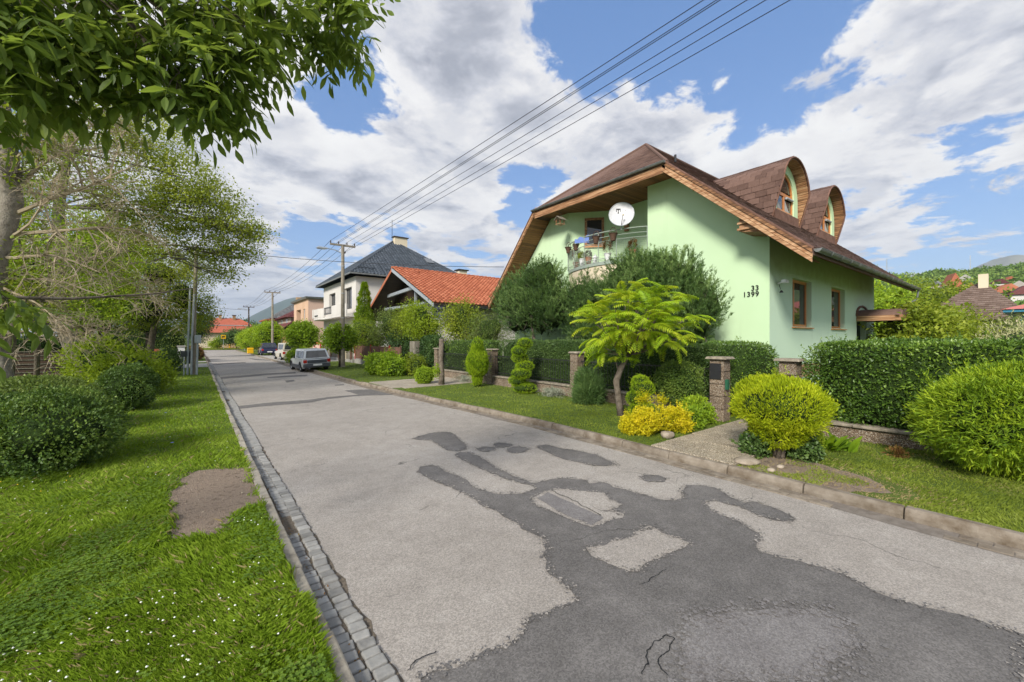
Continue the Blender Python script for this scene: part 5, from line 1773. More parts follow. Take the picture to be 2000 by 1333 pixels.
def se_points(n, c, r, power=2.0, inner=.82, amp=.1, fr=2.0, zcut=None, seed=0.0):
    """points and outward normals in the outer shell of a superellipsoid"""
    c = np.array(c, float); r = np.array(r, float)
    # sample on a box, weighted by area, then project
    d = rdir(int(n * 1.25))
    if power > 3:
        ax = RG.choice(3, len(d), p=np.array([r[1] * r[2], r[0] * r[2], r[0] * r[1]]) / (r[1] * r[2] + r[0] * r[2] + r[0] * r[1]))
        q = RG.uniform(-1, 1, (len(d), 3))
        sg = RG.choice([-1.0, 1.0], len(d))
        q[np.arange(len(d)), ax] = sg
        d = q
    else:
        d = unit(d / r * r.mean())
    k = (np.abs(d) ** power).sum(1) ** (-1 / power)
    u = d * k[:, None]
    N = unit(np.sign(u) * np.abs(u) ** (power - 1) / r)
    sc = inner + (1 - inner) * RG.random(len(u)) ** .5
    W_ = c + u * r
    am = amp * (np.array([vnoise(W_[:, 0] + W_[:, 2] * .7 + seed, W_[:, 1] + W_[:, 2] * .9, fr)])[0] - .5) * 2
    am = am + amp * .8 * (vnoise(W_[:, 0] * 1.3 - W_[:, 2] + 3, W_[:, 1] + W_[:, 2] * 1.4, fr * 4.5) - .45) * 2
    P = c + u * r * (sc + am)[:, None]
    ok = np.ones(len(P), bool) if zcut is None else P[:, 2] > zcut
    return P[ok][:n], N[ok][:n]


def shell_leaves(name, mat, parent, P, N, L, Wd, up=.3, out=.8, rand=.6, droop=0., flat_=.6):
    n = len(P)
    A = N * out + RG.normal(size=(n, 3)) * rand + np.array([0, 0, up - droop])
    NN = N * flat_ + RG.normal(size=(n, 3)) * .5 + np.array([0, 0, .3])
    return leaves(name, mat, parent, P, A, NN, L * RG.uniform(.7, 1.3, n), Wd * RG.uniform(.7, 1.3, n))


def shrub(name, label, cat, base, blobs, n, L, Wd, mat, power=2.0, inner=.7, amp=.17, fr=2.5, up=.35, rand=.75, out=.8, group=None, core=True, stem=None, cname='foliage', coreK=.72, zcut=None):
    t = thing(name, label, cat, base, group=group)
    vols = np.array([b[1][0] * b[1][1] + b[1][1] * b[1][2] + b[1][0] * b[1][2] for b in blobs]); vols = vols / vols.sum()
    PP, NN = [], []
    for i, (b, k) in enumerate(zip(blobs, vols)):
        p, q = se_points(int(n * k), b[0], b[1], power, inner, amp, fr, zcut if zcut is not None else base[2] + .02, i * 3.1)
        PP.append(p); NN.append(q)
        if core:
            blob_core('shade_core', t, b[0], [x * coreK for x in b[1]], power=power, amp=amp, fr=fr)
    P = np.concatenate(PP); N = np.concatenate(NN)
    shell_leaves(cname, mat, t, P, N, L, Wd, up, out, rand)
    # stray shoots standing out of the clipped outline
    PP, AA = [], []
    for b, k in zip(blobs, vols):
        p, q = se_points(int(max(20, n / 130) * k) + 4, b[0], b[1], power, .97, amp * .5, fr, zcut if zcut is not None else base[2] + .1, 7.7)
        for a_, n_ in zip(p, q):
            dr_ = np.array([n_[0] * .7, n_[1] * .7, n_[2] * .5 + .55]) + RG.normal(size=3) * .25
            dr_ /= np.linalg.norm(dr_)
            ln_ = RG.uniform(1.2, 3.6) * L
            for w_ in range(9):
                PP.append(a_ + dr_ * ln_ * w_ / 8)
                AA.append(dr_ * .7 + RG.normal(size=3) * .6)
    if PP:
        o = leaves('shoots', mat, t, np.array(PP), np.array(AA), RG.normal(size=(len(PP), 3)), L * RG.uniform(.5, .95, len(PP)), Wd * RG.uniform(.6, 1., len(PP)))
        o['kind'] = 'stuff'
    if stem:
        m = MB()
        m.tube(stem[0], stem[1], 8)
        m.build('trunk', stem[2] if len(stem) > 2 else M['bark'], t, smooth=True)
    return t


def limb_path(a, b, k=5, wob=.08, sag=0.0, seed=0):
    a, b = Vector(a), Vector(b)
    L = (b - a).length
    pts = []
    for i in range(k + 1):
        t = i / k
        p = a.lerp(b, t)
        v = noise.noise_vector(Vector((p.x * .7 + seed, p.y * .7, p.z * .7 + seed * 2))) * wob * L * math.sin(PI * t)
        p = p + v + Vector((0, 0, sag * L * math.sin(PI * t)))
        pts.append(p)
    return pts


def tree(name, label, base, trunk, clumps, L, Wd, mat, bark='bark', per=14, spread=.22, group=None, cat='tree', up=.0, limb_r=.05, shell=.45, tube_n=7, twigs=True, crown='crown', flat_k=.3):
    """trunk: [(point, radius)...]; clumps: [(centre, radii, twigs)...] each fed by a limb from the trunk"""
    t = thing(name, label, cat, base, group=group)
    m = MB()
    m.tube([p for p, r in trunk], [r for p, r in trunk], 10)
    PP = []
    tp = [Vector(p) for p, r in trunk]
    for ci, (c, r, nt_) in enumerate(clumps):
        c = Vector(c)
        # limb from the nearest lower trunk point
        cand = [i for i in range(len(tp)) if tp[i].z < c.z + .2 and i > 0] or [len(tp) - 1]
        j = min(cand, key=lambda i: (tp[i] - c).length + .4 * (i == 0))
        path = limb_path(tp[j], c, 5, .10, .05, ci)
        r0 = min(trunk[j][1] * .6, limb_r * (1 + (c - tp[j]).length * .25))
        m.tube(path, [r0 * (1 - .75 * q / 5) for q in range(6)], 6)
        d = rdir(nt_)
        rr = (shell + (1 - shell) * RG.random(nt_)) ** .6
        rr *= 1 + .35 * (RG.random(nt_) - .5)
        C = np.array(c) + d * np.array(r) * rr[:, None]
        if twigs:
            for q in C[::max(1, nt_ // 22)]:
                m.tube(limb_path(path[3] if random.random() < .5 else path[4], q, 3, .12, 0, ci), [r0 * .28, r0 * .2, r0 * .13, .004], 3, caps=False)
        k = per
        pts = np.repeat(C, k, 0) + RG.normal(size=(nt_ * k, 3)) * spread * np.array([1, 1, .7])
        PP.append((pts, np.repeat(d, k, 0)))
    P = np.concatenate([a for a, b in PP]); D = np.concatenate([b for a, b in PP])
    n = len(P)
    A = D * .5 + RG.normal(size=(n, 3)) * .7 + np.array([0, 0, up])
    N = RG.normal(size=(n, 3)) * .6 + np.array([0, 0, 1.]) + D * flat_k
    m.build('trunk', M[bark], t, smooth=True)
    leaves(crown, mat, t, P, A, N, L * RG.uniform(.6, 1.3, n), Wd * RG.uniform(.6, 1.3, n))
    return t


# =================================================================== garden wall, pillars and hedges (right side)
FX = 10.3
GF = thing('garden_fence', 'low garden wall with pebble block pillars and dark pickets before the green house', 'fence', (FX, 10, .1))
mblk = MB(); mblk.box(-.17, .17, -.17, .17, .006, .294)
BLK = mblk.mesh('block', M['pebble'])
mcap = MB(); mcap.hexa([(-.23, -.23, 0), (.23, -.23, 0), (.23, .23, 0), (-.23, .23, 0), (-.2, -.2, .06), (.2, -.2, .06), (.2, .2, .06), (-.2, .2, .06)])
CAPM = mcap.mesh('pillar_cap', M['pcap'])


def pillar(parent, x, y, h=1.5, s=1.0, wd=None):
    m = MB(); m.box(-.155 * s, .155 * s, -.155 * s, .155 * s, -.1, h)
    p = place('pillar', m.mesh('pillar', M['joint']), parent, Vector((x, y, .1)) - wloc(parent))
    n = int(round(h / .3))
    for k in range(n):
        o = place('block', BLK, p, (random.uniform(-.003, .003), random.uniform(-.003, .003), k * h / n), scale=(s, s, h / n / .3))
        bevel(o, .008, 1)
    o = place('pillar_cap', CAPM, p, (0, 0, h + .002), scale=(s, s, 1)); bevel(o, .01, 1)
    return p


PY_ = [9.75, 14.8, 19.9]
for y in PY_:
    pillar(GF, FX, y, 1.5 if y < 15 else 1.45, 1.0)
# base wall and coping
seg = [(5.1, 9.56), (9.94, 14.61), (14.99, 19.71)]
for a, b in seg:
    m = MB(); m.box(FX - .12, FX + .12, a, b, .0, .44); m.build('base_wall', M['pebble'], GF)
    y = a
    while y < b - .05:
        e = min(b, y + 1.0)
        m = MB(); m.box(FX - .17, FX + .15, y + .004, e - .004, .442, .50); o = m.build('coping_slab', M['pcap'], GF); bevel(o, .01, 1)
        y = e
    m = MB(); m.box(FX - .01, FX + .01, a, b, .62, .65); m.box(FX - .01, FX + .01, a, b, 1.32, 1.35); m.build('rail', M['black_metal'], GF)
m = MB(); m.tube([(0, 0, 0), (0, 0, .88)], .009, 4)
PK = m.mesh('picket', M['black_metal'])
for a, b in seg:
    y = a + .08
    while y < b:
        place('picket', PK, GF, Vector((FX, y, .5)) - wloc(GF)); y += .13
# gate pillars: left one has a letterbox, right one carries two brown boxes
GPL = thing('gate_pillar', 'pebble block gate pillar with a dark letterbox, left of the path', 'pillar', (10.15, 4.85, .1))
for k in range(5):
    o = place('block', BLK, GPL, (0, 0, k * .3)); bevel(o, .008, 1)
o = place('pillar_cap', CAPM, GPL, (0, 0, 1.502), scale=(1.12, 1.12, 1)); bevel(o, .01, 1)
m = MB(); m.box(9.955, 9.985, 4.74, 5.0, 1.12, 1.5); m.build('letterbox', M['plastic_black'], GPL)
m = MB(); m.box(10.05, 10.15, 4.62, 4.68, .88, 1.12); m.build('green_box', M['green_box'], GPL)
GPR = thing('gate_pillar', 'pebble gate pillar right of the path with two small brown boxes', 'pillar', (10.45, 3.45, .1))
for k in range(5):
    o = place('block', BLK, GPR, (0, 0, k * .3)); bevel(o, .008, 1)
o = place('pillar_cap', CAPM, GPR, (0, 0, 1.502), scale=(1.12, 1.12, 1)); bevel(o, .01, 1)
for a in (3.42, 3.52):
    m = MB(); m.box(10.255, 10.285, a - .048, a + .048, 1.18, 1.3); m.build('brown_box', M['brown_box'], GPR)
GW = thing('garden_wall', 'low pebble garden wall under the long right hand hedge', 'wall', (10.3, 0, .1))
m = MB(); m.box(FX - .1, FX + .14, -4, 3.25, .0, .36); m.build('base_wall', M['pebble'], GW)
y = -4
while y < 3.2:
    m = MB(); m.box(FX - .16, FX + .16, y + .004, min(3.25, y + .9) - .004, .362, .42); o = m.build('coping_slab', M['pcap'], GW); bevel(o, .012, 1); y += .9

# hedges
def hedge(label, c, r, n, L, Wd, mat, power=8, amp=.04, fr=1.6, coreK=.93, group=None, up=.3, inner=.9, rand=.6):
    return shrub('hedge', label, 'hedge', (c[0], c[1], .1), [(c, r)], n, L, Wd, mat, power=power, inner=inner, amp=amp, fr=fr, up=up, rand=rand, coreK=coreK, group=group)


hedge('long clipped green hedge on the low wall at the right edge', (11.15, -.3, 1.18), (.85, 3.5, .85), 60000, .062, .036, M['l_hedge'], inner=.9, amp=.05)
hedge('clipped hedge behind the first fence bay, in front of the pines', (10.95, 7.2, 1.05), (.5, 2.15, .88), 22000, .05, .026, M['l_hedge_dk'])
hedge('hedge behind the second fence bay by the spiral thuja', (10.95, 12.2, 1.12), (.5, 2.5, .92), 20000, .05, .026, M['l_hedge_dk'])
hedge('hedge behind the third fence bay by the golden cone', (10.95, 17.4, 1.1), (.5, 2.3, .92), 9000, .055, .03, M['l_hedge'])
hedge('rounded hedge block behind the gate pillar against the house wall', (11.6, 5.2, 1.05), (1.0, .95, .95), 11000, .05, .026, M['l_hedge'], power=4)
shrub('shrub', 'dense green shrub beside the left gate pillar', 'shrub', (9.9, 5.75, .1), [((9.85, 5.75, .98), (.33, .62, .58))], 7000, .045, .022, M['l_bush'], amp=.1, power=2.6, zcut=.2)
# creamy feathery plants behind the long hedge
shrub('shrub', 'pale cream feathery shrub rising behind the right end of the hedge', 'shrub', (14.5, -.2, .1), [((14.5, -.6, 1.7), (1.1, 1.1, 1.15)), ((13.6, .3, 1.6), (.8, .8, .9))], 9000, .09, .02, leaf_mat('cream_plumes', (.30, .32, .12), (.45, .45, .22), (.62, .58, .36), .3, .7, 2.0, .1), up=.8)

# ornamental plants along the wall
t = shrub('golden_ball_shrub', 'bright yellow green clipped ball shrub on short stems beside the path', 'shrub', (7.75, 2.72, .1), [((7.78, 2.72, .98), (.64, .68, .42)), ((7.78, 2.72, .62), (.40, .42, .34))], 22000, .07, .014, M['l_yelgreen'], power=2.2, inner=.78, amp=.12, fr=4, up=.75, rand=.45, out=.8, zcut=.25, coreK=.75)
m = MB()
for k in range(6):
    a = k * 1.05
    m.tube([(7.75 + .06 * math.cos(a), 2.72 + .06 * math.sin(a), .08), (7.75 + .07 * math.cos(a + .6), 2.72 + .07 * math.sin(a + .6), .35), (7.75 + .24 * math.cos(a + .9), 2.72 + .24 * math.sin(a + .9), .8)], [.045, .035, .02], 6)
m.build('trunk', M['bark'], t, smooth=True)
shrub('yew_bush', 'big rounded bright yew bush in front of the hedge at the right', 'shrub', (9.4, .3, .1), [((9.4, .30, .90), (.88, .98, .72)), ((9.6, .1, 1.2), (.6, .7, .5))], 44000, .09, .015, M['l_yew'], power=2.2, inner=.66, amp=.16, fr=3, up=.1, rand=.6, out=.9, coreK=.6)
# topiary and conifers in the verge
t = shrub('cone_conifer', 'golden green flame shaped conifer clipped to a cone on a narrow foot', 'conifer', (9.25, 14.4, .1), [((9.25, 14.4, 1.05), (.44, .44, .60)), ((9.25, 14.4, 1.62), (.24, .24, .50)), ((9.25, 14.4, .40), (.2, .2, .4))], 14000, .09, .016, M['l_thuja'], power=2.0, inner=.88, amp=.06, up=1.1, rand=.25, out=.5, coreK=.9)
blobs = []
for k in range(7):
    z = .3 + k * .27
    a = k * 1.9
    r = .36 - .02 * k if k else .42
    blobs.append(((9.35 + .12 * math.cos(a), 11.6 + .14 * math.sin(a), z), (r, r * 1.05, .17)))
blobs.append(((9.35, 11.6, 1.0), (.14, .14, .9)))
t = shrub('spiral_conifer', 'green conifer clipped into stacked spiral cushions', 'conifer', (9.35, 11.6, .1), blobs, 15000, .06, .014, M['l_thuja'], power=2.2, inner=.88, amp=.1, fr=4, up=.6, rand=.35, out=.7, coreK=.86)
blobs = []
for k, (z, r) in enumerate(((.32, .30), (.62, .22), (.88, .26))):
    blobs.append(((8.75 + .08 * math.cos(k * 2.2), 6.15 + .1 * math.sin(k * 2.2), z), (r, r, .18)))
blobs.append(((8.72, 6.12, 1.0), (.2, .2, .17)))
shrub('spiral_conifer', 'small clipped spiral conifer behind the golden shrubs', 'conifer', (8.75, 6.15, .1), blobs, 8000, .045, .012, M['l_thuja'], power=2.2, inner=.88, amp=.1, fr=4, up=.6, rand=.35, out=.7, coreK=.86)
shrub('juniper', 'spiky dark green juniper against the garden wall', 'shrub', (9.6, 8.6, .1), [((9.6, 8.6, .42), (.42, .46, .42)), ((9.6, 8.65, .72), (.25, .26, .42))], 9000, .17, .016, M['l_juniper'], inner=.45, amp=.3, fr=3, up=.7, rand=.45, out=1.0, coreK=.5)
shrub('shrub', 'small round light green shrub at the driveway corner', 'shrub', (7.95, 16.7, .1), [((7.95, 16.7, .48), (.40, .40, .40))], 5000, .05, .03, M['l_bright'], amp=.1)
# golden shrubs
for lab, c, r in (('golden yellow small leaved shrub nearest the kerb', (7.30, 5.15, .36), (.25, .27, .23)), ('golden yellow shrub nearer the path', (7.98, 4.85, .40), (.26, .28, .25))):
    t = shrub('golden_shrub', lab, 'shrub', (c[0], c[1], .1), [((c[0] + .1, c[1] - .08, c[2]), r), ((c[0] - .12, c[1] + .14, c[2] - .06), (r[0] * .8, r[1] * .8, r[2] * .9))], 8500, .040, .026, M['l_gold'], amp=.32, fr=5, up=.5, inner=.45, group='golden shrubs beside the path', coreK=.45)
t = shrub('golden_shoots', 'upright yellow shoots above the golden shrubs', 'shrub', (8.15, 5.55, .1), [((8.1, 5.6, .72), (.10, .22, .22)), ((8.35, 5.3, .70), (.1, .16, .22))], 900, .04, .022, M['l_gold'], amp=.3, core=False, inner=.2)
shrub('shrub', 'dark green low shrub between the two golden ones', 'shrub', (7.75, 5.15, .1), [((7.8, 5.1, .32), (.22, .22, .24))], 1600, .05, .025, M['l_bush'], amp=.2)
shrub('shrub', 'mixed green low plants at the foot of the gate pillar', 'shrub', (9.2, 4.9, .1), [((8.9, 4.95, .28), (.5, .35, .24)), ((9.4, 5.05, .34), (.4, .36, .34))], 5000, .06, .03, M['l_bright'], amp=.25, fr=4, up=.6)
shrub('shrub', 'dark leafy plant at the foot of the golden ball shrub', 'shrub', (7.6, 3.05, .1), [((7.62, 3.06, .26), (.22, .24, .2)), ((7.95, 2.45, .26), (.25, .25, .24))], 2200, .06, .04, M['l_hedge_dk'], amp=.25, fr=4, up=.5)
shrub('shrub', 'yellowish soft shrub between the ball shrub and the broad leaves', 'shrub', (8.5, 2.5, .1), [((8.35, 2.55, .34), (.26, .26, .26))], 2600, .04, .02, M['l_lime'], amp=.2, fr=4, up=.6)
# broad leaved perennial
t = thing('broad_leaf_plant', 'broad leaved plant with big upright green leaves by the wall', 'plant', (9.1, 2.35, .1))
lv = []
for v in range(2):
    m = MB()
    nn = 7
    for i in range(nn):
        z0, z1 = i / nn, (i + 1) / nn
        w0, w1 = .36 * math.sin(PI * (z0 * .92 + .04)) ** .7, .36 * math.sin(PI * (z1 * .92 + .04)) ** .7
        c0, c1 = .22 * z0 ** 2, .22 * z1 ** 2
        for s_ in (-1, 1):
            m.poly([(0, c0, z0), (s_ * w0 / 2, c0 - .06 * w0, z0 + .02 * math.sin(i * 3 + v)), (s_ * w1 / 2, c1 - .06 * w1, z1 + .02 * math.sin(i * 3 + 3 + v)), (0, c1, z1)])
    lv.append(m.mesh('leaf', M['l_thuja'], smooth=True))
for k in range(34):
    a = k * 2.4
    o = place('leaf', lv[k % 2], t, (.30 * math.cos(a) * random.random(), .42 * math.sin(a) * random.random(), 0), (random.uniform(-1.05, -.2), random.uniform(-.2, .2), a), scale=[random.uniform(.22, .40)] * 3)
# silver ground cover at wall foot
for lab, c, r, n in (('pale silver low plants at the wall foot left of the juniper', (9.75, 10.4, .17), (.28, 1.25, .16), 4500), ('pale silver low plants near the cut trunk', (9.7, 16.2, .17), (.35, 1.0, .2), 2500)):
    shrub('silver_plants', lab, 'plants', (c[0], c[1], .1), [(c, r)], n, .045, .016, M['l_silver'], amp=.4, fr=3, core=False, inner=.2, up=.6)
# cut trunk with leafy sprouts
t = thing('cut_trunk', 'bare cut tree trunk standing in the verge by the driveway', 'trunk', (8.35, 15.85, .1))
m = MB(); m.tube([(8.35, 15.85, .05), (8.36, 15.83, .6), (8.33, 15.86, 1.2), (8.35, 15.85, 2.1)], [.14, .11, .105, .10], 10); m.build('trunk', M['bark'], t, smooth=True)
p, nn = se_points(350, (8.2, 15.95, .7), (.16, .16, .35), 2, .3, .3, 3)
o = shell_leaves('sprouts', M['l_bright'], t, p, nn, .08, .05); o['kind'] = 'stuff'
# edging rocks
for lab, x, y, s in (('flat brown rock slab by the path edge', 6.98, 2.9, (.24, .17, .05)), ('small pale pebble nearest the kerb', 6.82, 2.5, (.06, .05, .03)), ('pale round stone behind the kerb pebble', 7.12, 2.48, (.07, .05, .03)), ('grey rock under the golden shrubs', 7.5, 4.62, (.14, .12, .08))):
    o = blob_core('rock', None, (x, y, .11 + s[2] * .6), s, M['rock'], 2.6, .3, (10, 7), 7)
    tag(o, lab, 'rock', 'rocks along the verge')
p, nn = se_points(420, (9.35, 1.5, .17), (.13, .2, .09), 2, .2, .5, 6)
o = leaves('rust_flower_clump', M['l_red'], None, p, nn + np.array([0, 0, .5]), RG.normal(size=(len(p), 3)), .05, .025); tag(o, 'rust red clump of flowers at the foot of the wall by the yew', 'flowers')
# black bin behind the gate
t = thing('dustbin', 'black plastic dustbin behind the gate', 'bin', (12.1, 4.75, .1))
m = MB(); m.hexa([(11.85, 4.5, .1), (12.35, 4.5, .1), (12.35, 5.0, .1), (11.85, 5.0, .1), (11.78, 4.42, 1.0), (12.42, 4.42, 1.0), (12.42, 5.08, 1.0), (11.78, 5.08, 1.0)]); bevel(m.build('bin_body', M['plastic_black'], t), .03, 2)
m = MB(); m.hexa([(11.75, 4.39, 1.0), (12.45, 4.39, 1.0), (12.45, 5.11, 1.0), (11.75, 5.11, 1.0), (11.85, 4.5, 1.12), (12.35, 4.5, 1.12), (12.35, 5.0, 1.12), (11.85, 5.0, 1.12)]); bevel(m.build('bin_lid', M['plastic_black'], t), .02, 2)

# --------------------------------------------------------------- staghorn sumac: fronds as parts
SU = thing('sumac_tree', 'small sumac tree with bright yellow green feather fronds over a bare leaning trunk', 'tree', (8.67, 6.66, .1))


def frond_mesh(v):
    r = random.Random(40 + v)
    m = MB()
    L = 1.0
    pts = []
    for i in range(14):
        s = i / 13
        pts.append(Vector((s * L * .95, 0, .20 * math.sin(s * 2.0) - .26 * s ** 2.2)))
    m.tube(pts, [.008 * (1 - .7 * i / 13) for i in range(14)], 4)
    for i in range(2, 14):
        p = pts[i]
        d = (pts[i] - pts[i - 1]).normalized()
        ll = .25 * math.sin(PI * (.16 + .72 * i / 13)) * r.uniform(.88, 1.1)
        for s_ in (-1, 1):
            ax = (d * .55 + Vector((0, s_, -.25 + r.uniform(-.12, .12)))).normalized()
            wd = .060
            sd = ax.cross(Vector((0, 0, 1))).normalized()
            up = sd.cross(ax) * .012
            q = [p, p + ax * ll * .35 + sd * wd * .5 + up, p + ax * ll * .75 + sd * wd * .32 + up - Vector((0, 0, .015)), p + ax * ll - Vector((0, 0, .05)), p + ax * ll * .75 - sd * wd * .32 + up - Vector((0, 0, .015)), p + ax * ll * .35 - sd * wd * .5 + up]
            mid1, mid2 = p + ax * ll * .35, p + ax * ll * .75 - Vector((0, 0, .015))
            m.poly([q[0], q[1], mid1]); m.poly([q[0], mid1, q[5]])
            m.poly([mid1, q[1], q[2], mid2]); m.poly([mid1, mid2, q[4], q[5]])
            m.poly([mid2, q[2], q[3]]); m.poly([mid2, q[3], q[4]])
    me = m.mesh('frond', M['l_sumac'])
    at = me.attributes.new('rnd', 'FLOAT', 'FACE')
    at.data.foreach_set('value', [r.random() * .6 + .2 for _ in m.f])
    return me


FRD = [frond_mesh(v) for v in range(5)]
m = MB()
m.tube([(8.68, 6.66, .05), (8.66, 6.72, .5), (8.60, 6.76, 1.0), (8.66, 6.66, 1.35), (8.78, 6.5, 1.7)], [.105, .085, .085, .075, .05], 10)
rng = random.Random(5)
cc = Vector((8.72, 6.25, 2.40)); rr_ = Vector((1.25, 1.6, 1.05))
tips = []
for k in range(70):
    a = k * 2.39996
    zz_ = 1 - 1.78 * (k + .5) / 70
    rad = math.sqrt(max(0, 1 - zz_ * zz_))
    d = Vector((rad * math.cos(a), rad * math.sin(a), zz_))
    q = .25 + .62 * rng.random()
    tips.append((cc + Vector((d.x * rr_.x * q, d.y * rr_.y * q, d.z * rr_.z * q)), d))
for p, d in tips:
    st = Vector((8.78, 6.5, 1.7)) + (p - Vector((8.78, 6.5, 1.7))) * .0
    m.tube(limb_path(st, p, 4, .12, -.04, p.x), [.03, .024, .018, .013, .009], 5)
tips.append((Vector((8.56, 6.74, 1.5)), Vector((-.6, .2, .2))))
m.tube([(8.64, 6.7, 1.2), (8.56, 6.74, 1.5)], [.03, .012], 5)
m.build('trunk', M['bark'], SU, smooth=True)
cnt = 0
for ti, (p, d) in enumerate(tips):
    nf = 4
    for j in range(nf):
        az = j * 2 * PI / nf + rng.uniform(-.4, .4) + ti
        out_d = Vector((math.cos(az), math.sin(az), 0)) * .8 + Vector((d.x, d.y, d.z * .6)) * .75 + Vector((0, 0, .15 if d.z > -.1 else -.25))
        if out_d.length < .3:
            continue
        yaw = math.atan2(out_d.y, out_d.x)
        pit = -math.atan2(out_d.z, math.hypot(out_d.x, out_d.y)) * .7 + rng.uniform(-.35, .35)
        s_ = rng.uniform(.52, .74)
        if cnt < 290:
            place('frond', FRD[cnt % 5], SU, p - wloc(SU), (rng.uniform(-.5, .5), pit, yaw), (s_, s_, s_))
            cnt += 1
print('fronds', cnt)

# --------------------------------------------------------------- pines in front of the house


def pine(label, base, crown, n_shoots, seed):
    """many upright shoots, each a brush of needles"""
    t = thing('pine_tree', label, 'tree', base)
    r = np.random.default_rng(seed)
    m = MB()
    b = Vector(base)
    top = Vector((crown[0][0], crown[0][1], crown[0][2]))
    m.tube(limb_path(b, top, 5, .06), [.12, .11, .09, .07, .05, .03], 8)
    PP, AA, NN = [], [], []
    tot = sum(q[2] for q in crown)
    C0 = Vector(b) * .5 + top * .5
    for (cx, cy, cz, rx, ry, rz, wgt) in [(*c[:3], *c[3:6], 1) for c in crown] if False else []:
        pass
    vols = np.array([c[3] * c[4] * c[5] for c in crown]) ** .8
    vols = vols / vols.sum()
    for c, vk in zip(crown, vols):
        c0 = np.array(c[:3]); rr = np.array(c[3:6])
        k = int(n_shoots * vk)
        d = r.normal(size=(k, 3)); d /= np.linalg.norm(d, axis=1, keepdims=True)
        sc = (.45 + .55 * r.random(k) ** .7) * (1 + .07 * r.normal(size=k)) + (r.random(k) < .10) * r.uniform(.03, .14, k)
        S_ = c0 + d * rr * sc[:, None]
        kk_ = S_[:, 2] > base[2] + .35
        S_ = S_[kk_]; d = d[kk_]
        k = len(S_)
        sd_ = d * .55 + np.array([0, 0, .75]) + r.normal(size=(k, 3)) * .25
        sd_ /= np.linalg.norm(sd_, axis=1, keepdims=True)
        ln = r.uniform(.18, .42, k)
        for q in range(0, k, 6):
            m.tube(limb_path(Vector(c[:3]) * .75 + Vector(tuple(S_[q])) * .25, tuple(S_[q]), 3, .1, -.05, q), [.02, .014, .009, .004], 3, caps=False)
        nn = 30
        s = r.random((k, nn))
        P = S_[:, None, :] + sd_[:, None, :] * (ln[:, None] * s)[..., None]
        rad = r.normal(size=(k, nn, 3)); rad -= (rad * sd_[:, None, :]).sum(-1, keepdims=True) * sd_[:, None, :]
        rad /= np.linalg.norm(rad, axis=2, keepdims=True)
        A = rad * .55 + sd_[:, None, :] * .85
        PP.append(P.reshape(-1, 3)); AA.append(A.reshape(-1, 3)); NN.append((np.repeat(r.random(k), nn) * .75 + .25 * s.reshape(-1)))
    m.build('trunk', M['bark'], t, smooth=True)
    P = np.concatenate(PP); A = np.concatenate(AA)
    n = len(P)
    leaves('needles', M['l_pine'], t, P, A, RG.normal(size=(n, 3)), RG.uniform(.07, .12, n), .014, .1, np.concatenate(NN))
    for c in crown:
        blob_core('shade_core', t, c[:3], [c[3] * .78, c[4] * .78, c[5] * .76], power=2, amp=.5, fr=2.4)
    return t


pine('dark green pine left of the balcony in front of the green house', (11.9, 13.6, .1), [(11.9, 14.0, 3.6, 1.0, 2.3, 1.45), (11.8, 13.3, 4.6, .7, 1.3, .85), (11.9, 15.3, 3.9, .7, 1.2, 1.0), (11.9, 12.6, 3.3, .7, 1.0, .8)], 3000, 3)
pine('broad dark pine right of the balcony behind the sumac', (11.9, 8.2, .1), [(11.9, 7.9, 3.2, 1.0, 1.8, 1.35), (11.9, 8.5, 4.3, .7, 1.1, .75), (11.9, 7.2, 4.0, .7, .9, .8), (11.9, 6.5, 2.9, .8, .85, 1.1), (11.9, 9.7, 3.7, .6, .7, .5)], 3900, 4)
pine('smaller pine filling the gap under the curved balcony', (12.2, 11.0, .1), [(12.2, 11.0, 3.3, .6, 1.5, 1.25), (12.2, 10.4, 2.3, .7, 1.6, 1.0)], 1500, 5)

# --------------------------------------------------------------- garden trees and shrubs between the houses (far to near)
G2 = 'garden shrubs in front of the orange roofed house'
def gtree(label, x, y, z, rx, ry, rz, mat, n, L=.11, Wd=.075, h0=.1, name='garden_tree', bark='bark', group=G2, per=12, sp=.2, lobes=5, seed=0):
    r = random.Random(seed + int(x * 10 + y * 7))
    cl = [((x, y, z), (rx * .8, ry * .8, rz * .85), int(n * .45))]
    for k in range(lobes):
        a = k * 2 * PI / lobes + r.random()
        cl.append(((x + rx * .55 * math.cos(a), y + ry * .55 * math.sin(a), z + rz * r.uniform(-.45, .5)), (rx * .55, ry * .55, rz * .5), int(n * .8 / lobes)))
    t = tree(name, label, (x, y, h0), [((x, y, h0 - .05), .10), ((x + .05, y, (h0 + z) / 2), .08), ((x, y + .05, z), .05)], cl, L, Wd, mat, bark, per, sp, group)
    blob_core('shade_core', t, (x, y, z), (rx * .42, ry * .42, rz * .48), power=2, amp=.5, fr=1.6)
    return t


gtree('round leafy tree in front of the orange roof, left of the brightest one', 11.8, 30.5, 3.1, 1.7, 2.0, 1.7, M['l_tree2'], 520, seed=1)
gtree('tall leafy shrub under the gable of the orange roofed house', 11.8, 26.8, 3.3, 1.3, 1.6, 1.6, M['l_tree'], 460, seed=2)
gtree('dark leafy shrub low behind the hydrangea', 11.2, 26.5, 1.6, 1.0, 1.8, 1.3, M['l_dark'], 380, seed=8)
gtree('bright yellow green tree beside the wooden post', 11.0, 23.3, 3.1, 1.1, 1.2, 1.5, M['l_lime'], 460, seed=3)
gtree('green tree right of the brightest one before the tiled roof', 12.2, 20.6, 3.0, 1.2, 1.3, 1.7, M['l_tree'], 480, seed=4)
gtree('loose willow like shrub left of the dark pine', 12.2, 17.9, 2.4, 1.2, 1.7, 1.5, M['l_tree2'], 520, L=.10, Wd=.03, seed=5)
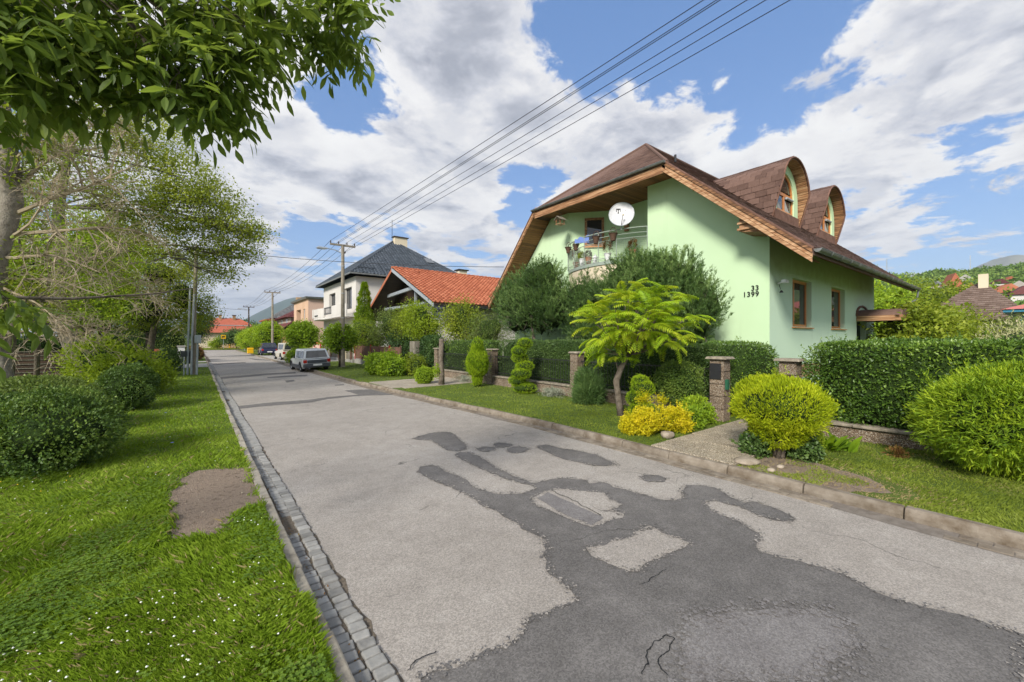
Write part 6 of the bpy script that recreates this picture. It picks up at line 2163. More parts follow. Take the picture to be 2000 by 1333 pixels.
gtree('low dark shrub mass at the drive entrance', 11.4, 22.5, 1.3, .9, 1.4, 1.1, M['l_dark'], 300, seed=6)
gtree('yellowish drooping conifer beside the utility pole', 10.6, 33.8, 2.6, 1.5, 2.0, 1.5, M['l_lime'], 420, L=.13, Wd=.03, seed=7)
gtree('dark green tree by the white house fence', 11.2, 34.5, 1.9, 1.5, 2.2, 1.6, M['l_tree2'], 420, seed=9)
# vine wall
hedge('ivy covered panel between the wooden post and stone pillar', (10.6, 21.4, 1.15), (.3, .95, 1.1), 5000, .09, .07, M['l_dark'], power=6)
# tall pointed conifer
t = thing('conifer', 'tall pointed light green conifer in front of the white house', 'tree', (12, 37.5, .1))
m = MB(); m.tube([(12, 37.5, 0), (12, 37.5, 7)], [.15, .03], 7); m.build('trunk', M['bark'], t)
n = 22000
zf = RG.random(n) ** 1.15
lay = .82 + .30 * np.abs(np.sin(zf * 30 + vnoise(zf * 30, zf * 9, 2.) * 2))
rad = (1.2 * (1 - zf) ** .85 + .08) * lay * (.55 + .45 * RG.random(n) ** .5)
th = RG.uniform(0, 2 * PI, n)
rad *= .85 + .4 * vnoise(th * 2 + zf * 9, zf * 12, 1.0)
P = np.stack([12 + rad * np.cos(th), 37.5 + rad * np.sin(th), .8 + zf * 6.4], 1)
A = np.stack([np.cos(th), np.sin(th), np.full(n, .35)], 1) + RG.normal(size=(n, 3)) * .25
leaves('foliage', M['l_thuja'], t, P, A, RG.normal(size=(n, 3)) + np.array([0, 0, 1.]), .17, .04)
blob_core('shade_core', t, (12, 37.5, 2.8), (.6, .6, 2.4), amp=.2)
# hydrangea like bush
shrub('hydrangea_bush', 'wide low bush with broad pale green leaves on the far lawn', 'shrub', (8.4, 22.6, .1), [((8.4, 22.9, .62), (.95, 1.5, .62)), ((8.4, 21.6, .5), (.7, .9, .5))], 7000, .12, .09, M['l_bright'], amp=.2, up=.1, rand=.7, power=2.2, inner=.6)
shrub('flower_shrub', 'loose reddish green shrub right of the wide bush', 'shrub', (9.4, 20.9, .1), [((9.4, 20.9, .6), (.5, .8, .6))], 2600, .09, .05, M['l_tree'], amp=.3)
# ball crowned street trees
for lab, x, y, hz, rr, n in (('ball crowned young tree nearest, before the white house', 8.05, 30.6, 2.05, 1.12, 340), ('ball crowned young tree beside the grey estate car', 7.3, 39.6, 2.35, 1.35, 360),
                             ('pale green round street tree by the dark blue car', 7.3, 60.5, 2.55, 2.0, 400), ('pale green round street tree behind the first of the far pair', 6.9, 68, 2.3, 1.9, 380), ('small bright street tree farthest up the verge', 6.3, 76, 1.9, 1.7, 300)):
    cl = [((x, y, hz), (rr * .85, rr * .85, rr * .75), n), ((x, y, hz + rr * .3), (rr * .6, rr * .6, rr * .6), n // 3)]
    t = tree('street_tree', lab, (x, y, .1), [((x, y, .05), .09), ((x, y, hz * .5), .07), ((x, y, hz), .05)], cl, .17, .13, M['l_bright'], per=13, spread=.18, group='round crowned street trees', shell=.65)
    blob_core('shade_core', t, (x, y, hz), (rr * .6, rr * .6, rr * .55), amp=.3)
shrub('shrub', 'low bright shrub beside the grey car on the verge', 'shrub', (7.0, 38.5, .1), [((6.9, 38.3, .6), (.9, 1.2, .65))], 2600, .14, .09, M['l_bright'], amp=.25)
shrub('shrub', 'green garden shrubs behind the cream car', 'shrub', (10.5, 56, .1), [((10.5, 55, 1.0), (1.4, 3, 1.2)), ((11.5, 62, 1.5), (1.5, 3, 1.5))], 4000, .2, .13, M['l_bright'], amp=.25)
gtree('olive green tree before the red roofed house', 9.0, 92.5, 2.6, 3.2, 2.5, 2.2, M['l_tree2'], 300, L=.3, Wd=.2, group='trees at the end of the street', sp=.4)
gtree('dark green tree beside the red roofed house porch', 6.2, 98, 2.3, 2.6, 2.5, 1.8, M['l_dark'], 280, L=.3, Wd=.2, group='trees at the end of the street', sp=.4)
gtree('bright green shrub at the red roofed house corner', 3.2, 101, 1.3, 1.4, 1.4, 1.2, M['l_lime'], 160, L=.25, Wd=.16, group='trees at the end of the street', sp=.3)
gtree('tall dark trees behind the far lamp pole', 12, 150, 4.5, 6, 4, 4, M['l_dark'], 260, L=.5, Wd=.35, group='trees at the end of the street', sp=.6)

# --------------------------------------------------------------- right background
gtree('large dark ivy clad bush beside the entrance canopy', 24.4, 3.4, 2.1, 1.8, 1.2, 1.75, M['l_tree'], 800, L=.2, Wd=.13, group='bushes right of the green house', sp=.3, lobes=6)
gtree('yellow green tree behind the house corner', 34, 8.0, 3.6, 3.5, 3.0, 3.4, M['l_bright'], 600, L=.22, Wd=.14, group='bushes right of the green house', sp=.4, lobes=6)
gtree('olive tree in the middle of the gardens right of the house', 32, 3.2, 1.9, 3.0, 1.6, 1.7, M['l_tree'], 620, L=.17, Wd=.09, group='bushes right of the green house', sp=.35, lobes=6)
gtree('wide light olive tree before the brown tiled roof', 37, 5.0, 1.6, 3.0, 1.3, 1.5, M['l_tree'], 420, L=.2, Wd=.11, group='bushes right of the green house', sp=.35, lobes=6)
gtree('pale bush beside the cream house wall', 33, .9, 1.8, 1.2, 1.2, 1.5, M['l_tree2'], 320, L=.14, Wd=.07, group='bushes right of the green house', sp=.3)
gtree('green tree beneath the hill left of the brown roof', 70, 14, 5.0, 6, 5, 4.2, M['l_bright'], 500, L=.4, Wd=.25, group='bushes right of the green house', sp=.6, lobes=6)
gtree('dark tree clump between the garden and the hill', 85, 9, 6.5, 7, 5, 4.2, M['l_tree'], 500, L=.45, Wd=.28, group='bushes right of the green house', sp=.7, lobes=6)

# wooded hillside: crowns nobody could count
n_tr = 2600
hx = 150 + 420 * RG.random(n_tr) ** .9
u_ = RG.uniform(-.05, .34, n_tr)
hy = hx * u_
hz_ = hillz(hx, hy)
S_ = RG.uniform(1.2, 3.6, n_tr) * (.6 + .8 * vnoise(hx, hy, .05))
per = 44
d = rdir(n_tr * per)
d[:, 2] = np.abs(d[:, 2]) * 1.0
ctr = np.repeat(np.stack([hx, hy, hz_ + S_ * .5], 1), per, 0)
sz = np.repeat(S_, per)
shp = np.repeat(RG.uniform(.7, 1.5, n_tr), per)
P = ctr + d * sz[:, None] * np.stack([np.ones_like(shp), np.ones_like(shp), shp], 1) * RG.uniform(.7, 1.0, (len(d), 1))
A = d * .4 + RG.normal(size=d.shape) * .6
tint = np.clip(np.repeat(RG.random(n_tr), per) * .8 + RG.random(len(d)) * .2, 0, 1)
o = leaves('hillside_woods', M['l_hill'], None, P, A, d + RG.normal(size=d.shape) * .3, RG.uniform(1.0, 2.0, len(d)) * sz / 3, RG.uniform(.8, 1.5, len(d)) * sz / 3, .1, tint)
tag(o, 'wooded hillside of small trees and gardens on the right', 'woods', kind='stuff')
# cottages on the hill
CM = [M['redtile'], M['greyroof'], M['plumtile'], M['browntile'], M['concrete']]
spots = [(1858, 614, 11, 0, 'red roofed A frame cottage at mid height on the hill'), (1890, 632, 10, 0, 'rounded red cottage below the A frame one'), (1905, 652, 8, 0, 'flat red roof just above the brown tiled house'),
         (1884, 586, 9, 4, 'white cottage high on the hill near the ridge'), (1892, 540, 7, 1, 'grey roofed cottage on the ridge'), (1965, 628, 8, 0, 'orange roofed cottage on the right of the hill'),
         (1968, 640, 9, 0, 'second orange roofed cottage just below the other on the right'), (1950, 600, 7, 2, 'small dark roofed cottage upper right on the hill'), (1992, 622, 9, 4, 'white walled cottage at the right edge of the hill'),
         (1998, 652, 10, 2, 'dark roofed white gabled cottage low at the right edge'), (1833, 600, 7, 1, 'grey gabled cottage left of the red A frame'), (1970, 585, 6, 0, 'tiny red cottage near the ridge at right'), (1845, 640, 6, 4, 'pale flat roof among trees at the foot of the hill'), (1820, 575, 6, 3, 'small brown roof among the upper trees')]
for i, (px, py, sz_, mi, lab) in enumerate(spots):
    u = (px - 1000) / 800.0
    py2 = 518 + (py - 530) * .62 + 8
    dr = Vector((u * _c + _s, _c - u * _s, (662 - py2) / 800.0))
    tt = 120.0
    while tt < 700:
        q = dr * tt
        if hillz(np.array(q.x), np.array(q.y)) > 2.1 + q.z:
            break
        tt += 1.5
    q = dr * tt
    z = float(hillz(np.array(q.x), np.array(q.y)))
    k = sz_ * .75
    z += 1.6
    t = thing('cottage', lab, 'cottage', (q.x, q.y, z), random.uniform(-.5, .5), group='cottages on the hillside')
    m = MB(); m.box(-k / 2, k / 2, -k / 2, k / 2, -2, k * .45); m.build('wall', M['white_wall'] if i % 2 else M['cream_wall'], t, local=True)
    m = MB(); zt_ = k * (1.25 if i == 0 else .9); z0 = k * (.0 if i == 0 else .42)
    m.prism([(-k * .62, -k * .6, z0), (-k * .62, k * .6, z0), (-k * .62, 0, zt_)], (k * 1.24, 0, 0)); m.build('roof', CM[mi], t, local=True)
# pylon on the ridge
for px, h, lab in ((1732, 20, 'thin lattice mast on the hill ridge left'), (1895, 16, 'thin mast on the hill ridge right')):
    u = (px - 1000) / 800.0
    dr = Vector((u * _c + _s, _c - u * _s))
    q = dr * (545 / dr.x)
    t = thing('mast', lab, 'mast', (q.x, q.y, float(hillz(np.array(q.x), np.array(q.y)))), group='masts on the ridge')
    m = MB(); m.beam((-.8, 0, 0), (0, 0, h), .5, .5); m.beam((.8, 0, 0), (0, 0, h), .5, .5)
    for z in (h * .8, h * .65):
        m.beam((-2, 0, z), (2, 0, z), .3, .3)
    m.build('lattice', M['galv'], t, local=True)


NEAR = [(1.10, 3.78, 4.95, 0.15), (0.98, 3.79, 4.7, 0.16), (0.88, 3.73, 4.87, 0.28), (0.57, 3.72, 4.75, 0.28), (0.8, 3.92, 4.63, 0.13), (0.44, 3.82, 4.54, 0.25), (0.3, 3.8, 4.31, 0.25), (0.22, 3.87, 4.09, 0.2), (0.04, 3.75, 4.39, 0.36), (-0.01, 3.8, 4.06, 0.28), (0.08, 3.85, 3.89, 0.16), (-0.1, 3.74, 3.74, 0.12), (-0.24, 3.85, 4.35, 0.36), (-0.32, 3.78, 3.96, 0.3), (-0.54, 3.95, 4.24, 0.36), (-0.5, 3.79, 3.83, 0.22), (-0.79, 4.01, 4.2, 0.34), (-0.83, 3.79, 3.79, 0.26), (-0.71, 3.95, 3.69, 0.18), (-0.89, 3.71, 3.97, 0.3), (-0.89, 3.71, 3.64, 0.2), (0.72, 3.73, 5.17, 0.3), (0.21, 3.88, 4.99, 0.35), (-0.25, 3.98, 4.85, 0.4), (-0.65, 4.03, 4.7, 0.4), (-0.94, 4.0, 4.51, 0.4), (-1.06, 3.72, 3.83, 0.3), (-1.11, 3.75, 3.43, 0.25), (-1.06, 3.84, 2.29, 0.18), (-0.98, 4.16, 2.28, 0.12), (1.12, 3.68, 5.3, 0.25)]

# =================================================================== left side: trees, shrubs, branches
# overhanging near tree: its trunk stands left of the frame, compound leaves hang from thin branches
NT_ = thing('overhanging_tree', 'dark green drooping leafy branches hanging into the upper left, close overhead', 'tree', (-3.4, 4.6, .1))


def compound_leaf(v):
    r = random.Random(90 + v)
    m = MB()
    n = 5
    pts = [Vector((0, .0, 0)), Vector((.06, 0, -.01)), Vector((.12, 0, -.04)), Vector((.17, 0, -.09)), Vector((.20, 0, -.15))]
    m.tube(pts, [.0022, .002, .0016, .0012, .0008], 3)
    slots = [(1, 1), (1, -1), (2, 1), (2, -1), (3, 1), (3, -1), (4, 0)]
    for i, s_ in slots:
        p = pts[i]
        d = Vector((.45, s_ * .9, -.75 + r.uniform(-.25, .25))).normalized() if s_ else Vector((.3, 0, -1)).normalized()
        L = r.uniform(.085, .125); wd = L * r.uniform(.32, .4)
        sd = d.cross(Vector((r.uniform(-.4, .4), r.uniform(-.3, .3), 1))).normalized()
        nn = sd.cross(d)
        prof = [(0, 0), (.18, .55), (.42, 1.0), (.68, .8), (.88, .35), (1, 0)]
        mid = [p + d * (L * a) + nn * (-.10 * L * a * a) for a, b in prof]
        for q in range(5):
            for sg in (-1, 1):
                a0, a1 = mid[q] + sd * sg * wd * .5 * prof[q][1] + nn * .12 * wd * prof[q][1], mid[q + 1] + sd * sg * wd * .5 * prof[q + 1][1] + nn * .12 * wd * prof[q + 1][1]
                m.poly([mid[q], a0, a1, mid[q + 1]] if prof[q][1] and prof[q + 1][1] else ([mid[q], a1, mid[q + 1]] if not prof[q][1] else [mid[q], a0, mid[q + 1]]))
    me = m.mesh('leaf', M['l_near'])
    at = me.attributes.new('rnd', 'FLOAT', 'FACE')
    rr = []
    for f in m.f:
        rr.append(r.random() * .2 + .4)
    at.data.foreach_set('value', rr)
    return me


CL = [compound_leaf(v) for v in range(6)]
rng = random.Random(11)
m = MB()
root_ = Vector((-3.4, 4.6, .05))
fork = Vector((-2.9, 4.5, 3.6))
m.tube(limb_path(root_, fork, 6, .05), [.17, .15, .14, .13, .12, .11, .10], 9)
hub = [Vector((-1.9, 4.2, 4.5)), Vector((-1.6, 4.0, 4.9)), Vector((-2.1, 3.6, 4.2))]
for h in hub:
    m.tube(limb_path(fork, h, 4, .06), [.09, .075, .065, .055, .05], 7)
mains = []
NEAR = [q for q in NEAR if q[2] < 5.02]
tipsN = []
for i, (x, y, z, r) in enumerate(NEAR):
    c = Vector((x, y, z))
    if z > 2.8:
        h = min(hub, key=lambda q: (q - c).length)
        pth = limb_path(h, c + Vector((0, 0, .25)), 6, .07, .10, i)
        m.tube(pth, [.026, .022, .018, .014, .011, .008, .006], 5)
    else:
        pth = limb_path(Vector((-3.3, 4.6, 2.35)), c, 6, .03, 0, i)
        m.tube(pth, [.03, .026, .021, .017, .014, .011, .008], 5)
    k = int(8 + 42 * r) if z > 2.8 else 7
    for j in range(k):
        d = Vector((rng.gauss(0, 1), rng.gauss(0, 1), rng.gauss(0, .8)))
        d.normalize()
        p = c + d * r * rng.random() ** .5
        p.z += .05
        tipsN.append((p, pth[-1]))
for j, (p, e) in enumerate(tipsN):
    if j % 2 == 0:
        m.tube([e, e.lerp(p, .5) + Vector((0, 0, .03)), p], [.004, .003, .002], 3, caps=False)
# the long dark bare branch reaching in at eye height
br = [Vector((-3.3, 4.6, 2.4)), Vector((-2.3, 5.0, 2.41)), Vector((-1.5, 5.2, 2.43)), Vector((-.9, 5.35, 2.46)), Vector((-.35, 5.45, 2.55)), Vector((.02, 5.6, 2.66))]
m.tube(br, [.03, .022, .017, .013, .008, .003], 6)
for a, b in (((-1.6, 5.17, 2.43), (-1.0, 5.3, 2.22)), ((-1.5, 5.2, 2.43), (-1.2, 5.0, 2.68)), ((-1.9, 5.1, 2.42), (-1.45, 5.1, 2.62))):
    m.tube(limb_path(a, b, 4, .1), [.008, .006, .005, .003, .002], 4)
m.build('trunk', M['bark'], NT_, smooth=True)
rng.shuffle(tipsN)
rest = []
for j, (p, e) in enumerate(tipsN):
    yaw = rng.uniform(0, 2 * PI); s_ = rng.uniform(.9, 1.5); tl = rng.uniform(-.5, .5)
    if j < 295:
        place('leaf', CL[j % 6], NT_, p - wloc(NT_), (rng.uniform(-.5, .5), tl, yaw), (s_, s_, s_))
    else:
        rest.append((p, rng.uniform(-.5, .5), tl, yaw, s_, j % 6))
VV, FF, RR = [], [], []
off = 0
for _ in range(2):
    for p, a, b, c_, s_, v in rest:
        me = CL[v]
        co = np.array([tuple(q.co) for q in me.vertices])
        Mx = np.array(Matrix.Rotation(c_, 3, 'Z') @ Matrix.Rotation(b, 3, 'Y') @ Matrix.Rotation(a, 3, 'X'))
        jit = Vector((rng.gauss(0, .09), rng.gauss(0, .09), rng.gauss(0, .07))) if _ else Vector((0, 0, 0))
        VV.append(co @ Mx.T * s_ + np.array(p + jit))
        for pl__ in me.polygons:
            vs = list(pl__.vertices)
            for q in range(1, len(vs) - 1):
                FF.append((vs[0] + off, vs[q] + off, vs[q + 1] + off)); RR.append(.2 + .6 * ((v * 37 % 10) / 10))
        off += len(co)
if VV:
    V = np.concatenate(VV) - np.array(wloc(NT_))
    o = place('leaves', fast_mesh('leaves', V, np.array(FF), M['l_near'], np.array(RR)), NT_); o['kind'] = 'stuff'
print('near leaves', len(tipsN))

# first big trunk with the tangle of dead twigs
t = tree('bare_branched_tree', 'grey trunked tree at the left edge with a tangle of pale dead twigs', (-4.25, 17.9, .1),
         [((-4.2, 17.9, 0), .24), ((-4.33, 17.9, 1.1), .20), ((-4.48, 17.9, 2.4), .19), ((-4.45, 17.9, 4.4), .22), ((-4.2, 17.9, 6.0), .26), ((-4.25, 17.9, 7.5), .2), ((-4.4, 17.9, 9.2), .15), ((-4.8, 18, 11), .08)],
         [((-4.2, 17.5, 10.2), (1.6, 1.6, 1.2), 150), ((-3.0, 17.8, 9.2), (1.2, 1.4, .9), 90), ((-3.6, 17.6, 7.8), (.9, 1, .7), 50), ((-4.0, 17.6, 6.9), (.8, 1, .5), 40), ((-4.9, 17.9, 4.0), (.9, 1, .9), 60), ((-3.6, 18.2, 3.4), (.9, 1, .6), 60)],
         .12, .08, M['l_tree'], bark='bark_light', per=12, spread=.2, limb_r=.06)
m = MB()
rng = random.Random(21)


def dead(m, a, b, r0, lvl):
    pts = limb_path(a, b, 6, .12, .05, rng.random() * 50)
    pts = [p - Vector((0, 0, .10 * (i / 6) ** 2 * (b - a).length)) if lvl else p for i, p in enumerate(pts)]
    m.tube(pts, [max(.004, r0 * (1 - .8 * i / 6)) for i in range(7)], 5 if lvl == 0 else 3, caps=False)
    if lvl >= 3:
        return
    k = (11, 8, 5)[lvl]
    L = (b - a).length
    for i in range(k):
        s_ = rng.uniform(.25, 1.0)
        j = min(5, int(s_ * 6))
        p = pts[j].lerp(pts[j + 1], s_ * 6 - j) if j < 6 else pts[6]
        d = (b - a).normalized() * .6 + Vector((rng.gauss(0, .6), rng.gauss(0, .5), rng.gauss(0, .5)))
        d.normalize()
        dead(m, p, p + d * L * rng.uniform(.32, .6), r0 * .45, lvl + 1)


for (a, b, r0) in (((-4.2, 17.9, 5.6), (-1.9, 16.8, 6.9), .07), ((-4.3, 17.9, 5.0), (-1.5, 16.9, 5.4), .06), ((-4.2, 17.9, 6.2), (-2.4, 17, 8.4), .06),
                   ((-4.4, 17.9, 4.4), (-2.2, 16.6, 4.0), .05), ((-4.3, 17.9, 4.9), (-3.0, 16.6, 6.1), .045), ((-4.4, 17.9, 3.6), (-3.1, 16.8, 2.6), .04), ((-4.4, 17.9, 3.0), (-2.6, 17.1, 2.0), .04), ((-4.2, 17.9, 6.6), (-3.3, 16.5, 7.6), .05), ((-4.4, 17.9, 3.8), (-1.7, 17.4, 3.3), .04)):
    dead(m, Vector(a), Vector(b), r0, 0)
print('dead faces', len(m.f))
m.build('dead_branches', M['twig'], t)

tree('leaning_tree', 'tree with a thick leaning grey trunk and airy yellow green crown over the verge', (-3.5, 23.3, .1),
     [((-3.45, 23.3, 0), .36), ((-3.65, 23.3, .9), .30), ((-4.0, 23.3, 2.2), .27), ((-4.15, 23.3, 3.4), .22), ((-4.28, 23.3, 5.2), .19), ((-4.25, 23.3, 7.2), .17), ((-4.0, 23.3, 9.4), .12), ((-3.6, 23.6, 11.2), .06)],
     [((-3.4, 24, 10.4), (1.8, 2, 1.4), 150), ((-1.6, 24.3, 10.9), (1.6, 1.8, 1.1), 110), ((-.3, 24, 9.4), (1.4, 1.6, .9), 95), ((-2.4, 23.4, 8.2), (1.5, 1.6, 1.0), 110), ((-.6, 24, 7.9), (1.3, 1.6, .9), 110),
      ((.7, 24, 8.7), (1.1, 1.3, .6), 60), ((1.3, 24, 7.6), (1.1, 1.4, .6), 70), ((2.2, 24, 7.3), (.7, .9, .42), 34), ((1.7, 24, 6.3), (.7, .8, .4), 28), ((.6, 24.3, 6.4), (1.0, 1.2, .7), 70), ((-1.8, 24, 6.4), (1.4, 1.5, 1.0), 90), ((1.1, 24.2, 5.2), (.6, .7, .35), 22), ((-5.4, 23.3, 8.6), (1.4, 1.6, 1.6), 80), ((-5.6, 23.4, 5.6), (1.2, 1.6, 1.2), 60)],
     .115, .075, M['l_tree'], bark='bark_light', per=34, spread=.27, limb_r=.024, group='roadside trees on the left')
tree('roadside_tree', 'airy yellow green tree showing through the dead twigs', (-5.0, 21, .1), [((-5.0, 21, 0), .14), ((-4.9, 21, 2.2), .11), ((-4.6, 21, 4.6), .08)],
     [((-4.4, 21, 5.6), (1.7, 1.6, 1.6), 210), ((-2.9, 21.3, 5.0), (1.3, 1.4, 1.1), 130), ((-3.0, 21.2, 3.4), (1.3, 1.4, .9), 120), ((-4.8, 21, 8.2), (1.6, 1.6, 1.5), 140), ((-5.6, 21, 3.2), (1.2, 1.4, 1.1), 110)], .11, .065, M['l_bright'], per=16, spread=.25, limb_r=.02, group='roadside trees on the left')
tt_ = tree('roadside_tree', 'dense olive green tree behind the steel poles on the left', (-2.2, 31, .1),
           [((-2.2, 31, 0), .2), ((-2.1, 31, 1.6), .17), ((-1.9, 31, 3.2), .14), ((-1.6, 30.8, 5.2), .1)],
           [((-1.7, 30.6, 6.0), (1.7, 1.8, 1.5), 330), ((-.5, 30.2, 4.9), (1.3, 1.6, 1.5), 300), ((-2.4, 31, 3.9), (1.7, 1.8, 1.4), 280), ((-.1, 30.5, 6.3), (1.0, 1.2, .9), 130), ((-.5, 30.8, 3.2), (1.1, 1.3, .9), 200), ((-3.4, 30.4, 5.4), (1.2, 1.5, 1.2), 150), ((.5, 30.5, 3.9), (.6, .8, .6), 60)],
           .11, .06, M['l_tree'], per=14, spread=.22, group='roadside trees on the left')
for c, r in (((-1.7, 30.6, 5.8), (1.0, 1.1, .9)), ((-.6, 30.2, 4.5), (.8, .9, .9)), ((-2.4, 31, 3.7), (1.0, 1.1, .8))):
    blob_core('shade_core', tt_, c, [q * .7 for q in r], amp=.4)
G3 = 'garden trees behind the slat fence'
gtree('bright green garden tree behind the leaning trunk', -5.6, 27, 4.6, 2.4, 2.4, 2.6, M['l_bright'], 900, group=G3, seed=31, L=.13, Wd=.07)
gtree('tall dull green tree at the far left back', -9.5, 32, 7.0, 3.8, 3.4, 4.6, M['l_tree'], 1300, group=G3, seed=32, L=.16, Wd=.09, lobes=6, sp=.3)
gtree('dark green tree behind the slat fence', -5.2, 35, 3.6, 2.6, 2.4, 2.6, M['l_tree2'], 560, group=G3, seed=33, L=.14, Wd=.08)
gtree('dark tree overhanging the left driveway', -2.8, 38, 3.8, 2.0, 2.0, 2.2, M['l_dark'], 420, group=G3, seed=34, L=.15, Wd=.09)
gtree('broad green tree closing the view behind the leaning trunk', -4.6, 34, 6.2, 3.4, 2.6, 4.6, M['l_tree'], 1300, group=G3, seed=41, L=.15, Wd=.08, lobes=6, sp=.3)
hedge('tall green hedge closing the gap under the dense olive tree', (-3.4, 45.5, 1.6), (2.6, .9, 1.7), 5000, .14, .08, M['l_tree2'], power=4, amp=.12)
hedge('dark hedge between the slat fence and the left driveway', (-4.2, 34.3, .9), (1.6, .7, .9), 4000, .12, .06, M['l_dark'], power=5)
gtree('yellow green tree high at the left edge', -8.2, 24.5, 8.2, 2.6, 2.4, 2.6, M['l_bright'], 480, group=G3, seed=36, L=.14, Wd=.08, sp=.3)
gtree('dark evergreen tree by the road far up on the left', .0, 58, 3.1, 1.5, 1.8, 2.2, M['l_dark'], 420, group=G3, seed=35, L=.2, Wd=.1)
# shrubs on the left verge
shrub('dark_shrub', 'big dark green rounded shrub in the left foreground grass', 'shrub', (-1.75, 9.6, .1), [((-1.75, 9.5, .66), (.80, 1.2, .60)), ((-2.5, 9.9, .62), (.8, 1.1, .55))], 30000, .045, .028, M['l_bush'], amp=.2, fr=2.2, up=.45, inner=.66, coreK=.66, rand=.8)
shrub('dark_shrub', 'smaller dark rounded shrub farther back beside the verge', 'shrub', (-1.62, 16, .1), [((-1.6, 15.9, .70), (.62, .95, .58))], 12000, .055, .032, M['l_bush'], amp=.2, fr=2.2, up=.45, inner=.66, coreK=.68, rand=.8)
shrub('shrub', 'mid green shrub between the two dark ones at the left', 'shrub', (-2.6, 12.8, .1), [((-2.6, 12.8, .66), (.95, 1.3, .58))], 12000, .055, .032, M['l_tree2'], amp=.14, fr=2.2, up=.35, coreK=.78)
shrub('lime_shrub', 'lime green leafy shrub in front of the dense tree', 'shrub', (-1.9, 19.2, .1), [((-1.9, 19.2, 1.0), (.85, 1.1, .75)), ((-2.7, 20.3, 1.3), (.9, 1.0, .9)), ((-1.2, 20.2, .75), (.5, .9, .5))], 7500, .12, .055, M['l_lime'], amp=.3, fr=2.0, inner=.5, coreK=.55, up=.2)
shrub('dark_conifer_shrub', 'small blackish conifer shrub near the left driveway', 'shrub', (-1.4, 33, .1), [((-1.4, 33, .75), (.85, .9, .72))], 4500, .11, .03, M['l_juniper'], amp=.15)
shrub('hedge', 'reddish low hedge far up the left side', 'hedge', (-.4, 50, .1), [((-.3, 50, .7), (.75, 2.4, .6))], 3500, .12, .07, M['l_red'], amp=.1, power=3)
hedge('tall dark hedge behind the slat fence', (-7.5, 33.2, 1.0), (4.5, .8, 1.2), 9000, .12, .06, M['l_dark'], power=5)

# slat fence
SF = thing('slat_fence', 'dark horizontal board fence with pale gaps behind the left trees', 'fence', (-4.6, 31.2, .1))
m = MB(); m.box(-5.2, 0, -.012, .012, 0, .15); SBM = m.mesh('slat', M['wood_dark'])
m = MB(); m.box(-5.2, 0, -.02, .02, 0, .035); SBL = m.mesh('slat', M['wood_grey'])
for k in range(6):
    place('slat', SBM, SF, (0, 0, .12 + k * .21))
    place('slat', SBL, SF, (0, -.03, .12 + k * .21 + .16))
for k in range(4):
    m = MB(); m.box(-.05, .05, -.05, .05, 0, 1.5); place('post', m.mesh('post', M['wood_dark']), SF, (-k * 1.7 - .05, .07, 0))

# left driveway bits
t = thing('gate_post', 'white gate post beside the left driveway', 'post', (-1.0, 42, .1))
m = MB(); m.box(-.22, .22, -.22, .22, 0, 1.35); m.build('post', M['white_paint'], t, local=True); m = MB(); m.box(-.28, .28, -.28, .28, 1.352, 1.45); m.build('post_cap', M['concrete'], t, local=True)
t = thing('dustbin', 'dark dustbin beside the white gate post', 'bin', (-.45, 42.6, .1))
m = MB(); m.hexa([(-.26, -.3, 0), (.26, -.3, 0), (.26, .3, 0), (-.26, .3, 0), (-.33, -.36, .95), (.33, -.36, .95), (.33, .36, .95), (-.33, .36, .95)]); m.build('bin_body', M['plastic_black'], t, local=True)
m = MB(); m.hexa([(-.35, -.38, .95), (.35, -.38, .95), (.35, .38, .95), (-.35, .38, .95), (-.3, -.3, 1.06), (.3, -.3, 1.06), (.3, .3, 1.06), (-.3, .3, 1.06)]); m.build('bin_lid', M['plastic_black'], t, local=True)
t = thing('brick_wall', 'low wall of pierced red brick blocks under the left trees', 'wall', (-2.2, 40, .1))
mb_ = MB(); mb_.box(0, .3, -.06, .06, .008, .24); BM = mb_.mesh('brick', M['redtile']); BM2 = mb_.mesh('brick', M['concrete'])
for r in range(5):
    for k in range(6):
        place('brick', BM if (r + k) % 2 else BM2, t, (-k * .32, 0, r * .25))


# =================================================================== utility poles and wires
def upole(label, x, y, h, arm=True, lamp=False, mat='concrete_pole', r=.15, group='utility poles along the street'):
    t = thing('utility_pole', label, 'pole', (x, y, .1), group=group)
    m = MB(); m.tube([(0, 0, -.1), (0, 0, h * .5), (0, 0, h)], [r, r * .85, r * .68], 10); m.build('pole', M[mat], t, local=True)
    if arm:
        m = MB(); m.box(-.85, .85, -.06, .06, h - .12, h); m.build('crossarm', M[mat], t, local=True)
        for a in (-.8, -.28, .28, .8):
            m = MB(); m.lathe([(.02, 0), (.035, .04), (.055, .06), (.03, .1), (.05, .13), (.03, .18), (0, .2)], (a, 0, h), 8); m.build('insulator', M['porcelain'], t, local=True)
        m = MB(); m.tube([(.1, -.1, h - .6), (.1, -.25, h - .55)], .05, 6); m.build('bracket', M['porcelain'], t, local=True)
    if lamp:
        m = MB(); m.tube([(0, 0, h - .65), (-.5, 0, h - .45), (-1.0, 0, h - .40)], .03, 6); m.build('lamp_arm', M['galv'], t, local=True)
        m = MB(); m.hexa([(-1.75, -.13, h - .47), (-.98, -.1, h - .45), (-.98, .1, h - .45), (-1.75, .13, h - .47), (-1.6, -.1, h - .33), (-1.0, -.07, h - .35), (-1.0, .07, h - .35), (-1.6, .1, h - .33)])
        o = m.build('lamp_head', M['galv'], t, local=True); bevel(o, .03, 2)
        m = MB(); m.box(-1.65, -1.15, -.08, .08, h - .5, h - .465); m.build('lamp_lens', M['lamp_glass'], t, local=True)
    for z in (h * .82, h * .6, h * .4):
        m = MB(); m.tube([(0, 0, z), (0, 0, z + .04)], r * .92, 10); m.build('band', M['galv'], t, local=True)
    return t


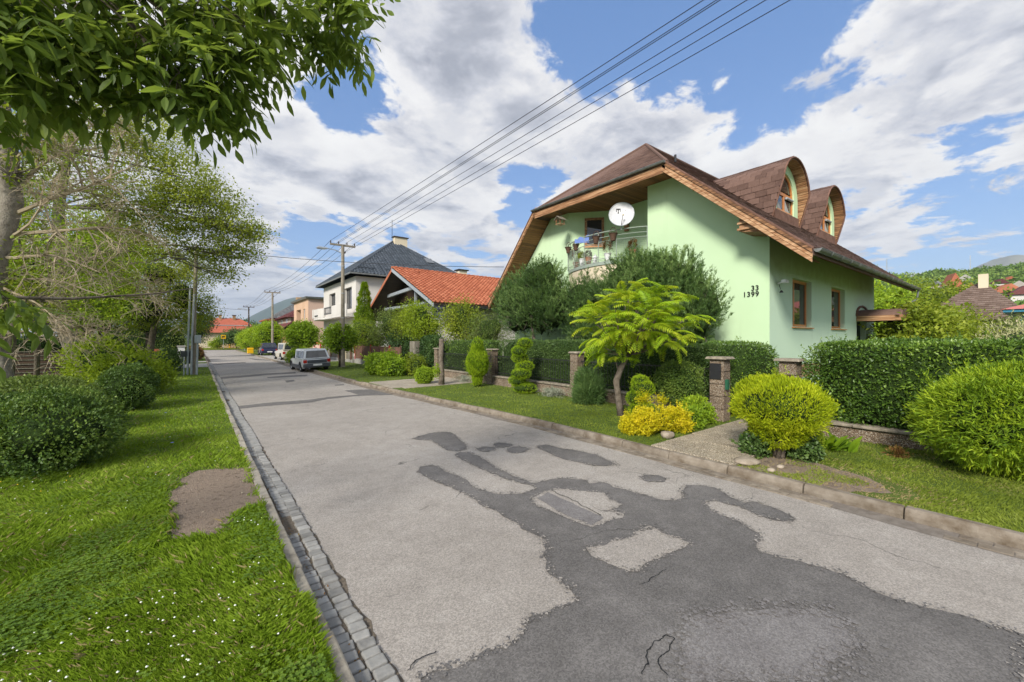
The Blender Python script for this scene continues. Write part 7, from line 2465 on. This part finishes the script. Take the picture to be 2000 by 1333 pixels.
upole('tall concrete utility pole with crossarm and street lamp, nearest on the right', 8.1, 30, 8.6, lamp=True)
upole('second concrete utility pole along the right verge by the dark blue car', 7.3, 57.5, 7.7)
upole('third utility pole with lamp far up the street', 7.3, 86.5, 7.7, lamp=True, mat='wood_dark')
upole('last small utility pole in front of the blue mountain', 11.5, 150, 7.0, mat='wood_dark')


def wire(a, b, sag, name='wire', lab=None, r=.012, n=20):
    a, b = Vector(a), Vector(b)
    pts = [a.lerp(b, i / n) - Vector((0, 0, 4 * sag * (i / n) * (1 - i / n))) for i in range(n + 1)]
    m = MB(); m.tube(pts, r, 4)
    o = m.build(name, M['wire'], None)
    return tag(o, lab, 'wire', 'overhead wires along the street')


WL = ['leftmost overhead wire running to the near pole', 'upper overhead wire just right of the leftmost one', 'twin overhead wire close under the second one', 'middle overhead wire with a gap on each side', 'overhead wire second from the right', 'lowest rightmost thin wire to the near pole']
for (xa, za, xb, yb), lab in zip(((7.30, 8.88, 8.12, 4.20), (7.82, 8.88, 8.33, 4.04), (7.84, 8.8, 8.39, 3.99), (8.38, 8.88, 8.82, 3.66), (8.9, 8.88, 9.12, 3.43), (8.2, 8.15, 9.37, 3.24)), WL):
    a_, b_ = Vector((xa, 30, za)), Vector((xb, yb, 9.0 if yb > 3.3 else 8.9))
    wire(a_, a_ + (b_ - a_) * 1.7, .05, lab=lab, r=.012, n=34)
for i, (a, lab) in enumerate(((-.8, 'outer left wire between the first and second pole'), (-.28, 'inner left wire between the first and second pole'), (.28, 'inner right wire between the first and second pole'), (.8, 'outer right wire between the first and second pole'))):
    wire((8.1 + a, 30, 8.88), (7.3 + a, 57.5, 7.95), .5, lab=lab, r=.014)
    wire((7.3 + a, 57.5, 7.95), (7.3 + a, 86.5, 7.95), .45, lab=lab.replace('first and second', 'second and third'), r=.016)
wire((-.05, 29.2, 7.2), (12.55, 17.0, 5.8), .25, lab='thick wire crossing the street to the green house', r=.015)
wire((-12, 70, 8.2), (7.0, 86.5, 7.2), .4, lab='thin wire crossing the street near the red roofed house', r=.02)
# left pole group
t = thing('utility_pole', 'weathered concrete pole with steel conduits and grey boxes on the left verge', 'pole', (-.2, 29.2, .1))
m = MB(); m.tube([(-.2, 29.2, 0), (-.15, 29.2, 3), (-.02, 29.2, 7.4)], [.125, .11, .085], 9); m.build('pole', M['concrete_pole'], t)
m = MB(); m.tube([(-.42, 29.15, 0), (-.40, 29.15, 2), (-.30, 29.15, 5.0)], .055, 8); m.build('conduit', M['galv'], t)
m = MB(); m.tube([(-.26, 28.98, 0), (-.22, 28.98, 2.5), (-.12, 29.0, 4.6)], .05, 8); m.build('conduit', M['galv'], t)
m = MB(); m.tube([(-.02, 28.95, 0), (.02, 28.95, 2.0)], .055, 8); m.build('conduit', M['galv'], t)
m = MB(); m.box(-.12, .18, 28.8, 29.05, 1.85, 2.3); bevel(m.build('junction_box', M['galv'], t), .02, 2)
m = MB(); m.box(-.72, -.45, 28.95, 29.15, 1.1, 1.42); bevel(m.build('meter_box', M['rail_dark'], t), .02, 2)
m = MB(); m.tube([(-.58, 29.05, 0), (-.58, 29.05, 1.1)], .03, 6); m.build('meter_post', M['galv'], t)


# =================================================================== cars
def car(label, cat, loc, rz, paint, lower, L=4.1, w_=.82, zr_=1.40, belt=.86, hood=.80, rear_slope=.28, wsh=2.15, roof_f=1.35, tilt=0.0, plate=True, cladding=True):
    t = thing('car', label, cat, loc, rz)
    t.rotation_euler = (0, tilt, rz)
    rear = -.82; front = rear + L
    wb = L * .61
    st = [(rear, .66, .40, .60), (rear + .03, .76, .30, belt * .93), (rear + .35, w_, .24, belt), (rear + 1.6, w_ + .01, .20, belt - .01), (front - 1.35, w_, .20, hood + .03), (front - .45, w_ - .04, .22, hood - .06), (front - .10, w_ - .12, .26, hood - .18), (front, w_ - .25, .36, .56)]
    m = MB()
    rings = []
    for (y, w, zb, zt) in st:
        zm = (zb + zt) / 2
        rings.append([(-w * .92, y, zb), (-w, y, zb + .12), (-w, y, zm + .05), (-w * .96, y, zt), (w * .96, y, zt), (w, y, zm + .05), (w, y, zb + .12), (w * .92, y, zb)])
    for a, b in zip(rings, rings[1:]):
        for i in range(8):
            j = (i + 1) % 8
            m.poly([a[i], a[j], b[j], b[i]])
    m.poly(list(reversed(rings[0]))); m.poly(rings[-1])
    o = m.build('body', paint, t, local=True); bevel(o, .02, 2)
    # greenhouse
    wt = w_ * .77
    b0, b1, t0, t1 = rear + .06, front - wsh + .35, rear + .06 + rear_slope, roof_f + rear + .95
    zb = belt - .02
    B = [Vector((-w_ * .95, b0, zb)), Vector((w_ * .95, b0, zb)), Vector((w_ * .93, b1, zb - .02)), Vector((-w_ * .93, b1, zb - .02))]
    T = [Vector((-wt, t0, zr_ - .03)), Vector((wt, t0, zr_ - .03)), Vector((wt, t1, zr_ - .03)), Vector((-wt, t1, zr_ - .03))]
    m = MB(); m.hexa(B + T)
    m.hexa(T + [p * 1.0 + Vector((-.08 * (1 if p.x > 0 else -1), .08 * (1 if i < 2 else -1), .035)) for i, p in enumerate(T)])
    o = m.build('cabin', paint, t, local=True); bevel(o, .02, 2)

    def pane(name, a, b, c_, d, iu0, iu1, iv0, iv1, mat=M['glass'], off=.006):
        nrm = (b - a).cross(d - a).normalized()
        cen = (a + b + c_ + d) / 4
        if nrm.dot(cen - Vector((0, (b0 + b1) / 2, zb + .2))) < 0:
            nrm = -nrm
        q = lambda u, v: (a.lerp(b, u)).lerp(d.lerp(c_, u), v) + nrm * off
        mm = MB(); mm.prism([q(iu0, iv0), q(1 - iu1, iv0), q(1 - iu1, 1 - iv1), q(iu0, 1 - iv1)], tuple(nrm * .004))
        return mm.build(name, mat, t, local=True)
    pane('rear_window', B[0], B[1], T[1], T[0], .08, .08, .10, .12)
    pane('windscreen', B[3], B[2], T[2], T[3], .05, .05, .06, .08)
    for s_, (p, q, r, s2) in ((-1, (B[0], B[3], T[3], T[0])), (1, (B[1], B[2], T[2], T[1]))):
        pane('side_window', p, q, r, s2, .06, .70, .10, .14)
        pane('side_window', p, q, r, s2, .33, .40, .10, .14)
        pane('side_window', p, q, r, s2, .63, .10, .10, .14)
        m = MB(); m.box(s_ * (w_ + .02) - .09 * (s_ < 0), s_ * (w_ + .02) + .09 * (s_ > 0), b1 - .45, b1 - .33, zb + .0, zb + .13); m.build('wing_mirror', M['plastic_black'], t, local=True)
        for y in (0, wb):
            m = MB()
            m.prism([(s_ * (w_ + .004), y + .37 * math.cos(PI * k / 10), .30 + .37 * math.sin(PI * k / 10)) for k in range(11)], (s_ * .012, 0, 0)); m.build('wheel_arch', M['tyre'], t, local=True)
            m = MB()
            x = s_ * (w_ - .10)
            prof = [(.18, -.09), (.27, -.10), (.30, -.06), (.30, .06), (.27, .10), (.18, .09)]
            n = 18
            b_ = len(m.v)
            for (r, xx) in prof:
                for k in range(n):
                    a = 2 * PI * k / n
                    m.v.append((x + xx, y + r * math.cos(a), .30 + r * math.sin(a)))
            for i in range(len(prof) - 1):
                for k in range(n):
                    m.f.append((b_ + i * n + k, b_ + i * n + (k + 1) % n, b_ + (i + 1) * n + (k + 1) % n, b_ + (i + 1) * n + k)); m.m.append(0)
            wh = m.build('wheel', M['tyre'], t, local=True)
            m = MB(); xo = x + s_ * .085
            m.prism([(xo, y + .19 * math.cos(2 * PI * k / 14), .30 + .19 * math.sin(2 * PI * k / 14)) for k in range(14)], (s_ * .01, 0, 0)); m.build('rim', M['galv'], wh, local=True)
        # lights
        m = MB(); m.box(s_ * w_ * .72 if s_ > 0 else -w_ * .97, s_ * w_ * .97 if s_ > 0 else -w_ * .72, rear - .012, rear + .10, .58, .78); bevel(m.build('tail_light', M['tail'], t, local=True), .012, 1)
        m = MB(); m.box(s_ * w_ * .45 if s_ > 0 else -w_ * .82, s_ * w_ * .82 if s_ > 0 else -w_ * .45, front - .16, front - .05, .52, .64); m.build('headlight', M['glass_lt'], t, local=True)
    m = MB(); m.hexa([(-w_ * .93, rear - .07, .30), (w_ * .93, rear - .07, .30), (w_ * .97, rear + .25, .30), (-w_ * .97, rear + .25, .30), (-w_ * .93, rear - .07, .54), (w_ * .93, rear - .07, .54), (w_ * .97, rear + .25, .54), (-w_ * .97, rear + .25, .54)])
    bevel(m.build('bumper', lower, t, local=True), .03, 2)
    m = MB(); m.hexa([(-w_ * .80, front - .12, .26), (w_ * .80, front - .12, .26), (w_ * .7, front + .05, .26), (-w_ * .7, front + .05, .26), (-w_ * .80, front - .12, .48), (w_ * .80, front - .12, .48), (w_ * .7, front + .05, .48), (-w_ * .7, front + .05, .48)])
    bevel(m.build('bumper', lower, t, local=True), .03, 2)
    if cladding:
        m = MB(); m.box(-w_ * .70, w_ * .70, rear - .018, rear + .02, .56, .76); m.build('tailgate_panel', lower, t, local=True)
        for s_ in (-1, 1):
            m = MB(); m.box(s_ * (w_ + .012) - .012, s_ * (w_ + .012) + .012, rear + .75, front - .95, .24, .46); m.build('side_trim', lower, t, local=True)
    if plate:
        m = MB(); m.box(-.26, .26, rear - .085, rear - .072, .40, .51); m.build('number_plate', M['white_paint'], t, local=True)
    m = MB(); m.tube([(-.05, rear + .04, belt + .02), (.12, rear + .12, belt + .22)], .008, 4); m.build('rear_wiper', M['plastic_black'], t, local=True)
    m = MB(); m.tube([(-.5, rear - .0, .26), (-.5, rear - .16, .26)], .025, 6); m.build('exhaust', M['galv'], t, local=True)
    return t


M['tail'] = flat('tail_light_red', (0.42, 0.02, 0.015), 0.2, 0.6)
car('silver grey estate car with dark tailgate parked half on the right verge', 'car', (6.0, 28.75, .02), math.radians(2), carpaint('silver_paint', (.66, .68, .70), .1), flat('grey_cladding', (.07, .075, .085), .5), L=4.2, zr_=1.42, rear_slope=.22, roof_f=1.75, tilt=-math.radians(2.5))
car('dark navy hatchback parked on the driveway apron', 'car', (6.8, 56.6, .11), math.radians(0), carpaint('navy_paint', (.018, .02, .055), .1), flat('navy_bumper', (.02, .022, .055), .4), L=3.7, w_=.86, zr_=1.48, belt=.92, rear_slope=.35, roof_f=1.5, cladding=False)
car('cream white small car partly hidden behind the street tree', 'car', (7.0, 43.6, .11), math.radians(4), carpaint('cream_paint', (.56, .52, .42), .05), flat('cream_bumper', (.5, .47, .38), .4), L=3.9, w_=.84, zr_=1.58, belt=.95, rear_slope=.16, roof_f=1.6, cladding=False)

# =================================================================== fences and small things beyond
FN = thing('garden_fence', 'brown mesh fence with red posts in front of the orange roofed house', 'fence', (10.3, 30, .1))
m = MB(); m.box(10.22, 10.38, 25, 34.5, .1, .45); m.build('base_wall', M['concrete'], FN)
for k in range(6):
    m = MB(); m.box(10.25, 10.33, 25.0 + k * 1.9, 25.08 + k * 1.9, .1, 1.65); m.build('post', M['red_paint'] if k % 2 else M['rust'], FN)
    if k < 5:
        m = MB(); m.box(10.28, 10.30, 25.1 + k * 1.9, 26.88 + k * 1.9, .5, 1.55); m.build('panel', M['rust'], FN)
FN = thing('garden_fence', 'low fence with wooden palings and cream post before the white house', 'fence', (10.3, 40, .1))
m = MB(); m.box(0, .02, 0, .09, 0, 1.0); PAL = m.mesh('paling', M['wood_grey'])
for k in range(60):
    if not (20 < k < 24):
        place('paling', PAL, FN, (0, -5 + k * .17, .25))
for y in (35.5, 38.6, 39.2, 42, 45):
    m = MB(); m.box(10.2, 10.36, y, y + .16, .1, 1.6); m.build('post', M['rust'], FN)
m = MB(); m.box(10.1, 10.5, 37.2, 37.8, .1, 1.45); m.build('meter_pillar', M['cream_wall'], FN)
m = MB(); m.box(10.2, 10.4, 35, 46, .1, .34); m.build('base_wall', M['concrete'], FN)
FN = thing('mesh_fence', 'red framed mesh fence with orange sheets in front of the peach house', 'fence', (10.3, 52, .1))
for k in range(7):
    m = MB(); m.box(10.25, 10.35, 46.5 + k * 2.4, 46.6 + k * 2.4, .1, 1.75); m.build('post', M['red_paint'], FN)
    if k < 6:
        m = MB(); m.box(10.29, 10.31, 46.7 + k * 2.4, 48.8 + k * 2.4, .55, 1.5); m.build('panel', M['orange_sheet'] if k in (3, 4, 5) else (M['red_paint'] if k == 2 else M['peach_side']), FN)
m = MB(); m.box(10.26, 10.34, 46.5, 61, 1.6, 1.68); m.box(10.26, 10.34, 46.5, 61, .4, .48); m.build('rail', M['red_paint'], FN)
t = thing('wooden_post', 'broad grey weathered wooden gatepost at the drive', 'post', (10.3, 22.8, .1))
m = MB(); m.box(10.1, 10.5, 22.5, 23.2, .1, 1.95); m.build('post', M['wood_grey'], t)
t = thing('street_sign', 'white notice board on a thin red post before the peach house', 'sign', (11.3, 55, .1))
m = MB(); m.tube([(0, 0, 0), (0, 0, 3.2)], .04, 6); m.build('post', M['red_paint'], t, local=True)
m = MB(); m.beam((-.1, 0, 3.1), (.4, .4, 3.1), .06, .08); m.beam((0, 0, 1.8), (.7, .7, .8), .08, .08); m.build('arm', M['red_paint'], t, local=True)
t = thing('grit_box', 'bright yellow box on the far right verge', 'box', (5.75, 66, .1))
m = MB(); m.hexa([(-.35, -.3, 0), (.35, -.3, 0), (.35, .3, 0), (-.35, .3, 0), (-.35, -.3, .6), (.35, -.3, .6), (.35, .3, .7), (-.35, .3, .7)]); bevel(m.build('box_body', M['yellow_paint'], t, local=True), .03, 2)
m = MB(); m.hexa([(-.37, -.33, .6), (.37, -.33, .6), (.37, .33, .7), (-.37, .33, .7), (-.37, -.33, .64), (.37, -.33, .64), (.37, .33, .76), (-.37, .33, .76)]); m.build('box_lid', M['yellow_paint'], t, local=True)
t = thing('traffic_sign', 'small white triangular road sign on a pole at the junction', 'sign', (6.4, 83, .1))
m = MB(); m.tube([(0, 0, 0), (0, 0, 3.0)], .04, 6); m.build('post', M['galv'], t, local=True)
m = MB(); m.prism([(-.45, -.05, 2.3), (.45, -.05, 2.3), (0, -.05, 3.1)], (0, .02, 0)); m.build('sign_plate', M['white_paint'], t, local=True)
t = thing('traffic_sign', 'yellow square sign in front of the red roofed house', 'sign', (4.0, 96, .1))
m = MB(); m.tube([(0, 0, 0), (0, 0, 2.7)], .03, 6); m.build('post', M['galv'], t, local=True)
m = MB(); m.box(-.38, .38, -.08, -.05, 2.0, 2.75); m.build('sign_plate', M['yellow_paint'], t, local=True)
m = MB(); m.box(-.25, .25, -.1, -.085, 2.25, 2.5); m.build('sign_mark', M['ink'], t, local=True)
FN = thing('paling_fence', 'orange brown paling fence before the red roofed house', 'fence', (3, 104, .1))
for k in range(24):
    m = MB() if k == 0 else None
    if k == 0:
        m.box(0, .22, 0, .03, 0, 1.25); PA2 = m.mesh('paling', M['ochre_wall'])
    place('paling', PA2, FN, (k * .30, 0, 0))
for k in range(4):
    m = MB(); m.box(k * 2.4 - .08, k * 2.4 + .08, -.06, .1, 0, 1.5); m.build('post', M['yellow_paint'], FN, local=True)

# =================================================================== balcony furniture of the green house
DI = thing('satellite_dish', 'round white satellite dish with black lettering clamped to the balcony railing', 'satellite dish', (13.05, 10.05, 6.35))
dn = (Vector((-.78, -.58, .22))).normalized()
up_ = Vector((0, 0, 1)); sx = up_.cross(dn).normalized(); sy = dn.cross(sx)
cD = Vector((12.95, 9.93, 6.90))
m = MB()
n = 32
rings = []
for r, dep in ((.47, .0), (.455, -.012), (.36, -.05), (.24, -.08), (.12, -.095), (.0, -.1)):
    rings.append([cD + sx * (r * math.cos(2 * PI * k / n)) + sy * (r * 1.04 * math.sin(2 * PI * k / n)) + dn * dep for k in range(n)])
for a, b in zip(rings, rings[1:]):
    for k in range(n):
        m.poly([a[k], a[(k + 1) % n], b[(k + 1) % n], b[k]])
back = [[p - dn * .02 for p in rg] for rg in rings]
for a, b in zip(back, back[1:]):
    for k in range(n):
        m.poly([a[(k + 1) % n], a[k], b[k], b[(k + 1) % n]])
m.build('dish', M['dish'], DI, smooth=True)
m = MB(); m.tube([rings[0][k] for k in range(n)] + [rings[0][0]], .014, 6); m.build('rim', M['galv'], DI)
m = MB(); m.tube([cD - sy * .47, cD - sy * .34 + dn * .12 + sx * .02, cD - sy * .16 + sx * .06 + dn * .2], .013, 6); m.build('feed_arm', M['plastic_black'], DI)
m = MB(); m.tube([cD - sy * .16 + sx * .06 + dn * .2, cD - sy * .12 + sx * .07 + dn * .15], .035, 8); m.build('receiver', M['cream_wall'], DI)
m = MB(); m.tube([cD - dn * .1, cD - dn * .16, cD - dn * .16 - sy * .5, Vector((12.95, 9.95, 6.3))], .022, 6); m.build('bracket', M['galv'], DI)


def dbar(m, x0, x1, y0, y1):
    q = lambda x, y: cD + sx * x + sy * y + dn * (.012 - .1 * max(0, 1 - (x * x + y * y) / .2116))
    m.prism([q(x0, y0), q(x1, y0), q(x1, y1), q(x0, y1)], tuple(dn * .006))


s3 = 1.0
m = MB()
dbar(m, -.20, -.04, .235, .26); dbar(m, -.20, -.178, .195, .235); dbar(m, -.062, -.04, .195, .235); dbar(m, -.132, -.108, .10, .235); dbar(m, -.155, -.085, .085, .10)
for x in (-.20, -.055, .03, .13):
    dbar(m, x, x + .024, .155, .179)
m.build('lettering', M['ink'], DI)


def basket(label, x, y, z, s=1.0, plant=None):
    t = thing('hanging_basket', label, 'basket', (x, y, z), group='wicker baskets hanging on the balcony rail')
    m = MB(); m.lathe([(0, -.26 * s), (.085 * s, -.26 * s), (.105 * s, -.13 * s), (.15 * s, 0), (.165 * s, .0), (.15 * s, -.02 * s), (.09 * s, -.1 * s), (0, -.1 * s)], (0, 0, 0), 14); m.build('pot', M['wicker'], t, local=True)
    m = MB(); m.tube([(0, -.15 * s * math.cos(PI * k / 10), .22 * s * math.sin(PI * k / 10)) for k in range(11)], .012, 5); m.build('handle', M['wicker'], t, local=True)
    if plant:
        p, nn = se_points(260, (0, 0, .02), (.17 * s, .17 * s, .1), 2, .3, .2)
        m2 = leaves('plant', plant, None, p, nn + np.array([0, 0, .4]), RG.normal(size=(len(p), 3)), .05, .03); m2.parent = t
    return t


basket('wicker basket at the left end of the balcony rail', 13.28, 13.1, 6.22, 1.0)
basket('grey leafy basket second from the left on the balcony rail', 12.98, 12.35, 6.16, .95, M['l_silver'])
basket('wicker basket near the middle of the balcony rail', 12.78, 11.05, 6.22, 1.05)
basket('wicker basket just left under the satellite dish', 12.84, 10.25, 6.2, 1.1)
m = MB()
for k in range(6):
    a = k / 6
    m.poly([(12.86, 12.3 - a * .8, 6.38 - .05 * math.sin(k * 2)), (12.86, 12.3 - (a + 1 / 6) * .8, 6.38 - .05 * math.sin(k * 2 + 2)), (12.84, 12.3 - (a + 1 / 6) * .8 - .02, 6.16 - .10 * a), (12.84, 12.3 - a * .8, 6.2 - .10 * a)])
o = m.build('blue_cloth', M['cloth_blue'], None); tag(o, 'light blue cloth draped over the balcony rail', 'cloth')
for lab, x, y, s, mat, pm in (('tall rusty brown plant in a pot at the left end of the balcony', 13.35, 12.7, (.16, .16, .40), M['terracotta'], M['l_red']), ('white pot of small plants on the balcony floor', 13.0, 12.0, (.14, .14, .13), M['white_paint'], M['l_tree']),
                          ('clay pot of small plants on the balcony floor', 12.95, 11.6, (.14, .14, .13), M['terracotta'], M['l_silver']), ('pot with reddish plant in the middle of the balcony', 12.95, 10.6, (.18, .18, .30), M['white_paint'], M['l_red']),
                          ('pot of pink plants behind the right end of the balcony mesh', 13.2, 9.6, (.15, .15, .2), M['terracotta'], M['l_red'])):
    t = thing('potted_plant', lab, 'potted plant', (x, y, 5.2), group='potted plants on the balcony')
    m = MB(); m.lathe([(0, 0), (.09, 0), (.14, .26), (.16, .27), (.15, .29), (0, .24)], (0, 0, 0), 12); m.build('pot', mat, t, local=True)
    p, nn = se_points(500, (0, 0, .3 + s[2]), s, 2, .3, .3, 6)
    o = leaves('plant', pm, None, p, nn + np.array([0, 0, .4]), RG.normal(size=(len(p), 3)), .06, .03); o.parent = t
t = thing('garden_lantern', 'small white lantern figure on the balcony floor', 'lantern', (12.9, 11.2, 5.2))
m = MB(); m.lathe([(0, 0), (.09, 0), (.09, .18), (.13, .2), (.05, .3), (.02, .34), (0, .36)], (0, 0, 0), 10); m.build('lantern_body', M['white_paint'], t, local=True)
t = thing('bird_feeder', 'small wooden bird feeder house hanging under the left eaves', 'bird feeder', (12.62, 12.95, 7.1))
m = MB()
m.prism([(-.2, -.2, .2), (-.2, 0, .36), (-.2, 0, .34), (-.2, -.2, .18)], (.4, 0, 0)); m.prism([(-.2, 0, .36), (-.2, .2, .2), (-.2, .2, .18), (-.2, 0, .34)], (.4, 0, 0)); m.build('roof', M['wood_grey'], t, local=True)
m = MB(); m.box(-.16, .16, -.16, .16, 0, .02); m.build('tray', M['wood_y'], t, local=True)
for x, y in ((-.12, -.12), (.12, -.12), (.12, .12), (-.12, .12)):
    m = MB(); m.box(x - .015, x + .015, y - .015, y + .015, .02, .22); m.build('post', M['wood_y'], t, local=True)
m = MB(); m.tube([(0, -.1, .3), (0, 0, .58), (0, .1, .3)], .005, 4); m.build('cord', M['wire'], t, local=True)
t = thing('insect_box', 'narrow brown wooden box hanging on the balcony back wall', 'box', (14.7, 11.0, 6.9))
m = MB(); m.box(14.68, 14.78, 10.93, 11.13, 6.75, 7.5); bevel(m.build('box_body', M['wood_y'], t), .02, 2)
# camera and lamp on the side wall
t = thing('security_camera', 'white security camera on the side wall near the corner', 'camera', (14.05, 4.95, 3.75))
m = MB(); m.tube([(14.08, 4.98, 3.78), (14.08, 4.86, 3.82)], .025, 6); m.build('bracket', M['white_paint'], t)
m = MB(); m.box(13.96, 14.2, 4.72, 4.86, 3.78, 3.88); bevel(m.build('camera_body', M['white_paint'], t), .01, 1)
t = thing('wall_lamp', 'small black lamp hanging below the white security camera', 'lamp', (14.05, 4.95, 3.55))
m = MB(); m.tube([(14.08, 4.94, 3.75), (14.08, 4.9, 3.6)], .008, 5); m.build('bracket', M['plastic_black'], t)
m = MB(); m.lathe([(0, .08), (.03, .06), (.055, 0), (0, 0)], (14.08, 4.88, 3.5), 10); m.build('lamp_shade', M['plastic_black'], t)


# =================================================================== air
m = MB(); m.box(-3600, 5400, -1200, 9400, -1.5, 640)
HZ = m.build('haze', [], None)
hm = bpy.data.materials.new('haze'); hm.use_nodes = True; hm.node_tree.nodes.clear()
ht = NT(hm.node_tree)
pv = ht.n('ShaderNodeVolumePrincipled', {'Density': 0.00014, 'Color': (0.74, 0.85, 1.0, 1), 'Anisotropy': 0.2})
ho = ht.n('ShaderNodeOutputMaterial')
hm.node_tree.links.new(pv.outputs[0], ho.inputs['Volume'])
HZ.data.materials.append(hm)
HZ['kind'] = 'stuff'
